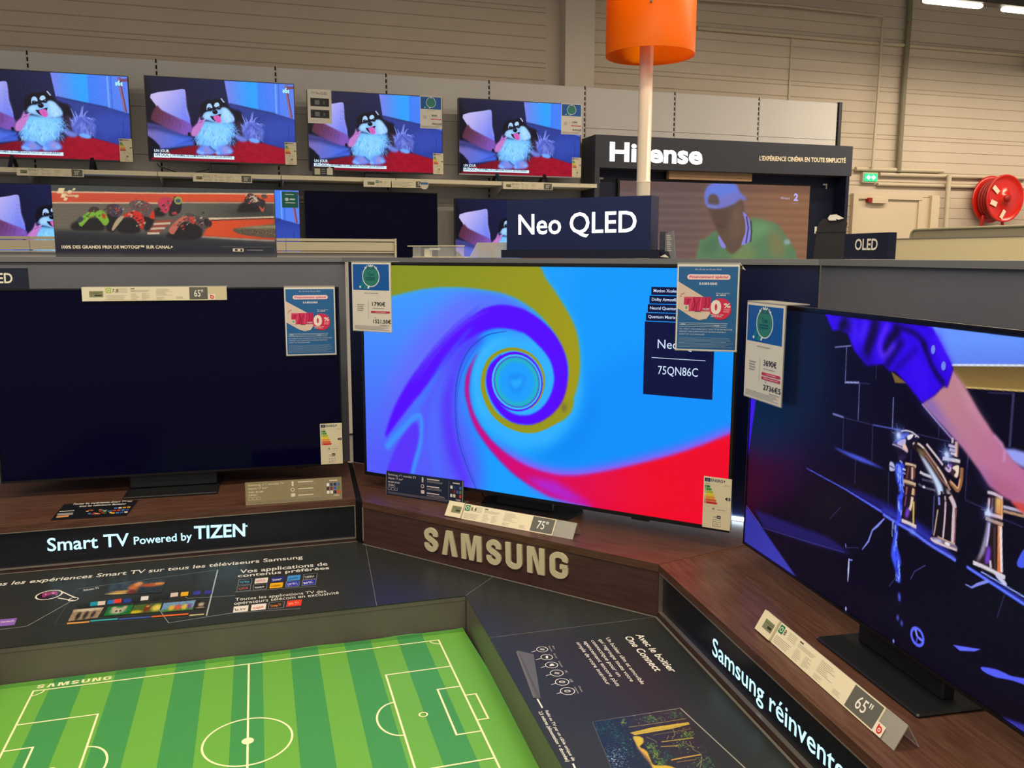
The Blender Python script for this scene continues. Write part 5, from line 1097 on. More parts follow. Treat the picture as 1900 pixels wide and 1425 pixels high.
# rear handle
fill(n1, [(755, 190), (835, 235), (838, 390), (862, 445), (842, 475), (700, 470), (655, 440), (700, 395), (750, 350)], rgb(26, 16, 34), 0); hl(n1, [(772, 190), (766, 250)], 3, rgb(224, 200, 200)); hl(n1, [(812, 235), (806, 400)], 4, rgb(226, 186, 166)); hl(n1, [(830, 260), (826, 400)], 1.6, rgb(120, 80, 70)); hl(n1, [(725, 272), (805, 296)], 2.6, rgb(206, 190, 220)); hl(n1, [(735, 318), (805, 340)], 3.4, rgb(190, 170, 200)); hl(n1, [(745, 360), (812, 380)], 2.6, rgb(230, 210, 210)); hl(n1, [(660, 418), (740, 430), (852, 452)], 3.6, rgb(226, 208, 210))
fill(n1, [(690, 492), (760, 480), (842, 488), (836, 610), (812, 640), (770, 610), (715, 560), (670, 530)], rgb(58, 34, 50), 0); fill(n1, [(765, 520), (836, 496), (832, 600), (812, 632), (786, 604), (808, 566)], rgb(232, 212, 190), 0); hl(n1, [(690, 520), (730, 560), (745, 520), (715, 490)], 3, rgb(200, 180, 220)); hl(n1, [(730, 505), (760, 488)], 2.4, rgb(130, 70, 200)); hl(n1, [(732, 668), (780, 720), (826, 772), (858, 690), (868, 600), (872, 520)], 4.6, rgb(158, 104, 68)); hl(n1, [(748, 672), (800, 722), (830, 745), (850, 640)], 1.6, rgb(226, 180, 130))
# spout
fill(n1, [(325, 250), (390, 236), (455, 300), (560, 420), (664, 560), (742, 700), (784, 850), (800, 960), (615, 960), (618, 800), (570, 690), (500, 562), (430, 436), (370, 345), (318, 300)], rgb(26, 18, 26), 0)
fill(n1, [(398, 350), (440, 388), (512, 490), (582, 600), (642, 700), (664, 772), (642, 860), (624, 936), (606, 800), (574, 690), (508, 562), (438, 444)], rgb(176, 182, 206), 1, 3, 1.0, rgb(190, 214, 250), ((440, 420), (620, 800))); fill(n1, [(452, 440), (520, 540), (590, 660), (630, 760), (622, 860), (604, 790), (570, 690), (500, 560)], rgb(214, 224, 250), 3, 3, .7)
fill(n1, [(368, 306), (430, 326), (478, 384), (446, 404), (398, 352)], rgb(110, 88, 52), 1); hl(n1, [(378, 250), (440, 292), (520, 402), (620, 540), (700, 684), (742, 770)], 2.4, rgb(176, 138, 122)); hl(n1, [(480, 258), (520, 308), (600, 408), (662, 492)], 2.4, rgb(232, 214, 214)); hl(n1, [(470, 384), (560, 516), (640, 640), (706, 722)], 1.8, rgb(150, 108, 88)); hl(n1, [(440, 330), (540, 460), (640, 600)], 1.4, rgb(104, 72, 62)); hl(n1, [(600, 512), (660, 600), (704, 690)], 2, rgb(226, 196, 176)); hl(n1, [(390, 252), (450, 306)], 1.4, rgb(240, 230, 236))
fill(n1, [(700, 752), (742, 800), (780, 900), (800, 960), (742, 960), (722, 860)], rgb(180, 176, 182), 1); fill(n1, [(640, 776), (690, 836), (716, 900), (710, 960), (638, 945), (642, 860)], rgb(18, 10, 20), 0); hl(n1, [(664, 800), (684, 880), (690, 940)], 2.4, rgb(196, 176, 186)); hl(n1, [(650, 900), (670, 930)], 1.6, rgb(150, 130, 140))
fill(n1, [(98, 246), (120, 190), (170, 132), (230, 110), (310, 122), (372, 165), (402, 190), (360, 244), (322, 262), (292, 340), (262, 372), (182, 392), (150, 342), (138, 292)], rgb(20, 14, 40), 0)
fill(n1, [(132, 236), (190, 164), (262, 134), (296, 148), (262, 186), (190, 222), (120, 262)], rgb(84, 100, 218), 1); fill(n1, [(276, 164), (336, 150), (322, 190), (282, 216), (268, 190)], rgb(232, 222, 232), 0, 2); fill(n1, [(168, 232), (240, 202), (252, 240), (232, 292), (202, 282), (158, 262)], rgb(196, 176, 210), 0, 2); fill(n1, [(232, 248), (262, 290), (278, 348), (242, 332), (214, 300)], rgb(228, 190, 170), 0, 2); hl(n1, [(200, 120), (250, 110), (322, 130), (372, 170)], 1.6, rgb(220, 220, 240)); hl(n1, [(105, 262), (160, 280), (215, 310), (270, 350)], 1.8, rgb(180, 160, 190)); hl(n1, [(356, 184), (376, 170), (398, 190)], 1.6, rgb(210, 200, 220)); hl(n1, [(330, 262), (348, 244)], 2, rgb(220, 200, 180)); fill(n1, [(165, 395), (240, 380), (262, 405), (220, 440), (170, 430)], rgb(40, 30, 70), 1); hl(n1, [(185, 440), (215, 470)], 2, rgb(150, 160, 240))
fill(n2, [(600, 0), (800, 0), (802, 130), (792, 330), (800, 560), (700, 530), (540, 470), (580, 300)], rgb(20, 13, 24), 0); hl(n2, [(606, 150), (576, 350), (560, 436)], 1.8, rgb(196, 168, 150)); hl(n2, [(692, 60), (682, 250), (660, 486)], 2.4, rgb(214, 186, 206)); hl(n2, [(742, 0), (784, 90), (790, 150), (780, 330), (772, 545)], 5.6, rgb(214, 190, 198)); hl(n2, [(802, 130), (800, 330), (790, 520)], 2, rgb(120, 62, 70)); hl(n2, [(566, 0), (552, 250), (546, 420)], 1.6, rgb(66, 66, 116)); hl(n2, [(684, 0), (690, 50)], 2, rgb(190, 170, 180)); hl(n2, [(618, 10), (622, 100)], 3, rgb(130, 140, 220))
fill(n2, [(528, 455), (600, 458), (700, 500), (792, 530), (824, 592), (742, 582), (640, 545), (540, 495)], rgb(120, 104, 130), 0); fill(n2, [(556, 476), (630, 486), (648, 520), (570, 505)], rgb(196, 206, 240), 1); fill(n2, [(680, 512), (720, 508), (742, 548), (700, 545)], rgb(226, 222, 230), 0); hl(n2, [(528, 462), (560, 496), (680, 548), (818, 598)], 2.4, rgb(216, 194, 196)); hl(n2, [(600, 446), (690, 490), (792, 530)], 1.8, rgb(196, 160, 140))
# nearest handle
fill(n3, [(245, 165), (300, 160), (357, 186), (352, 350), (352, 405), (342, 560), (352, 795), (376, 828), (250, 785), (118, 706), (172, 620), (212, 480), (232, 360)], rgb(36, 22, 28), 0)
fill(n3, [(300, 180), (350, 190), (348, 335), (294, 312)], rgb(226, 186, 112), 1, 1, 1.0, rgb(206, 134, 78), ((320, 190), (320, 330))); hl(n3, [(352, 195), (350, 340)], 2, rgb(240, 170, 110)); hl(n3, [(248, 190), (240, 300)], 2.6, rgb(216, 190, 200)); hl(n3, [(276, 190), (266, 310)], 2, rgb(110, 80, 96)); hl(n3, [(234, 142), (290, 156), (357, 190)], 3, rgb(220, 212, 226)); hl(n3, [(212, 312), (280, 330), (356, 350)], 4, rgb(226, 192, 196)); hl(n3, [(218, 350), (290, 380), (360, 402)], 3.4, rgb(186, 150, 134)); hl(n3, [(228, 332), (352, 368)], 1.6, rgb(70, 44, 50))
fill(n3, [(232, 380), (252, 392), (238, 520), (202, 640), (146, 704), (168, 640), (208, 500)], rgb(146, 138, 168), 1); hl(n3, [(250, 390), (242, 480), (226, 580)], 2, rgb(206, 200, 250)); fill(n3, [(236, 576), (258, 600), (252, 690), (226, 724), (212, 690)], rgb(118, 60, 202), 1); fill(n3, [(318, 408), (350, 412), (350, 795), (312, 780)], rgb(224, 150, 100), 0, 1, 1.0, rgb(214, 110, 60), ((330, 420), (330, 780))); hl(n3, [(342, 420), (344, 600), (348, 785)], 3, rgb(238, 224, 230)); hl(n3, [(292, 420), (290, 600), (296, 770)], 2, rgb(76, 52, 60)); hl(n3, [(256, 690), (260, 750)], 2.6, rgb(220, 200, 220)); hl(n3, [(118, 706), (220, 748), (376, 828)], 4, rgb(222, 214, 226)); Kc.ell(*n3((342, 842))[0], 8, 2.4, rgb(200, 200, 230), 0, 1, 20)
hl(n3, [(360, 262), (519, 302), (700, 350)], 4, rgb(190, 182, 214)); hl(n3, [(360, 292), (519, 332), (700, 380)], 3, rgb(186, 146, 116)); hl(n3, [(360, 276), (519, 316)], 1.4, rgb(40, 30, 44))
fill(n3, [(470, 710), (500, 640), (530, 600), (560, 640), (540, 740), (490, 745)], rgb(70, 90, 235), 0)
for (cx_, cy_), rr in ((n1((172, 165))[0], 14), (n1((705, 378))[0], 13), (n3((240, 306))[0], 10)):
    Kc.ell(cx_, cy_, rr * .7, rr * .7, rgb(120, 150, 255), 5, .5); Kc.ell(cx_, cy_, 2.6, 2.6, (1, 1, 1), 1)
    for q in range(0, 180, 20): L = rr * (1 if q % 60 == 0 else .6); Kc.stroke([(cx_ - L * math.cos(rad(q + 8)), cy_ - L * math.sin(rad(q + 8))), (cx_, cy_), (cx_ + L * math.cos(rad(q + 8)), cy_ + L * math.sin(rad(q + 8)))], [.2, 1.1, .2], rgb(190, 212, 255), 0, .7)
# wheel-shaped reflection
cx_, cy_ = k2((1098, 1360))[0]; e1 = k2((1137, 1370))[0]; e2 = k2((1095, 1306))[0]; rx, ry = abs(e1[0] - cx_), abs(e2[1] - cy_)
Kc.stroke(arc(cx_, cy_, rx, ry, 0, 360, 30), 3.4, rgb(92, 104, 255)); Kc.stroke([(cx_, cy_), (cx_ - rx * .4, cy_ - ry * .75)], 3, rgb(130, 140, 255)); Kc.stroke([(cx_, cy_), (cx_ + rx * .95, cy_ + ry * .1)], 3, rgb(110, 120, 255)); Kc.stroke([(cx_, cy_), (cx_ - rx * .1, cy_ + ry * .9)], 2, rgb(70, 74, 200))
# cloth, arm, sleeve
Kc.poly(smooth(list(k2((1640, 185), (1700, 180), (1764, 195), (2300, 320), (2360, 420), (2200, 470), (1764, 295), (1690, 250))), True, 3), rgb(150, 158, 240), 1)
Kc.poly(smooth(list(k2((1690, 505), (1764, 490), (2100, 640), (2100, 740), (1764, 580), (1720, 545))), True, 3), rgb(206, 70, 66), 1)
arm = list(k1((945, 876), (1060, 800), (1145, 712), (1175, 730), (1228, 560))) + list(k1((1350, 740), (1480, 970), (1600, 1150), (1680, 1240))) + list(k2((1650, 180), (1700, 250), (1764, 300), (2100, 520), (2100, 700), (1764, 520), (1700, 510), (1640, 480), (1550, 410), (1485, 310), (1380, 170), (1290, 70)))
Kc.poly(arm, rgb(186, 130, 140), 1, 1, rgb(186, 108, 150), (k1((1100, 760))[0], k2((1650, 400))[0]))
Kc.poly(list(k1((945, 876), (1030, 830), (1200, 1100), (1420, 1420))) + list(k2((1520, 330), (1600, 430), (1550, 410), (1485, 310), (1380, 170), (1290, 70))), rgb(112, 92, 200), 6, .85)
Kc.poly(list(k1((1240, 620), (1340, 760), (1480, 990), (1590, 1150))) + list(k1((1500, 1080), (1350, 860))), rgb(214, 160, 180), 5, .6); Kc.stroke(k1((945, 880), (1080, 1040), (1220, 1200)), 1.6, rgb(190, 170, 240), 0, .8); Kc.stroke(list(k1((1600, 1160), (1680, 1250))) + list(k2((1650, 200), (1645, 260))), 2, rgb(210, 160, 220), 1, .8)
Kc.poly(smooth(list(k2((1560, 330), (1640, 400), (1740, 430), (1764, 480), (1640, 470), (1560, 400))), True, 3), rgb(170, 84, 116), 6, .7)
hand = [(1990, 470), (2080, 520), (2150, 590), (2190, 680), (2170, 740), (2120, 720), (2080, 690), (2060, 740), (2020, 720), (1990, 680), (1940, 690), (1930, 620)]
Kc.poly(smooth(list(k2(*hand)), True, 4), rgb(190, 112, 148), 1)
for p in ([(2060, 600), (2110, 660), (2140, 730)], [(2010, 600), (2050, 670), (2060, 735)], [(1970, 600), (1995, 650), (2000, 690)]): Kc.stroke(smooth(list(k2(*p)), False, 3), 2, rgb(140, 72, 110), 1, .7)
blu = rgb(48, 0, 232)
slv = [(60, 60), (320, 98), (600, 128), (1040, 178), (1215, 515), (1226, 575), (1175, 732), (1145, 710), (1060, 800), (945, 872), (800, 690), (700, 582), (650, 585), (590, 520), (440, 532), (330, 400), (265, 240), (190, 205), (130, 215)]
Kc.poly(list(k1(*slv)), blu, 1)
dk = rgb(8, 0, 40)
def fold(path, w, cc, soft=4, al=.9): Kc.stroke(smooth(list(k1(*path)), False, 3), w, cc, soft, al)
fold([(250, 105), (225, 160), (200, 205)], 9, dk, 3); fold([(530, 118), (500, 230), (450, 380), (440, 440)], 15, dk, 4); fold([(300, 120), (340, 260), (320, 330)], 10, rgb(70, 30, 250), 5, .8); fold([(430, 120), (420, 200), (380, 300)], 9, rgb(80, 40, 255), 4, .8)
fold([(740, 200), (660, 290), (620, 380), (640, 420)], 12, dk, 3); fold([(770, 300), (700, 400), (640, 500), (610, 540)], 10, rgb(14, 0, 90), 3); fold([(640, 150), (570, 290), (560, 400), (600, 450), (700, 330)], 6, rgb(96, 50, 255), 3, .9); fold([(680, 170), (820, 210), (930, 280), (980, 400)], 5, dk, 2, .8)
fold([(960, 300), (990, 420), (1060, 580), (1150, 705)], 6, rgb(12, 0, 70), 2, .95); fold([(900, 380), (800, 480), (700, 560)], 6, rgb(20, 0, 130), 3, .8); fold([(860, 460), (940, 640), (960, 800)], 16, rgb(62, 10, 250), 8, .8); fold([(1060, 250), (1120, 400), (1190, 560)], 10, rgb(70, 16, 255), 5, .8)
Kc.poly(list(k1((190, 110), (300, 120), (290, 240), (180, 200))), dk, 5, .7); Kc.poly(list(k1((340, 390), (430, 430), (520, 500), (440, 530))), rgb(20, 0, 110), 5, .8)
for x, y, a, b in ((1050, 390, 22, 48), (1145, 540, 24, 48)):
    cx_, cy_ = k1((x, y))[0]; ex = abs(k1((x + a, y))[0][0] - cx_); ey = abs(k1((x, y + b))[0][1] - cy_); Kc.ell(cx_, cy_, ex, ey, rgb(30, 0, 150), 1); Kc.ell(cx_ - .5, cy_ - .5, ex * .9, ey * .88, rgb(112, 132, 246), 0)
Kc.poly(kp((1388, 735), (1404, 742), (1389, 850)), rgb(62, 6, 222), 1)  # violet reflection at the set's edge, painted into the picture
Kc.noise(.015, 3); Kc.im = np.clip(Kc.im, 0, 1)
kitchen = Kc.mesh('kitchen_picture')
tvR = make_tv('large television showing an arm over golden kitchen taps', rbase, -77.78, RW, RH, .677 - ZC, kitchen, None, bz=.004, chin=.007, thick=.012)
MB().cbox(-.135, .285, -.085, .17, 0, .009, .006).build('stand_plate', 'stand_black', tvR, world=False); MB().cbox(-.09, .24, .014, .05, .009, .12, .004).build('stand_neck', 'stand_black', tvR, world=False)

# ------------------------------------------------------------------ papers, labels and price strips
def px_rect(pl, tl, tr, br, bl):
    q = [pl.px(*p) for p in (tl, tr, br, bl)]; return (q[0][0] + q[3][0]) / 2, (q[2][1] + q[3][1]) / 2, (q[1][0] + q[2][0]) / 2, (q[0][1] + q[1][1]) / 2
def sheet(name, label, cat, pl, r, yaw, d=.012, group=None, holder=True, mt='card_white', frame=None):
    """paper hung on a set; returns the thing and the printing plane"""
    a0, b0, a1, b1 = r; t = thing(name, label, cat, pl.pt((a0 + a1) / 2, b0, d), yaw, group)
    if holder:
        h = MB().rect(pl, a0 - .002, b0 - .003, a1 + .002, b1 + .004, d - .004, d - .001); h.rect(pl, a0 - .002, b1 + .002, a1 + .002, b1 + .005, -.05, d); h.build('acrylic_holder', 'acrylic_frost', t)
    MB().rect(pl, a0, b0, a1, b1, d - .001, d).build('paper', mt, t); return t, pl.off(d)
def price_paper(t, pl, r, p1, p2, two=False, small=False):
    a0, b0, a1, b1 = r; w, h = a1 - a0, b1 - b0; P = Print(pl, .0003, .0002); X = lambda u: a0 + w * u; Y = lambda v: b0 + h * v; ink = rgb(40, 42, 60); grey = rgb(150, 150, 150)
    P.rect(X(.03), Y(.60), X(.96), Y(.975), rgb(20, 92, 176)); P.up()
    c_ = (X(.50), Y(.80)); P.poly([(X(.18), Y(.64)), (X(.24), Y(.62)), (X(.38), Y(.74)), (X(.32), Y(.78))], rgb(20, 130, 140)); P.poly([(X(.28), Y(.62)), (X(.36), Y(.62)), (X(.46), Y(.70)), (X(.40), Y(.72))], rgb(24, 140, 120)); P.up()
    P.disc(c_[0], c_[1], w * .225, h * .155, rgb(225, 235, 240)); P.up(); P.disc(c_[0], c_[1], w * .205, h * .142, rgb(46, 130, 120)); P.up()
    for i in range(7): q = 50 + i * 13; P.line([(c_[0] + w * .20 * math.cos(rad(q)), c_[1] + h * .14 * math.sin(rad(q))), (c_[0] + w * .24 * math.cos(rad(q)), c_[1] + h * .17 * math.sin(rad(q)))], w * .03, rgb(225, 235, 240))
    P.poly([(c_[0] - w * .12, c_[1] + h * .10), (c_[0] - w * .08, c_[1] + h * .16), (c_[0], c_[1] + h * .11), (c_[0] + w * .08, c_[1] + h * .16), (c_[0] + w * .12, c_[1] + h * .10)], rgb(40, 100, 110)); P.up()
    if not small: P.text('Tous', c_[0], c_[1] + h * .01, h * .045, rgb(20, 84, 100), align='C', bold=.02, sx=.9); P.small(c_[0] - w * .13, c_[1] - h * .06, c_[0] + w * .13, c_[1] - h * .005, 2, rgb(22, 90, 100), .6, 2, .1)
    P.disc(X(.22), Y(.645), w * .025, h * .016, (.9, .95, 1), 12); P.poly([(X(.40), Y(.625)), (X(.44), Y(.62)), (X(.48), Y(.66)), (X(.44), Y(.668))], (.9, .95, 1))
    P.rect(X(.32), Y(.555), X(.68), Y(.562), grey); P.line([(X(.42), Y(.46)), (X(.42), Y(.19))], w * .006, rgb(170, 165, 160))
    P.small(X(.13), Y(.29), X(.33), Y(.40), 4, grey, .35, 3, .4); P.text(p1, X(.52), Y(.375), h * .055, ink, w=w * (.34 if not small else .26), bold=.012); P.small(X(.52), Y(.335), X(.83), Y(.345), 1, grey, .5)
    P.rrect(X(.48), Y(.272), X(.97), Y(.302), h * .012, rgb(196, 60, 90)); 
    if two: P.rrect(X(.48), Y(.228), X(.97), Y(.258), h * .012, rgb(196, 60, 90))
    P.up(); P.rect(X(.60), Y(.284), X(.86), Y(.290), rgb(240, 190, 200)); 
    if two: P.rect(X(.54), Y(.240), X(.92), Y(.246), rgb(240, 190, 200))
    P.text('Soit', X(.58), Y(.20), h * .014, ink); P.text(p2, X(.54), Y(.125), h * .052, ink, w=w * .455, bold=.012); P.rect(X(.70), Y(.093), X(.96), Y(.10), grey)
    P.small(X(.05), Y(.02), X(.97), Y(.085), 4, grey, .3, 7, .25); P.build('print', 'print', t, 'paper', 'card', 'card_face', 'paper_insert', 'front_panel', 'sheet', 'printed_card')
def finance_paper(t, pl, r):
    a0, b0, a1, b1 = r; w, h = a1 - a0, b1 - b0; P = Print(pl, .0003, .0002); X = lambda u: a0 + w * u; Y = lambda v: b0 + h * v; wt = rgb(220, 228, 235); rd = rgb(206, 44, 84); cream = rgb(214, 196, 180)
    P.rect(X(.02), Y(.015), X(.98), Y(.975), rgb(38, 98, 156)); P.up()
    P.poly([(X(.02), Y(.80)), (X(.42), Y(.635)), (X(.56), Y(.56)), (X(.58), Y(.46)), (X(.50), Y(.375)), (X(.38), Y(.355)), (X(.26), Y(.385)), (X(.02), Y(.49))], cream); P.up()
    P.text('Du 10 mai au 25 juin 2024', X(.5), Y(.935), h * .016, wt, w=w * .42, align='C'); P.rrect(X(.16), Y(.825), X(.86), Y(.885), h * .029, rgb(236, 205, 208)); P.up(); P.text('Financement sp\u00e9cial', X(.51), Y(.843), h * .028, rd, w=w * .62, align='C', bold=.02)
    P.brand(X(.36), Y(.765), h * .028, w * .29, wt)
    P.text('Pour un achat', X(.64), Y(.665), h * .013, wt, w=w * .22); P.text('de 1890\u20ac', X(.64), Y(.64), h * .017, wt, w=w * .16, bold=.015)
    for u, v in ((.05, .625), (.07, .65), (.10, .66)): P.line([(X(u), Y(v)), (X(u + .025), Y(v + .012))], h * .008, rd)
    P.rect(X(.12), Y(.46), X(.56), Y(.625), rgb(200, 40, 90))
    rn_ = random.Random(3)
    P.up()
    for k in range(7):
        u = .16 + k * .055; P.strip([(X(u), Y(.468)), (X(u + .05 * rn_.random()), Y(.54)), (X(min(u + .09 * rn_.random(), .55)), Y(.62))], w * .018, (rgb(160, 24, 70), rgb(226, 80, 130), rgb(140, 20, 60))[k % 3])
    P.up(); P.rect(X(.12), Y(.605), X(.26), Y(.625), rgb(214, 80, 110)); P.rect(X(.12), Y(.462), X(.20), Y(.53), rgb(220, 205, 190)); P.disc(X(.16), Y(.50), w * .02, h * .02, rgb(120, 160, 120)); P.text('OLED', X(.43), Y(.472), h * .022, wt, w=w * .11, bold=.01); P.rect(X(.30), Y(.452), X(.40), Y(.460), rgb(60, 50, 60)); P.up()
    P.disc(X(.72), Y(.49), w * .175, h * .125, rd, 32); P.up(); P.text('0', X(.56), Y(.44), h * .14, rgb(236, 225, 215), w=w * .17, bold=.055); P.text('%', X(.77), Y(.505), h * .05, rgb(236, 225, 215), w=w * .11, bold=.02); P.text('TAEG', X(.77), Y(.475), h * .018, rgb(240, 170, 180), w=w * .10, bold=.02); P.text('FIXE', X(.77), Y(.45), h * .018, rgb(240, 170, 180), w=w * .09, bold=.02)
    P.text('Payez en 10x', X(.57), Y(.415), h * .012, wt, w=w * .2, bold=.02); P.text('SANS FRAIS', X(.57), Y(.395), h * .012, wt, w=w * .17, bold=.02)
    P.small(X(.05), Y(.27), X(.90), Y(.33), 3, rgb(150, 180, 205), .35, 5, .1); P.text('1 701\u20ac', X(.62), Y(.288), h * .015, wt, bold=.02); P.text('1890\u20ac', X(.08), Y(.298), h * .014, wt, bold=.02)
    for i, s_ in enumerate(('UN CR\u00c9DIT VOUS ENGAGE ET DOIT \u00caTRE REMBOURS\u00c9.', 'V\u00c9RIFIEZ VOS CAPACIT\u00c9S DE REMBOURSEMENT', 'AVANT DE VOUS ENGAGER.')): P.text(s_, X(.05), Y(.243 - i * .031), h * .0165, rgb(190, 208, 225), w=w * (.88, .78, .43)[i])
    P.small(X(.05), Y(.035), X(.94), Y(.155), 8, rgb(120, 156, 190), .35, 9, .15); P.build('print', 'print', t, 'paper', 'card', 'card_face', 'paper_insert', 'front_panel', 'sheet', 'printed_card')
def energy(label, pl, r, yaw, watts, cls, small=False, grp='energy labels on the televisions', d=.010):
    a0, b0, a1, b1 = r; w, h = a1 - a0, b1 - b0
    t = solo_sheet('energy_label', label, 'label', pl, r, yaw, d, grp); P = Print(pl.off(d), .0003, .0002); X = lambda u: a0 + w * u; Y = lambda v: b0 + h * v; ink = rgb(30, 30, 34)
    P.rect(X(.04), Y(.905), X(.24), Y(.975), rgb(36, 44, 110)); P.up(); P.ring(X(.14), Y(.94), w * .04, h * .018, w * .012, rgb(200, 190, 90), n=12); P.lay -= 1
    P.text('ENERG', X(.27), Y(.915), h * .052, rgb(44, 52, 110), w=w * .42, bold=.02); P.poly([(X(.72), Y(.965)), (X(.765), Y(.965)), (X(.75), Y(.945)), (X(.775), Y(.945)), (X(.73), Y(.915)), (X(.74), Y(.938)), (X(.715), Y(.938))], rgb(44, 52, 110))
    P.rect(X(.06), Y(.865), X(.22), Y(.872), rgb(120, 120, 120)); P.rect(X(.74), Y(.865), X(.94), Y(.872), rgb(150, 150, 150)); P.line([(X(.03), Y(.85)), (X(.97), Y(.85))], h * .002, rgb(160, 160, 150))
    for i, (cl, ln) in enumerate(((rgb(30, 130, 70), .20), (rgb(70, 160, 70), .26), (rgb(170, 190, 50), .31), (rgb(240, 214, 20), .36), (rgb(236, 160, 40), .40), (rgb(224, 96, 44), .44), (rgb(206, 40, 40), .48))):
        y = Y(.79 - i * .052); hh = h * .043; P.poly([(X(.05), y), (X(.05 + ln * .88), y), (X(.05 + ln), y + hh / 2), (X(.05 + ln * .88), y + hh), (X(.05), y + hh)], cl)
        if not small: P.up(); P.text('ABCDEFG'[i], X(.075), y + hh * .22, hh * .55, (.95, .95, .95), bold=.02); P.lay -= 1
    y = Y(.61); P.poly([(X(.78), y), (X(.84), y + h * .028), (X(.97), y + h * .028), (X(.97), y - h * .028), (X(.84), y - h * .028)], ink); P.up(); P.text(cls, X(.90), y - h * .016, h * .032, (.95, .95, .95), align='C', bold=.03); P.lay -= 1
    P.line([(X(.03), Y(.43)), (X(.97), Y(.43))], h * .002, rgb(160, 160, 150)); P.line([(X(.03), Y(.33)), (X(.97), Y(.33))], h * .002, rgb(160, 160, 150))
    P.text(watts, X(.34), Y(.365), h * .032, ink, bold=.03); P.rect(X(.52), Y(.375), X(.82), Y(.385), rgb(140, 140, 140))
    P.text('HD', X(.40), Y(.215), h * .03, rgb(120, 120, 120)); P.rect(X(.52), Y(.205), X(.66), Y(.265), ink); P.up(); P.text('HDR', X(.59), Y(.222), h * .022, (.95, .95, .95), w=w * .11, align='C'); P.lay -= 1; P.rect(X(.36), Y(.175), X(.66), Y(.182), rgb(140, 140, 140))
    P.strip([(X(.38), Y(.05)), (X(.66), Y(.05)), (X(.66), Y(.14)), (X(.38), Y(.14)), (X(.38), Y(.05))], w * .012, ink); P.rect(X(.46), Y(.085), X(.58), Y(.10), rgb(150, 150, 150)); P.build('print', 'print', t, 'paper', 'card', 'card_face', 'paper_insert', 'front_panel', 'sheet', 'printed_card'); return t
def solo_sheet(name, label, cat, pl, r, yaw, d, group):
    a0, b0, a1, b1 = r; t = thing(name, label, cat, pl.pt((a0 + a1) / 2, b0, d), yaw, group); MB().rect(pl, a0, b0, a1, b1, d - .003, d).build('card', 'rail_cream', t); return t

r_ = px_rect(cpl, (653, 487), (726, 487), (731, 616), (661, 613)); t, q = sheet('price_notice', 'white price paper hung on the corner of the swirl television', 'notice', cpl, r_, -29.63, group='price papers with a blue top'); price_paper(t, q, r_, '1790\u20ac', '1521,50\u20ac')
r_ = px_rect(rpl, (1403, 560), (1474, 568), (1465, 751), (1395, 736)); t, q = sheet('price_notice', 'white price paper hung on the corner of the kitchen television', 'notice', rpl, r_, -77.78, d=.03, group='price papers with a blue top'); price_paper(t, q, r_, '3690\u20ac', '2736\u20ac5', True)
fpl_ = Plane(cpl.pt(*cpl.px(1314, 570), .025), ydir(-16), (0, 0, 1)); r_ = px_rect(fpl_, (1258, 490), (1373, 491), (1366, 653), (1254, 647)); t, q = sheet('finance_notice', 'blue financing poster hung on the corner of the swirl television', 'poster', fpl_, r_, -16, group='blue financing posters'); finance_paper(t, q, r_)
MB().slab(fpl_, [(r_[2] - .02, r_[3] - .003), (r_[2] + .02, r_[3] - .02), (r_[2] + .0, r_[3] + .006)], -.03, -.028).build('holder_hook', 'card_white', t)
r_ = px_rect(lpl, (527, 533), (620, 533), (624, 657), (532, 659)); t, q = sheet('finance_notice', 'blue financing poster hung on the corner of the dark television', 'poster', lpl, r_, 14.43, group='blue financing posters'); finance_paper(t, q, r_)
energy('energy label with a D arrow on the swirl television', cpl, px_rect(cpl, (1307, 882), (1359, 889), (1356, 984), (1305, 976)), -29.63, '77', 'D')
energy('energy label on the switched off large television', lpl, px_rect(lpl, (593, 786), (634, 784), (636, 859), (596, 861)), 14.43, '93', 'F')
for key, x0, x1, y0, y1, wtxt in (('W1', 221.5, 245.5, 257, 300.5, 'energy label on the shelf television cut by the picture edge'), ('W2', 528, 549.5, 263.5, 306, 'energy label on the shelf television without cards'), ('W3', 802.5, 821.5, 284, 323.5, 'energy label on the shelf television with two cards'), ('W4', 1060, 1077, 292, 329, 'energy label on the shelf television by the booth')):
    pl = tvs[key + 'p']; r_ = px_rect(pl, (x0, y0), (x1, y0 + 1.5), (x1 + 1, y1), (x0 + 1.5, y1)); energy(wtxt, pl, r_, YW, '79', 'G', True)
# papers on the wall sets
pl = tvs['W3p']; r_ = px_rect(pl, (569, 165), (614, 167), (616, 230), (572, 229)); t, q = sheet('type_card', 'pale card with two dark pictures on a shelf television', 'notice', pl, r_, YW, holder=False)
P = Print(q, .0003, .0002); a0, b0, a1, b1 = r_; w, h = a1 - a0, b1 - b0; P.text('TV NeoQLED', a0 + w * .5, b0 + h * .85, h * .07, rgb(110, 90, 90), w=w * .66, align='C')
for v in (.50, .16): P.rect(a0 + w * .12, b0 + h * v, a0 + w * .9, b0 + h * (v + .24), rgb(44, 44, 50)); P.up(); P.rect(a0 + w * .30, b0 + h * (v + .05), a0 + w * .5, b0 + h * (v + .18), rgb(120, 130, 130)); P.rect(a0 + w * .65, b0 + h * (v + .06), a0 + w * .72, b0 + h * (v + .16), rgb(90, 100, 100)); P.lay -= 1
P.build('print', 'print', t, 'paper', 'card', 'card_face', 'paper_insert', 'front_panel', 'sheet', 'printed_card')
r_ = px_rect(pl, (779, 178), (819, 180), (820, 240), (779, 238)); t, q = sheet('price_notice', 'small price paper on the shelf television with two cards', 'notice', pl, r_, YW, holder=False, group='price papers with a blue top'); price_paper(t, q, r_, '989\u20ac', '840,65\u20ac', small=True)
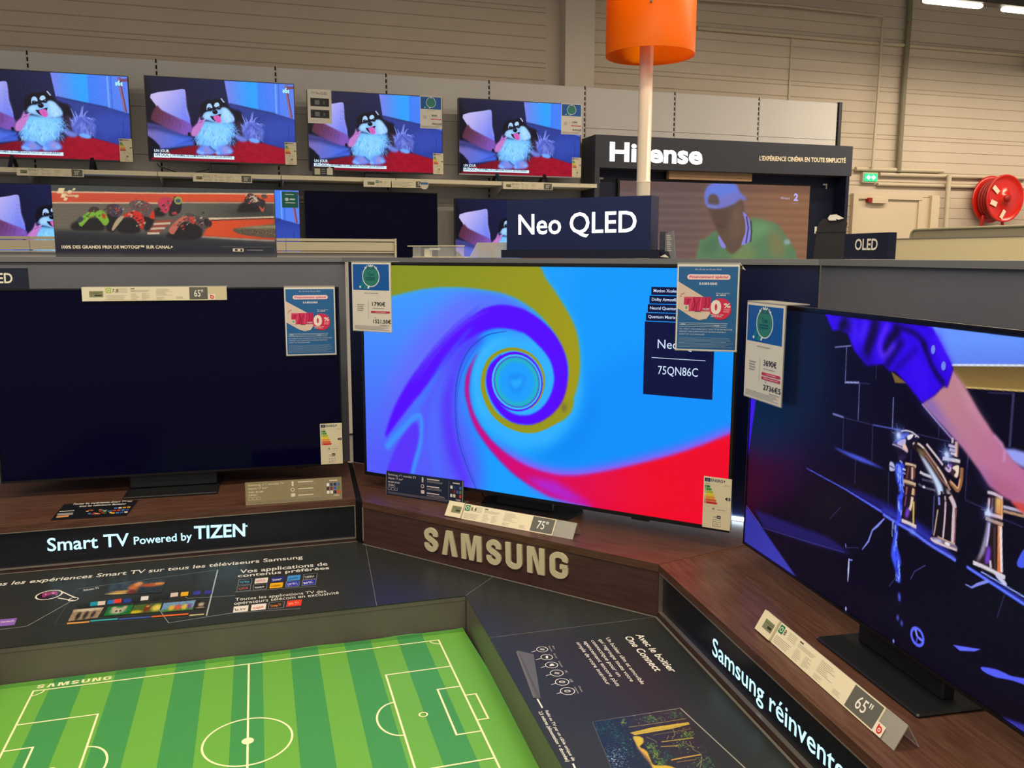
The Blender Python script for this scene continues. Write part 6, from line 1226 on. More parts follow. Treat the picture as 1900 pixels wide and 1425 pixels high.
pl = tvs['W4p']; r_ = px_rect(pl, (1041, 192), (1079, 194), (1078, 251), (1040, 249)); t, q = sheet('price_notice', 'small price paper on the shelf television by the booth', 'notice', pl, r_, YW, holder=False, group='price papers with a blue top'); price_paper(t, q, r_, '1299\u20ac', '999\u20ac', small=True)
pl = tvs['B2p']; r_ = px_rect(pl, (523, 355), (553, 357), (553, 386), (523, 385)); t, q = sheet('info_card', 'green card on the half hidden lower shelf television', 'notice', pl, r_, YW, holder=False, mt='card_white'); P = Print(q, .0003, .0002); a0, b0, a1, b1 = r_; w, h = a1 - a0, b1 - b0; P.rect(a0, b0, a1, b1, rgb(18, 110, 96)); P.up(); P.rect(a0 + w * .2, b0 + h * .8, a0 + w * .75, b0 + h * .86, rgb(190, 220, 210)); P.disc(a0 + w * .3, b0 + h * .52, w * .12, h * .11, rgb(210, 230, 225), 14); P.rect(a0 + w * .48, b0 + h * .48, a0 + w * .8, b0 + h * .58, rgb(210, 230, 225)); P.rect(a0 + w * .2, b0 + h * .28, a0 + w * .8, b0 + h * .34, rgb(210, 230, 225)); P.build('print', 'print', t, 'paper', 'card', 'card_face', 'paper_insert', 'front_panel', 'sheet', 'printed_card')

# price strips: a folded clear holder with an electronic price tag and printed card
def strip_print(P, a0, b0, a1, b1, size, e0=.0, e1=.13, p0=.13, s0=.80, s1=.93, tagx=True, grade='8,4', gcol=rgb(40, 120, 80), logo=False, faint=False):
    w, h = a1 - a0, b1 - b0; X = lambda u: a0 + w * u; Y = lambda v: b0 + h * v; ink = rgb(150, 145, 125) if faint else rgb(140, 136, 124); dk = rgb(70, 68, 60)
    P.rect(X(e0), Y(0), X(e1), Y(1), rgb(228, 222, 196)); P.rect(X(p0 + .003), Y(0), X(s1 + .004), Y(1), rgb(228, 220, 190)); P.up()
    P.rect(X(e0 + (e1 - e0) * .32), Y(.28), X(e0 + (e1 - e0) * .92), Y(.72), rgb(130, 134, 100)); P.up(); P.rect(X(e0 + (e1 - e0) * .55), Y(.36), X(e0 + (e1 - e0) * .85), Y(.46), rgb(60, 64, 44)); P.rect(X(e0 + (e1 - e0) * .38), Y(.56), X(e0 + (e1 - e0) * .85), Y(.60), rgb(90, 94, 70)); P.lay -= 1
    c_ = X(p0 + .025); P.rrect(c_ - h * .18, Y(.56), c_ + h * .18, Y(.94), h * .05, gcol); P.up(); P.ring(c_, Y(.75), h * .10, h * .10, h * .04, rgb(225, 235, 215), n=10); P.text(grade, c_ + h * .24, Y(.62), h * .24, dk, bold=.01); P.lay -= 1
    sp_ = s0 - p0; P.small(X(p0 + .01), Y(.08), X(p0 + sp_ * .26), Y(.44), 5, ink, .25, 3, .3); P.small(X(p0 + sp_ * .15), Y(.56), X(p0 + sp_ * .27), Y(.92), 5, ink, .22, 4, .3)
    P.rect(X(p0 + sp_ * .30), Y(.84), X(p0 + sp_ * .35), Y(.90), dk); P.small(X(p0 + sp_ * .30), Y(.62), X(p0 + sp_ * .58), Y(.80), 4, ink, .25, 5, .3); P.small(X(p0 + sp_ * .30), Y(.08), X(p0 + sp_ * .40), Y(.55), 7, ink, .22, 6, .5); P.small(X(p0 + sp_ * .43), Y(.08), X(p0 + sp_ * .53), Y(.55), 7, ink, .22, 8, .5); P.small(X(p0 + sp_ * .60), Y(.35), X(p0 + sp_ * .82), Y(.88), 8, ink, .22, 10, .6); P.small(X(p0 + sp_ * .60), Y(.06), X(p0 + sp_ * .74), Y(.26), 4, ink, .22, 11, .6); P.small(X(p0 + sp_ * .84), Y(.10), X(p0 + sp_ * .94), Y(.30), 4, ink, .22, 12, .4)
    P.rect(X(s0), Y(.06), X(s1), Y(.96), rgb(98, 98, 90)); P.up(); P.text(size, X((s0 + s1) / 2), Y(.27), h * .48, rgb(236, 234, 226), w=w * (s1 - s0) * .48, align='C', bold=.005)
    if logo: lx = min(.96, s1 + .03); P.rect(X(lx) - h * .30, Y(.02), X(lx) + h * .22, Y(.45), rgb(230, 222, 205)); P.up(); P.disc(X(lx), Y(.22), h * .14, h * .14, rgb(206, 50, 40)); P.up(); P.disc(X(lx), Y(.22), h * .075, h * .075, rgb(236, 220, 210)); P.up(); P.disc(X(lx), Y(.22), h * .035, h * .035, rgb(206, 50, 40)); P.rect(X(lx) - h * .14, Y(.22), X(lx) - h * .08, Y(.40), rgb(206, 50, 40)); P.lay -= 3
def tent(label, tl, tr, br, bl, size, grade, logo=False, lean=35, s0=.68, s1=.845):
    """folded strip standing on a counter; its front panel leans back"""
    A = onz(*bl, ZC + .001); B = onz(*br, ZC + .001); u = (B - A) / np.linalg.norm(B - A); back = V(-u[1], u[0], 0); L = np.linalg.norm(B - A)
    v = V(0, 0, 1) * math.cos(rad(lean)) + back * math.sin(rad(lean)); pl = Plane(A, u, v); h = pl.px(*tl)[1]; h2 = pl.px(*tr)[1]; h = (h + h2) / 2
    t = thing('price_strip', label, 'price tag', (A + B) / 2, math.degrees(math.atan2(u[1], u[0])), 'folded price strips on the counters')
    MB().rect(pl, 0, 0, L, h, -.0035, -.0015).build('front_panel', 'acrylic_frost', t)
    topz = h * math.cos(rad(lean)); bk = Plane(A + v * h + pl.n * -.002, u, -V(0, 0, 1) * math.cos(rad(lean)) + back * math.sin(rad(lean)))
    MB().rect(bk, 0, 0, L, h * .98, -.001, .001).build('rear_panel', 'acrylic_frost', t)
    MB().rect(pl, 0, 0, L * .13, h, -.0015, .006).build('electronic_tag', 'rail_cream', t)
    MB().rect(pl, L * .135, .001, L * s1 + .004, h - .001, -.0015, 0).build('paper_insert', 'rail_cream', t)
    P = Print(pl, .0065, .0002); P.mb = MB(); w = L
    P2 = Print(pl, .0004, .0002); strip_print(P2, 0, 0, L, h, size, e1=0.0, grade=grade, logo=logo, p0=.135, s0=s0, s1=s1); P2.build('print', 'print', t, 'paper_insert')
    P.rect(L * .13 * .32, h * .28, L * .13 * .92, h * .72, rgb(126, 130, 98)); P.up(); P.rect(L * .13 * .6, h * .38, L * .13 * .86, h * .5, rgb(50, 54, 36)); P.rect(L * .13 * .38, h * .58, L * .13 * .86, h * .61, rgb(90, 94, 70)); P.build('tag_display', 'print', t, 'electronic_tag')
    return t
tent('folded price strip reading 75 inch below the swirl television', (832, 929), (1068, 970), (1062, 1001), (826, 957), '75"', '8,4')
tent('folded price strip reading 65 inch below the kitchen television', (1424, 1133), (1684, 1346), (1657, 1392), (1403, 1167), '65"', '8', True, 30, .70, .875)
# strip laid on top of the dark set
r_ = px_rect(lpl, (153, 532), (421, 532), (421, 557), (153, 558)); t = thing('price_strip', 'flat price strip reading 65 inch on top of the dark television', 'price tag', lpl.pt((r_[0] + r_[2]) / 2, r_[1], .014), 14.43, 'folded price strips on the counters')
MB().rect(lpl, r_[0], r_[1], r_[2], r_[3], .008, .012).build('front_panel', 'rail_cream', t); mb = MB(); mb.slab(Plane(lpl.pt(r_[0], r_[3], .012), lpl.u, -lpl.n), [(0, 0), (r_[2] - r_[0], 0), (r_[2] - r_[0], .07), (0, .07)], -.001, .001); mb.build('rear_panel', 'acrylic_frost', t)
P = Print(lpl, .0125, .0002); P.rect(r_[0] + .001, r_[1] + .001, r_[2] - .001, r_[3] - .001, rgb(206, 198, 160)); P.up(); strip_print(P, r_[0], r_[1], r_[2], r_[3], '65"', e1=.155, p0=.155, s0=.735, s1=.865, grade='7,8', gcol=rgb(170, 190, 80), logo=True); P.build('print', 'print', t, 'paper', 'card', 'card_face', 'paper_insert', 'front_panel', 'sheet', 'printed_card')
# strips on the wall shelf
SE = WP.off(.172)
for i, (tl, tr, br, bl, size, lb, rt2) in enumerate((((30, 311), (154, 314), (156, 329), (32, 325), '55"', 'price strip under the cut-off shelf television', False), ((358, 322), (466, 327), (469, 340), (358, 336), '55"', 'price strip under the shelf television without cards', False), ((674, 333), (725, 334.5), (725, 348), (675, 346), '', 'short price strip with a tag window under the two-card television', False), ((727, 335), (793, 336), (793, 349), (727, 348), '65"', 'short price strip with a dark end under the two-card television', True), ((933, 338), (1025, 341), (1025, 353), (934, 350), '55"', 'price strip under the shelf television by the booth', False))):
    r_ = px_rect(SE, tl, tr, br, bl); t = thing('price_strip', lb, 'price tag', SE.pt((r_[0] + r_[2]) / 2, r_[1]), YW, 'price strips along the upper shelf')
    MB().rect(SE, r_[0], r_[1], r_[2], r_[3], -.012, .004).build('front_panel', 'rail_cream', t); P = Print(SE, .0045, .0003)
    if i == 2: strip_print(P, r_[0], r_[1], r_[0] + (r_[2] - r_[0]) * 2.2, r_[3], '', e1=.2, p0=.2, s0=.44, s1=.4401, grade='6,4', faint=True)
    elif i == 3: P.small(r_[0] + .01, r_[1] + .01, r_[0] + .20, r_[3] - .01, 5, rgb(150, 145, 125), .25); P.rect(r_[0] + .22, r_[1] + .004, r_[2] - .05, r_[3] - .004, rgb(84, 80, 76)); P.up(); P.text('55"', r_[0] + .265, r_[1] + .02, .03, (.9, .9, .88), align='C'); P.disc(r_[2] - .03, (r_[1] + r_[3]) / 2, .04, .042, rgb(214, 208, 190)); P.up(); P.rect(r_[2] - .065, (r_[1] + r_[3]) / 2, r_[2] + .005, (r_[1] + r_[3]) / 2 + .02, rgb(60, 110, 160))
    else: strip_print(P, r_[0], r_[1], r_[2], r_[3], size, e1=.17, p0=.17, s0=.82, s1=.985, grade='7,2', gcol=rgb(180, 175, 140), faint=True)
    P.build('print', 'print', t, 'paper', 'card', 'card_face', 'paper_insert', 'front_panel', 'sheet', 'printed_card')
# information cards on the counters
def info(label, tl, tr, br, bl, mt, model, fg, lean, dark, sub):
    A = onz(*bl, ZC + .001); B = onz(*br, ZC + .001); u = (B - A) / np.linalg.norm(B - A); back = V(-u[1], u[0], 0); L = np.linalg.norm(B - A); v = V(0, 0, 1) * math.cos(rad(lean)) + back * math.sin(rad(lean)); pl = Plane(A, u, v); h = (pl.px(*tl)[1] + pl.px(*tr)[1]) / 2
    t = thing('info_card', label, 'information card', (A + B) / 2, math.degrees(math.atan2(u[1], u[0])), 'slanted information cards on the counters')
    MB().rect(pl, 0, 0, L, h, -.006, 0).build('card_face', mt, t); MB().slab(Plane(A, back, (0, 0, 1)), [(.004, 0), (.06, 0), (.06, .003), (.01, .003)], .002, L - .002).build('card_foot', 'acrylic_frost', t)
    ed = MB(); ed.rect(pl, L - .004, 0, L, h, -.006, .002); ed.rect(pl, 0, 0, .002, h, -.006, .001); ed.build('card_edge', 'acrylic_frost' if dark else 'acrylic_gold', t)
    P = Print(pl, .0005, .0002); X = lambda u_: L * u_; Y = lambda v_: h * v_; g_ = fg
    P.text('Samsung, n\u00b01 mondial TV', X(.03), Y(.83), h * .085, g_, w=L * .37, bold=.005); P.text('depuis 17 ans*', X(.03), Y(.68), h * .085, g_, w=L * .20, bold=.005); P.text(sub, X(.03), Y(.53), h * .06, g_, w=L * .155, bold=.03); P.text(model, X(.03), Y(.38), h * .09, g_, w=L * .095)
    for i in range(3): P.strip([(X(.03 + i * .045), Y(.22)), (X(.065 + i * .045), Y(.22)), (X(.065 + i * .045), Y(.33)), (X(.03 + i * .045), Y(.33)), (X(.03 + i * .045), Y(.22))], h * .012, g_)
    P.small(X(.03), Y(.05), X(.9), Y(.15), 2, tuple(c * .6 for c in g_), .35, 3, .2)
    for i, y in enumerate((.78, .48, .2)): P.rect(X(.54), Y(y + .08), X(.70), Y(y + .125), g_); P.small(X(.54), Y(y - .04), X(.79), Y(y + .05), 2, tuple(c * .75 for c in g_), .35, 5 + i, .3)
    P.rect(X(.475), Y(.72), X(.495), Y(.93), g_); P.ring(X(.485), Y(.56), L * .018, h * .07, h * .03, g_, n=12); P.rrect(X(.465), Y(.25), X(.51), Y(.40), h * .04, g_); P.line([(X(.82), Y(.12)), (X(.82), Y(.93))], h * .008, tuple(c * .8 for c in g_))
    P.rect(X(.87), Y(.84), X(.955), Y(.885), g_); P.text('TIZEN', X(.91), Y(.16), h * .06, g_, w=L * .06, bold=.03)
    for i, cl in enumerate((rgb(230, 230, 225), rgb(40, 60, 120), rgb(30, 50, 90), rgb(60, 110, 180), rgb(60, 40, 50), rgb(120, 50, 50), rgb(70, 90, 170), rgb(90, 130, 60), rgb(220, 220, 215), rgb(225, 220, 210), rgb(40, 40, 40), rgb(210, 70, 60))):
        c_, r_i = i % 4, i // 4; P.rrect(X(.84 + c_ * .037), Y(.62 - r_i * .17), X(.868 + c_ * .037), Y(.75 - r_i * .17), h * .02, cl)
    P.build('print', 'print', t, 'paper', 'card', 'card_face', 'paper_insert', 'front_panel', 'sheet', 'printed_card')
mat('card_blue', rgb(26, 36, 66), 0.3, 0.5)
info('dark blue information card slanting in front of the swirl television', (730, 873), (869, 896), (859, 938), (716, 917), 'card_blue', 'QN86C', rgb(214, 204, 206), 3, True, 'Neo QLED | 4K UHD')
info('brass tinted information card in front of the dark television', (456, 896), (634, 884), (635, 926), (456, 938), 'acrylic_gold', 'S90C', rgb(214, 208, 180), 12, False, 'OLED | 4K UHD')
# leaflet lying on the counter
A = [onz(x, y, ZC + .001) for x, y in ((119, 936), (257, 928), (235, 957), (94, 965.5))]; lf = hplane(ZC + .001); t = thing('leaflet', 'dark printed leaflet lying on the wooden counter', 'leaflet', sum(A) / 4, 16)
MB().prism(A, V(0, 0, .0015)).build('sheet', 'sign_dark', t); P = Print(hplane(ZC + .003), .0004, .0002)
P.textpx('Toutes les exp\u00e9riences Smart TV sur', (134, 937), (245, 931), (135, 934), rgb(225, 222, 215), .02); P.textpx('tous les t\u00e9l\u00e9viseurs Samsung', (146, 941), (233, 936), (147, 938), rgb(225, 222, 215), .02)
rn = random.Random(2)
def lq(p, cl): P.poly(P.pl.pxs(p), cl)
lq([(110, 949), (138, 947), (138, 948), (110, 950)], cr_); lq([(107, 953), (136, 951), (135, 955), (106, 957)], rgb(150, 150, 150)); lq([(105, 958), (128, 956), (127, 959), (104, 961)], rgb(220, 150, 90))
for k in range(26): x = rn.uniform(155, 206); y = 952 - (x - 155) * .06 + rn.uniform(-7, 3); lq([(x, y), (x + 5, y - .4), (x + 4.6, y + 1.2), (x - .4, y + 1.5)], rn.choice([rgb(200, 120, 50), rgb(220, 200, 120), rgb(60, 110, 60), rgb(70, 110, 170), rgb(190, 60, 50)]))
for i in range(4):
    for j in range(3): x = 212 + i * 8 - j * 2.5; y = 942 + j * 4.6 - i * .6; lq([(x, y), (x + 6, y - .4), (x + 5.6, y + 2), (x - .4, y + 2.4)], rn.choice([rgb(60, 80, 160), rgb(225, 220, 210), rgb(230, 170, 40), rgb(200, 60, 50), rgb(60, 130, 190)]))
P.build('print', 'print', t, 'paper', 'card', 'card_face', 'paper_insert', 'front_panel', 'sheet', 'printed_card')
# thin cable behind the information card
cb = [onz(893, 912, ZC + .05), onz(898, 921, ZC + .012), onz(908, 925, ZC + .006), onz(922, 921, ZC + .004)]
solo('cable', MB().tube(smooth(cb, False, 4), .0025, 6), 'cable_black', 'thin black cable hanging under the swirl television', 'cable', cb[2])
# ------------------------------------------------------------------ cinema booth with its big screen
HB = WP.off(.12); HI = WP.off(-.02)
h0, ht = HB.px(1105, 250); h1 = HB.px(1583, 270)[0]; hb = 2.508; ht = 2.82
t = thing('cinema_booth', 'dark booth with a lit white name and a tennis broadcast inside', 'booth', HB.pt((h0 + h1) / 2, 0, -.2), YW)
MB().rect(HB, h0, hb, h1, ht, -.36, 0).build('header', 'booth_slate', t)
MB().rect(HB, h0, 0, h0 + .05, hb, -.36, -.002).build('side_wall', 'booth_slate', t); MB().rect(HB, h1 - .06, 0, h1 - .02, hb, -.36, -.002).build('side_wall', 'booth_dark', t)
MB().rect(HB, h0 + .05, 0, h1 - .06, hb, -.36, -.20).build('inner_panel', 'booth_dark', t)
P = Print(HB, .0006, .0004); P.textpx('Hisense', (1131, 297.5), (1303, 304), (1131, 264.5), (1, 1, 1), .035); P.letters('lit_letter', 'lit_letters', t, 'header')
P = Print(HB, .0006); P.textpx("L'EXP\u00c9RIENCE CIN\u00c9MA EN TOUTE SIMPLICIT\u00c9", (1409, 297.5), (1569, 302), (1409, 289.5), rgb(240, 225, 195), .03); P.build('tagline_lettering', 'print', t, 'header')
q0 = HB.px(1250, 322); q1 = HB.px(1405, 338); MB().rect(HB, q0[0], q1[1] + .015, q1[0], hb, -.16, -.10).build('ledge_board', 'light_wood', t)
HS = HB.off(-.16)
P = Print(HB.off(-.20), .001); m_ = rgb(190, 186, 178)
for (x, y, s) in ((1110, 329, 1), (1535, 341, -1)):
    a, b = P.pl.px(x, y); P.rect(min(a, a + s * .055), b - .018, max(a, a + s * .055), b, m_); P.rect(min(a, a + s * .018), b - .055, max(a, a + s * .018), b - .018, m_)
P.build('corner_mark', 'print', t)
sa0, sz1 = HS.px(1150, 335); sa1 = HS.px(1503, 345)[0]; sw_ = sa1 - sa0; sh = sw_ * 9 / 16; scr = thing('projection_screen', 'large tennis broadcast screen inside the dark booth', 'screen', HS.pt((sa0 + sa1) / 2, sz1 - sh), YW)
MB().rect(HS, sa0 - .02, sz1 - sh - .02, sa1 + .02, sz1 + .02, -.035, -.004).build('screen_frame', 'tv_black', scr)
spl = Plane(HS.pt((sa0 + sa1) / 2, sz1 - sh), ydir(YW), (0, 0, 1))
T = Canvas(spl, -sw_ / 2, 0, sw_ / 2, sh, 300, rgb(140, 104, 84))
def c3(*p): return T.px(p, (1080, 0), .43158)
T.poly(c3((150, 760), (560, 760), (520, 1150), (150, 1150)), rgb(112, 92, 92), 30, 1); T.poly(c3((760, 760), (1000, 760), (1000, 1150), (820, 1150)), rgb(158, 110, 78), 30, 1)
for k in range(18): T.stroke(c3((160, 800 + k * 17), (600, 803 + k * 17), (1000, 812 + k * 17)), 2, rgb(110, 80, 68) if k % 2 else rgb(160, 122, 98), 1, .35)
T.poly(c3((160, 780), (980, 800), (980, 830), (160, 812)), rgb(100, 70, 66), 3, .5)
def t4(*p): return T.px(p, (1076, 185), .40945)
def tq(pts, cc, soft=1, k=3, al=1.0): T.poly(smooth(list(t4(*pts)), True, k), cc, soft, al)
tq([(537, 664), (560, 635), (625, 590), (636, 640), (690, 690), (745, 655), (775, 540), (840, 550), (896, 566), (922, 602), (952, 645), (985, 730), (985, 1000), (520, 1000)], rgb(100, 136, 96), 1)
tq([(780, 552), (880, 572), (840, 610), (780, 640), (740, 680), (745, 655)], rgb(120, 164, 112), 5, 3, .8); tq([(860, 600), (900, 600), (930, 700), (870, 710)], rgb(150, 130, 84), 6, 3, .7); tq([(545, 670), (610, 620), (630, 660), (600, 700)], rgb(84, 122, 92), 4, 3, .8); tq([(690, 690), (760, 650), (800, 720), (700, 740)], rgb(140, 150, 92), 5, 3, .6)
tq([(580, 488), (650, 486), (700, 466), (738, 460), (744, 520), (752, 580), (738, 650), (690, 700), (655, 664), (625, 602), (608, 560), (590, 520)], rgb(108, 84, 70), 1); tq([(600, 500), (690, 490), (700, 560), (640, 600), (610, 560)], rgb(98, 74, 62), 5, 3, .8); tq([(690, 500), (735, 490), (742, 580), (700, 640), (670, 600)], rgb(120, 94, 76), 5, 3, .8); T.stroke(t4((615, 560), (640, 578), (655, 575)), 2, rgb(84, 60, 54), 1, .7); tq([(694, 505), (712, 500), (716, 528), (702, 540)], rgb(128, 98, 78), 2, 3, .8)
tq([(626, 612), (646, 640), (662, 668), (645, 672), (632, 650)], rgb(150, 142, 236), 0, 2); tq([(737, 506), (766, 540), (772, 590), (768, 642), (730, 658), (748, 605), (748, 550)], rgb(152, 144, 238), 0, 2); T.stroke(t4((754, 528), (763, 580), (752, 650)), 2, rgb(60, 54, 100)); T.stroke(t4((774, 548), (778, 595), (772, 645)), 2.4, rgb(66, 70, 80))
tq([(563, 440), (573, 402), (600, 380), (650, 372), (700, 378), (716, 402), (727, 422), (754, 449), (745, 457), (725, 449), (700, 469), (650, 489), (600, 493), (572, 480)], rgb(120, 128, 226), 1); tq([(585, 395), (690, 385), (712, 420), (650, 440), (590, 425)], rgb(106, 140, 246), 4, 3, .9); tq([(640, 440), (700, 430), (720, 446), (660, 478), (630, 480)], rgb(132, 130, 208), 4, 3, .8)
tq([(579, 464), (585, 436), (605, 427), (625, 440), (631, 470), (620, 476), (586, 472)], rgb(104, 86, 82), 1); T.stroke(t4((576, 482), (625, 488)), 2.6, rgb(136, 136, 204)); tq([(922, 640), (944, 632), (954, 650), (932, 658)], rgb(160, 186, 196), 1, 2, .8)
tm = T.mesh('tennis_broadcast'); tm.materials.append(M['screen_picture_dim']); o = bpy.data.objects.new('screen_surface', tm); COL.objects.link(o); o.parent = scr; o.location = (0, -.0025, 0)
P = Print(spl, .0035); P.textpx('direct', (1448, 369), (1465, 370.5), (1448, 364.5), rgb(190, 175, 200), .01); P.textpx('2', (1472, 372), (1480, 372.6), (1472, 359.5), rgb(190, 180, 250), .04); P.textpx('UHD', (1466, 379), (1480, 380), (1466, 375), rgb(150, 125, 130), 0); P.build('caption_lettering', 'screen_picture', scr, 'screen_surface')

# ------------------------------------------------------------------ motorbike racing poster standing on the side unit
MP_ = LB.off(-.02); r_ = px_rect(MP_, (92, 343), (511, 351), (512, 470), (105, 470)); b0 = ZT + .001
t = thing('racing_poster', 'long motorbike racing poster board standing on the grey partition', 'poster', MP_.pt((r_[0] + r_[2]) / 2, b0), YL)
MB().rect(MP_, r_[0], b0, r_[2], r_[3], -.045, -.001).build('board', 'sign_dark', t)
Q = Canvas(MP_, r_[0] + .002, b0 + .002, r_[2] - .002, r_[3] - .002, 330, rgb(92, 94, 96))
def m1(*p): return Q.px(p, (90, 330), .12632)
def m2(*p): return Q.px(p, (310, 330), .13684)
Q.poly(m1((0, 80), (4000, 190), (4000, 260), (0, 200)), rgb(66, 74, 82), 0); Q.poly(m1((0, 350), (1500, 380), (3500, 420), (3500, 700), (1500, 800), (0, 760)), rgb(108, 106, 102), 3, 1, rgb(84, 86, 88), (m1((300, 450))[0], m1((2600, 600))[0]))
for k in range(14): Q.stroke(m1((0, 420 + k * 24), (500, 425 + k * 23), (1200, 440 + k * 22)), 1.6, rgb(132, 128, 120) if k % 2 else rgb(84, 84, 84), 1, .5)
Q.poly(m1((0, 205), (1900, 235)) + m2((200, 335), (1445, 338), (1445, 225), (0, 210)) + m1((1900, 380), (0, 360)), rgb(206, 84, 62), 0); Q.poly(m1((0, 205), (1700, 232), (1700, 372), (0, 360)), rgb(200, 82, 64), 0); Q.poly(m2((0, 215), (1450, 222), (1450, 334), (0, 334)), rgb(208, 82, 56), 0)
Q.stroke(m1((0, 203), (1900, 228)) + m2((600, 212), (1450, 220)), 2, rgb(220, 190, 170)); Q.stroke(m1((0, 362), (1600, 368)) + m2((200, 335), (1450, 337)), 2, rgb(216, 190, 170))
Q.poly(m2((200, 345), (1450, 345), (1450, 520), (600, 545), (150, 520)), rgb(96, 98, 98), 3, 1, rgb(62, 66, 70), (m2((300, 400))[0], m2((1300, 430))[0])); Q.poly(m2((780, 440), (1450, 470), (1450, 520), (900, 500)), rgb(52, 56, 60), 4, .8)
Q.poly(m2((560, 560), (1450, 545), (1460, 850), (460, 800), (560, 650)), rgb(214, 84, 50), 1, 1, rgb(200, 74, 46), (m2((700, 600))[0], m2((1300, 820))[0])); Q.stroke(m2((560, 550), (900, 548), (1450, 530)), 3, rgb(214, 200, 186)); Q.stroke(m2((600, 572), (1000, 556), (1450, 545)), 1.6, rgb(60, 40, 40)); Q.stroke(m2((470, 795), (900, 822), (1460, 850)), 3, rgb(190, 180, 176))
Q.poly(smooth(list(m2((890, 690), (1000, 670), (1200, 650), (1500, 630), (1500, 800), (1200, 790), (960, 750))), True, 3), rgb(92, 84, 76), 0); Q.poly(m2((900, 680), (1200, 650), (1500, 640), (1500, 672), (1150, 680)), rgb(150, 150, 120), 1)
Q.noise(.22, 4, m2((920, 690), (1480, 670), (1480, 790), (1000, 755)))
Q.poly(m1((0, 755), (400, 770), (1000, 790), (1700, 830)) + m2((450, 805), (1000, 840), (1480, 860), (1480, 1040), (0, 1040)) + m1((1900, 1120), (0, 1110)), rgb(46, 54, 66), 3, 1, rgb(32, 34, 52), (m1((900, 800))[0], m1((900, 1080))[0]))
for k in range(6): Q.stroke(m1((1560 - k * 22, 640 + k * 34), (1830 - k * 40, 625 + k * 36)), 3.2, (rgb(150, 70, 64), rgb(206, 190, 180))[k % 2])
rb = random.Random(11)
def bike(pts, body, leather, dark, f, n=26):
    Q.poly(smooth(list(f(*dark)), True, 3), rgb(30, 32, 40), 1)
    for pl_i, cc in body: Q.poly(smooth(list(f(*pl_i)), True, 2), cc, 0)
    for k in range(n):
        x, y = pts[rb.randrange(len(pts))]; x += rb.gauss(0, 40); y += rb.gauss(0, 34); w = rb.uniform(14, 40)
        Q.poly(f((x, y), (x + w, y - w * rb.uniform(.1, .6)), (x + w * .9, y + w * .4), (x + w * .1, y + w * .5)), leather[rb.randrange(len(leather))], 0, .85)
bike([(1000, 440), (960, 500), (1040, 530), (930, 460)], [([(850, 420), (920, 380), (1010, 385), (1090, 460), (1060, 540), (960, 570), (880, 520)], rgb(70, 60, 76))], [rgb(190, 70, 60), rgb(60, 80, 130), rgb(190, 180, 170), rgb(40, 40, 60)], [(860, 500), (1000, 480), (1060, 620), (980, 780), (860, 770), (830, 640)], m1, 30)
bike([(1300, 380), (1400, 420), (1260, 420)], [([(1180, 380), (1240, 330), (1340, 325), (1500, 380), (1550, 440), (1540, 560), (1400, 560), (1250, 480)], rgb(96, 86, 92))], [rgb(190, 180, 170), rgb(190, 70, 60), rgb(60, 60, 90), rgb(140, 40, 50)], [(1400, 480), (1540, 470), (1560, 600), (1480, 760), (1400, 740)], m1, 34)
bike([(1750, 340), (1800, 400), (1700, 420)], [([(1600, 360), (1660, 290), (1760, 280), (1830, 330), (1820, 420), (1720, 520), (1660, 470)], rgb(190, 60, 96))], [rgb(214, 90, 130), rgb(60, 110, 110), rgb(60, 30, 50), rgb(170, 40, 60)], [(1560, 460), (1640, 430), (1720, 520), (1680, 560), (1570, 560)], m1, 24)
Q.poly(smooth(list(m2((60, 340), (110, 270), (180, 290), (200, 370), (170, 470), (60, 520), (20, 470))), True, 3), rgb(40, 36, 50), 0); Q.ell(*m2((150, 305))[0], 6, 6, rgb(150, 170, 90), 0); Q.ell(*m2((150, 310))[0], 4, 3, rgb(60, 90, 120), 0); Q.poly(m2((60, 470), (120, 450), (140, 490), (80, 500)), rgb(170, 60, 80))
bike([(700, 520), (820, 540), (560, 560)], [([(580, 500), (680, 470), (800, 480), (860, 560), (890, 640), (830, 700), (770, 640), (700, 570), (600, 590), (490, 710), (440, 660), (480, 580)], rgb(124, 186, 66)), ([(600, 450), (660, 415), (740, 440), (740, 480), (620, 500), (580, 490)], rgb(70, 54, 66)), ([(430, 590), (480, 560), (520, 600), (470, 650), (430, 640)], rgb(60, 66, 90)), ([(780, 520), (830, 540), (840, 590), (800, 590)], rgb(190, 70, 44))], [rgb(150, 210, 90), rgb(90, 150, 50), rgb(50, 60, 50), rgb(160, 60, 50), rgb(60, 90, 50)], [(330, 690), (430, 620), (600, 590), (720, 580), (790, 640), (820, 760), (560, 770), (360, 760)], m1, 26)
bike([(1200, 540), (1340, 600), (1380, 680)], [([(1080, 560), (1180, 500), (1320, 490), (1390, 560), (1410, 660), (1370, 760), (1330, 680), (1250, 590), (1160, 560), (1050, 600)], rgb(206, 50, 50)), ([(990, 620), (1060, 560), (1110, 570), (1010, 700), (950, 770), (930, 740)], rgb(176, 166, 150)), ([(1480, 560), (1540, 470), (1560, 600), (1500, 590)], rgb(200, 60, 50))], [rgb(226, 90, 70), rgb(150, 30, 40), rgb(200, 190, 170), rgb(60, 30, 40)], [(990, 690), (1080, 590), (1250, 590), (1330, 700), (1330, 800), (1050, 800)], m1, 34)
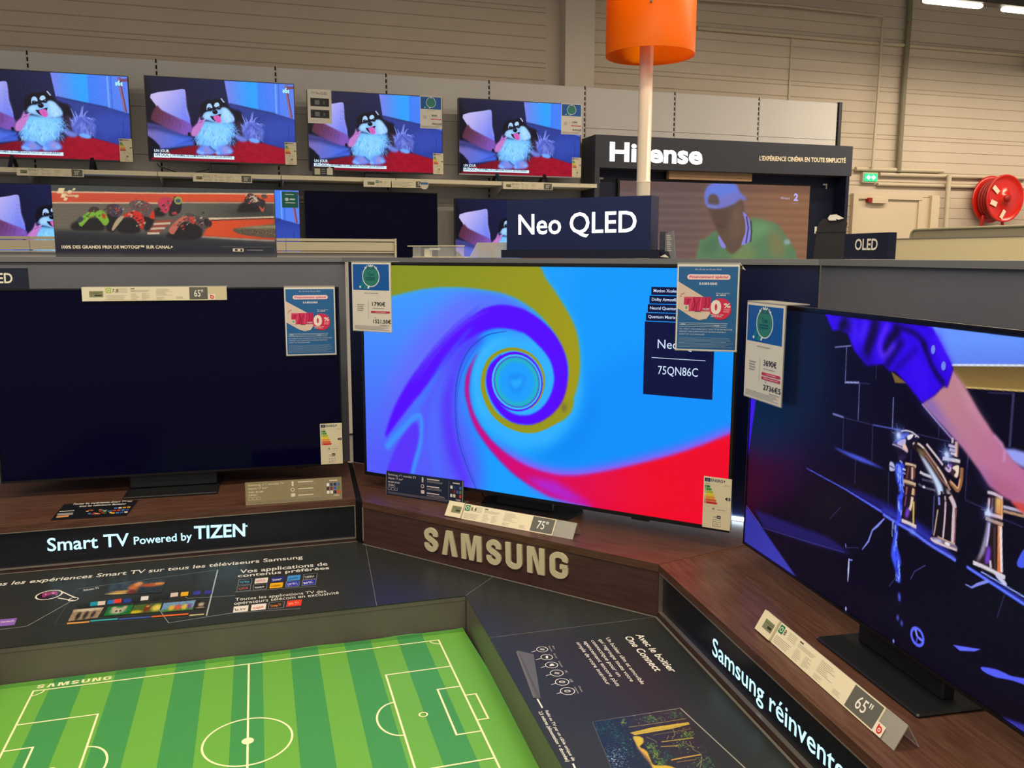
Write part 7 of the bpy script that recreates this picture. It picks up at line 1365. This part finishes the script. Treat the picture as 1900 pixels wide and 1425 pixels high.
bike([(260, 560), (360, 560), (440, 600), (160, 640), (520, 600)], [([(60, 640), (160, 550), (260, 510), (280, 560), (180, 620), (90, 760), (20, 720)], rgb(190, 110, 100)), ([(250, 500), (300, 475), (440, 520), (560, 550), (610, 610), (580, 660), (480, 690), (380, 600)], rgb(80, 74, 80)), ([(500, 560), (560, 550), (612, 610), (570, 665), (520, 640)], rgb(40, 40, 50)), ([(290, 540), (350, 520), (380, 600), (340, 620)], rgb(196, 70, 66))], [rgb(200, 190, 180), rgb(190, 70, 60), rgb(40, 40, 56), rgb(120, 120, 130), rgb(90, 40, 50)], [(0, 760), (100, 640), (220, 590), (400, 620), (480, 700), (430, 820), (160, 840), (0, 800)], m2, 60)
bike([(1150, 260), (1200, 300), (1100, 300)], [([(1050, 290), (1100, 215), (1180, 225), (1260, 280), (1320, 300), (1340, 380), (1310, 440), (1230, 380), (1150, 330), (1070, 360)], rgb(46, 44, 54)), ([(1110, 270), (1170, 240), (1240, 310), (1180, 330), (1130, 320)], rgb(196, 186, 176)), ([(1270, 230), (1340, 225), (1360, 270), (1300, 280)], rgb(90, 70, 70)), ([(1240, 370), (1300, 420), (1330, 360), (1310, 450), (1280, 450)], rgb(190, 90, 80))], [rgb(200, 190, 180), rgb(60, 50, 60), rgb(180, 80, 70), rgb(36, 34, 44)], [(950, 440), (1000, 350), (1100, 320), (1220, 340), (1320, 440), (1200, 460), (980, 465)], m2, 30)
lg = rgb(226, 216, 186)
for p in ([(150, 150), (240, 150), (212, 228), (122, 228)], [(196, 230), (266, 230), (246, 288), (178, 286)], [(290, 182), (350, 182), (330, 230), (272, 226)], [(232, 288), (284, 288), (266, 332), (220, 330)], [(362, 152), (398, 152), (384, 182), (350, 182)]): Q.poly(m1(*p), lg, 0)
Q.noise(.03, 9); Q.im = np.clip(Q.im, 0, 1)
qm = Q.mesh('race_picture'); qm.materials.append(M['print']); o = bpy.data.objects.new('race_picture', qm); COL.objects.link(o)
Tq = Matrix(((MP_.u[0], -MP_.n[0], MP_.v[0], MP_.o[0]), (MP_.u[1], -MP_.n[1], MP_.v[1], MP_.o[1]), (MP_.u[2], -MP_.n[2], MP_.v[2], MP_.o[2]), (0, 0, 0, 1)))
qm.transform(MW[t.name].inverted() @ Tq); o.parent = t
P = Print(MP_, .0008); P.textpx('motogp', (123, 364.5), (146.5, 365), (125.5, 359.5), lg, .03); P.textpx('100% DES GRANDS PRIX DE MOTOGP\u2122 SUR CANAL+', (114.5, 461), (321, 461), (114.5, 455.5), rgb(238, 230, 205), .03)
P.poly(MP_.pxs([(432, 461), (452, 461.2), (452, 467), (432, 466.5)]), rgb(214, 206, 190)); P.up(); P.poly(MP_.pxs([(436, 462), (441, 462), (441, 465.5), (436, 465.5)]), rgb(40, 40, 50)); P.poly(MP_.pxs([(446, 462.2), (450, 462.2), (450, 466), (446, 466)]), rgb(40, 40, 50)); P.poly(MP_.pxs([(458, 463.5), (488, 463.7), (488, 464.6), (458, 464.4)]), rgb(150, 150, 160)); P.poly(MP_.pxs([(410, 457.4), (505, 458.2), (505, 458.9), (410, 458.1)]), rgb(96, 98, 110)); P.build('lettering', 'print', t, 'board')

# ------------------------------------------------------------------ signs on the partitions
def sign(label, pl, r, yaw, depth, text, box, cap, tcol, mt, lit, bold, cat='sign', name='lit_sign', plinth=None):
    a0, b0, a1, b1 = r; t = thing(name, label, cat, pl.pt((a0 + a1) / 2, b0, -depth / 2), yaw)
    MB().rect(pl, a0, b0, a1, b1, -depth, 0).build('sign_box', mt, t)
    if plinth: MB().rect(pl, plinth[0], plinth[1], plinth[2], b0 - .0005, -depth - .02, .03).build('plinth', 'booth_dark', t)
    P = Print(pl, .0006)
    for tx, p0, p1, ptp in text: P.textpx(tx, p0, p1, ptp, tcol, bold)
    (P.letters('letter', lit, t, 'sign_box') if lit == 'lit_letters' else P.build('lettering', lit, t, 'sign_box')); return t
NP = CB.off(-.02); r_ = px_rect(NP, (940.5, 372), (1208, 362), (1207, 464), (940, 464)); 
pz = px_rect(NP.off(.03), (930, 465), (1222, 465), (1222, 472), (930, 472)); r_ = (r_[0], ZT + .036, r_[2], r_[3])
sign('dark sign, blue letter glow in its colour, with glowing white letters above the swirl television', NP, r_, YC, .09, [('Neo QLED', (962, 435), (1181, 430), (962, 399))], None, None, (1, 1, 1), 'sign_glow_tint', 'lit_letters', .012, plinth=(pz[0], ZT + .001, pz[2]))
OP = RB.off(-.03); r_ = px_rect(OP, (1567, 436), (1650, 429), (1646, 475), (1567, 473)); r_ = (r_[0], ZT + .001, r_[2], r_[3])
sign('small dark blue sign with four cream capitals on the grey partition', OP, r_, YR, .03, [('OLED', (1586, 463.5), (1628, 463.5), (1586, 444))], None, None, rgb(232, 230, 214), 'sign_slate', 'print', .02, name='type_sign')
EP = lpl.off(-.002); r_ = px_rect(EP, (-60, 497), (50, 498), (51, 532), (-60, 532)); r_ = (r_[0], .678 + .830 + .0005 - lpl.o[2], r_[2], r_[3])
sign('dark blue sign with cut off cream capitals on the dark television', EP, r_, 14.43, .02, [('OLED', (-36, 525), (24, 525), (-36, 507))], None, None, rgb(232, 230, 214), 'sign_slate', 'print', .02, name='type_sign')

# ------------------------------------------------------------------ small things on the partition tops
# clear tray with white rims
TPn = CB.off(-.05); r_ = px_rect(TPn, (757, 455), (857, 456), (857, 470), (757, 470)); zb = ZT + .001; d_ = .085
t = thing('clear_tray', 'clear plastic tray with white rims on the partition top', 'tray', TPn.pt((r_[0] + r_[2]) / 2, zb, -.0), YC)
ai = px_rect(TPn, (766, 455), (848, 456), (848, 470), (766, 470)); rz_ = r_[3]
MB().rect(TPn, ai[0], zb, ai[2], rz_, -.001, .001).build('front_pane', 'acrylic', t); MB().rect(TPn, ai[0], zb, ai[0] + .003, rz_, -.06, 0).build('side_pane', 'acrylic', t); MB().rect(TPn, ai[2] - .003, zb, ai[2], rz_, -.06, 0).build('side_pane', 'acrylic', t)
MB().rect(TPn, r_[0], rz_ - .004, ai[2] + .004, rz_, -.06, .004).build('upper_rim', 'rail_cream', t); MB().rect(TPn, ai[0], zb, r_[2] + .02, zb + .004, -.06, .004).build('lower_rim', 'rail_cream', t)
q0 = TPn.px(785, 461); q1 = TPn.px(795, 470); MB().rect(TPn, q0[0], zb + .004, q1[0], q0[1], -.03, -.01).build('white_block', 'rail_cream', t); q0 = TPn.px(796, 460); q1 = TPn.px(815, 464); MB().rect(TPn, q0[0], q1[1], q1[0], q0[1], -.012, -.004).build('tag', 'card_white', t)
# frosted sloping card holder beside the lit sign
FPn = CB.off(-.03); A0 = FPn.px(871, 471); A1 = FPn.px(940, 471); T0 = FPn.px(879, 450)
t = thing('card_holder', 'frosted grey sloping card holder beside the lit sign', 'card holder', FPn.pt((A0[0] + A1[0]) / 2, ZT), YC)
pA, pB = FPn.pt(A0[0], ZT + .001), FPn.pt(A1[0], ZT + .001); pC, pD = FPn.pt(A1[0], T0[1], -.03), FPn.pt(T0[0], T0[1], -.03); MB().prism([pA, pB, pC, pD], FPn.n * .003).build('front_panel', 'acrylic_frost', t); MB().prism([FPn.pt(A0[0], ZT + .001, -.06), FPn.pt(A1[0], ZT + .001, -.06), pC, pD], -FPn.n * .003).build('rear_panel', 'acrylic_frost', t)
# leaflet stand beside the lit sign
LP_ = CB.off(-.035); z0 = ZT + .001
q = LP_.px(1216, 428); q1 = LP_.px(1232, 468); q2 = LP_.px(1246, 428); q3 = LP_.px(1250, 470)
t = thing('leaflet_stand', 'dark leaflet stand holding grey printed cards beside the lit sign', 'leaflet stand', LP_.pt(q1[0], z0), YC)
MB().rect(LP_, q[0] + .012, z0, q1[0] - .004, q[1] - .004, -.05, -.02).build('stand_back', 'booth_slate', t); MB().slab(LP_, [(q1[0] - .004, z0), (q3[0], z0), (q2[0], q2[1]), (q1[0] - .006, q[1] - .012)], -.03, -.022).build('printed_card', 'cap_grey', t)
P = Print(LP_.off(-.022), .0006)
for k in range(9): P.rect(q1[0] + .002 + k * .0006, q2[1] - .02 - k * .0075, q2[0] - .012 + (k % 3) * .003, q2[1] - .017 - k * .0075, rgb(190, 190, 180))
P.build('print', 'print', t, 'paper', 'card', 'card_face', 'paper_insert', 'front_panel', 'sheet', 'printed_card'); MB().slab(LP_, [(q[0], z0), (q3[0] - .02, z0), (q3[0] - .03, z0 + .028), (q[0], z0 + .034)], -.02, .02).build('stand_base', 'booth_dark', t)
MB().slab(LP_, [(q1[0] - .01, z0 + .006), (q3[0] - .012, z0 + .003), (q1[0] + .012, z0 + .016)], .0205, .022).build('paper_scrap', 'card_white', t)
# small tag card before the two-card television
TC = WP.off(.10); r_ = px_rect(TC, (579, 308), (620, 310), (621, 326), (580, 324)); r_ = (r_[0], SZ + .001, r_[2], r_[3])
t = thing('tag_card', 'small black card with two pale squares on the upper shelf', 'notice', TC.pt((r_[0] + r_[2]) / 2, SZ), YW); MB().rect(TC, *r_, -.006, 0).build('card', 'tv_black', t)
P = Print(TC, .0004); w, h = r_[2] - r_[0], r_[3] - r_[1]; P.rect(r_[0] + w * .1, r_[1] + h * .2, r_[0] + w * .35, r_[1] + h * .8, rgb(200, 196, 170)); P.rect(r_[0] + w * .66, r_[1] + h * .2, r_[0] + w * .92, r_[1] + h * .8, rgb(220, 216, 200)); P.poly([(r_[0] + w * .66, r_[1] + h * .8), (r_[0] + w * .92, r_[1] + h * .8), (r_[0] + w * .79, r_[1] + h * .98)], rgb(220, 216, 200))
for v in (.3, .5, .7): P.rect(r_[0] + w * .40, r_[1] + h * v, r_[0] + w * .6, r_[1] + h * (v + .06), rgb(150, 150, 150))
P.build('print', 'print', t, 'paper', 'card', 'card_face', 'paper_insert', 'front_panel', 'sheet', 'printed_card')
for k, (pts, lb) in enumerate((([(290, 302), (297, 309), (310, 313), (328, 319)], 'black cable drooping under the shelf television without cards'), ([(388, 313), (372, 317), (361, 320)], 'short black cable behind the middle stand on the upper shelf'), ([(958, 332), (966, 338), (972, 336), (974, 331)], 'small black cable loop under the shelf television by the booth'))):
    cb = [WP.pt(*WP.px(*q), -.05) for q in pts]; solo('cable', MB().tube(smooth(cb, False, 4), .004, 6), 'cable_black', lb, 'cable', cb[-1])

# ------------------------------------------------------------------ orange drum on its pole
PX = Plane((0, 5.2, 0), (1, 0, 0), (0, 0, 1)); pc = PX.px(1203.5, 85); px_ = pc[0]; zb = PX.px(1204, 104)[1]; rad_ = abs(PX.px(1286, 104)[0] - PX.px(1122, 104)[0]) / 2; zj = PX.px(1193, 339)[1]; prd = abs(PX.px(1214, 120)[0] - PX.px(1188, 120)[0]) / 2; px_ = PX.px(1196, 250)[0]
t = thing('pole_lamp', 'tall white pole carrying a big orange drum shade', 'lamp', (px_, 5.2, 0))
MB().lathe([(prd, 0), (prd, zj), ], (px_, 5.2, 0), (0, 0, 1), 24).build('lower_pole', 'pole_white', t); MB().lathe([(prd * 1.03, zj), (prd * 1.03, zj + .012), (prd * .98, zj + .012), (prd * .98, 3.45)], (px_, 5.2, 0), (0, 0, 1), 24).build('upper_pole', 'pole_white', t)
dc = (px_ + .02, 5.2, 0)
mb = MB().lathe([(rad_, zb), (rad_, zb + .62), (rad_ - .006, zb + .62), (rad_ - .006, zb), (rad_, zb)], dc, (0, 0, 1), 64); mb.build('drum_shade', 'orange_plastic', t)
for k in range(3): MB().tube([V(px_, 5.2, zb + .5), V(dc[0] + (rad_ - .003) * math.cos(2.1 * k), 5.2 + (rad_ - .003) * math.sin(2.1 * k), zb + .5)], .006, 6).build('shade_arm', 'post_dark', t)
MB().lathe([(0, 0), (.007, 0), (.007, .006), (0, .008)], V(*dc) + V(-.04, -rad_ + .0, zb + .23), (0, -1, 0), 10).build('rivet', 'alu_edge', t)

# ------------------------------------------------------------------ dark bag on a plinth before the booth
BG = Plane((0, 5.0, 0), ydir(-20), (0, 0, 1)); BG = Plane(xy(BG.pt(*BG.px(1543, 440)), 0), ydir(-20), (0, 0, 1)); r_ = px_rect(BG, (1513, 412), (1574, 412), (1571, 470), (1513, 470)); zt_ = BG.px(1545, 407)[1]
pb = 1.60
t = thing('plinth', 'dark plinth carrying the black bag behind the partition', 'plinth', BG.pt((r_[0] + r_[2]) / 2, 0, -.1), -20); MB().rect(BG, r_[0] - .04, 0, r_[2] + .04, pb, -.24, .04).build('body', 'booth_dark', t)
t = thing('bag', 'black fabric case with a white cloth tossed on top', 'bag', BG.pt((r_[0] + r_[2]) / 2, pb, -.1), -20)
w = r_[2] - r_[0]; zm = BG.px(1545, 430)[1]
mb = MB(); prof = [(r_[0], zm), (r_[2] - .01, zm), (r_[2] - .004, zt_ - .02), (r_[2] - .015, zt_), (r_[0] + .03, zt_ + .002), (r_[0] + .012, zt_ - .02)]; mb.slab(BG, prof, -.2, 0); mb.build('lid', 'black_fabric', t)
mb = MB(); mb.slab(BG, [(r_[0] - .01, pb + .0), (r_[2] - .012, pb + .0), (r_[2] - .014, zm - .004), (r_[0] + .004, zm - .004)], -.2, .006); mb.build('case_body', 'black_fabric', t)
MB().rect(BG, r_[0] + .0, zm - .004, r_[2] - .012, zm + .002, -.2, .008).build('zip_band', 'cable_black', t); q0 = BG.px(1514, 422); MB().rect(BG, r_[0] - .006, q0[1] - .03, r_[0] + .004, q0[1] + .004, -.06, .002).build('side_tag', 'card_white', t)
mb = MB(); cl_ = [(1536, 405), (1540, 399), (1552, 398), (1566, 405), (1556, 408), (1550, 406), (1552, 411), (1538, 410)]; mb.slab(BG, [(a, max(b, zt_ - .006)) for a, b in BG.pxs(cl_)], -.1, .012)
solo('cloth', mb, 'white_cloth', 'small white cloth lying on the black case', 'cloth', BG.pt((r_[0] + r_[2]) / 2, zt_, -.05), -20)

# ------------------------------------------------------------------ pale partition behind the sign with four capitals
VP = Plane((2.42, 5.5, 0), ydir(-70), (0, 0, 1)); za = 1.757
t = thing('cream_partition', 'pale cream partition running away behind the small blue sign', 'partition', VP.pt(.8, 0, -.05), -70)
a0 = VP.px(1640, 450)[0]; MB().rect(VP, a0 - .05, 1.60, a0 + 3.0, za, -.06, 0).build('upper_board', 'partition_cream', t); MB().rect(VP, a0 - .05, za + .001, a0 + 3.0, za + .006, -.07, .004).build('top_edge', 'alu_edge', t); MB().rect(VP, a0 - .05, .0, a0 + 3.0, 1.597, -.05, -.004).build('lower_board', 'partition_cream', t)
VQ = VP.off(-.12); q0 = VQ.px(1690, 442); q1 = VQ.px(1697, 430); q2 = VQ.px(1900, 419); rr = .035
t = thing('rounded_panel', 'grey panel with a rounded corner behind the cream partition', 'panel', VQ.pt(q0[0] + .5, 0, 0), -70)
zt2 = (q1[1] + q2[1]) / 2; MB().slab(VQ, [(q0[0] + .006, 1.2), (q0[0] + .006, zt2 - rr)] + [(q0[0] + .006 + rr - rr * math.cos(rad(k * 15)), zt2 - rr + rr * math.sin(rad(k * 15))) for k in range(1, 7)] + [(q0[0] + 2.6, zt2), (q0[0] + 2.6, 1.2)], -.02, 0).build('panel_face', 'partition_olive', t)
path = [(q0[0], 0.0), (q0[0], zt2 - rr)] + [(q0[0] + rr + .006 - (rr + .006) * math.cos(rad(k * 15)), zt2 - rr + (rr + .006) * math.sin(rad(k * 15))) for k in range(1, 7)] + [(q0[0] + 2.6, zt2 + .006)]
MB().tube([VQ.pt(a, b, .002) for a, b in path], .008, 8).build('tube_frame', 'partition_olive', t)
# dark speaker near the picture edge
s0 = BW.pt(*BW.px(1903, 120), .18); t = thing('wall_speaker', 'small black speaker on the cream wall at the picture edge', 'speaker', s0, YW); MB().cbox(-.07, .07, -.08, .08, -.09, .09, .02).build('case', 'tv_black', t, world=False); MB().tube([(0, .05, 0), (0, .2, 0)], .015, 8).build('bracket', 'tv_black', t, world=False)
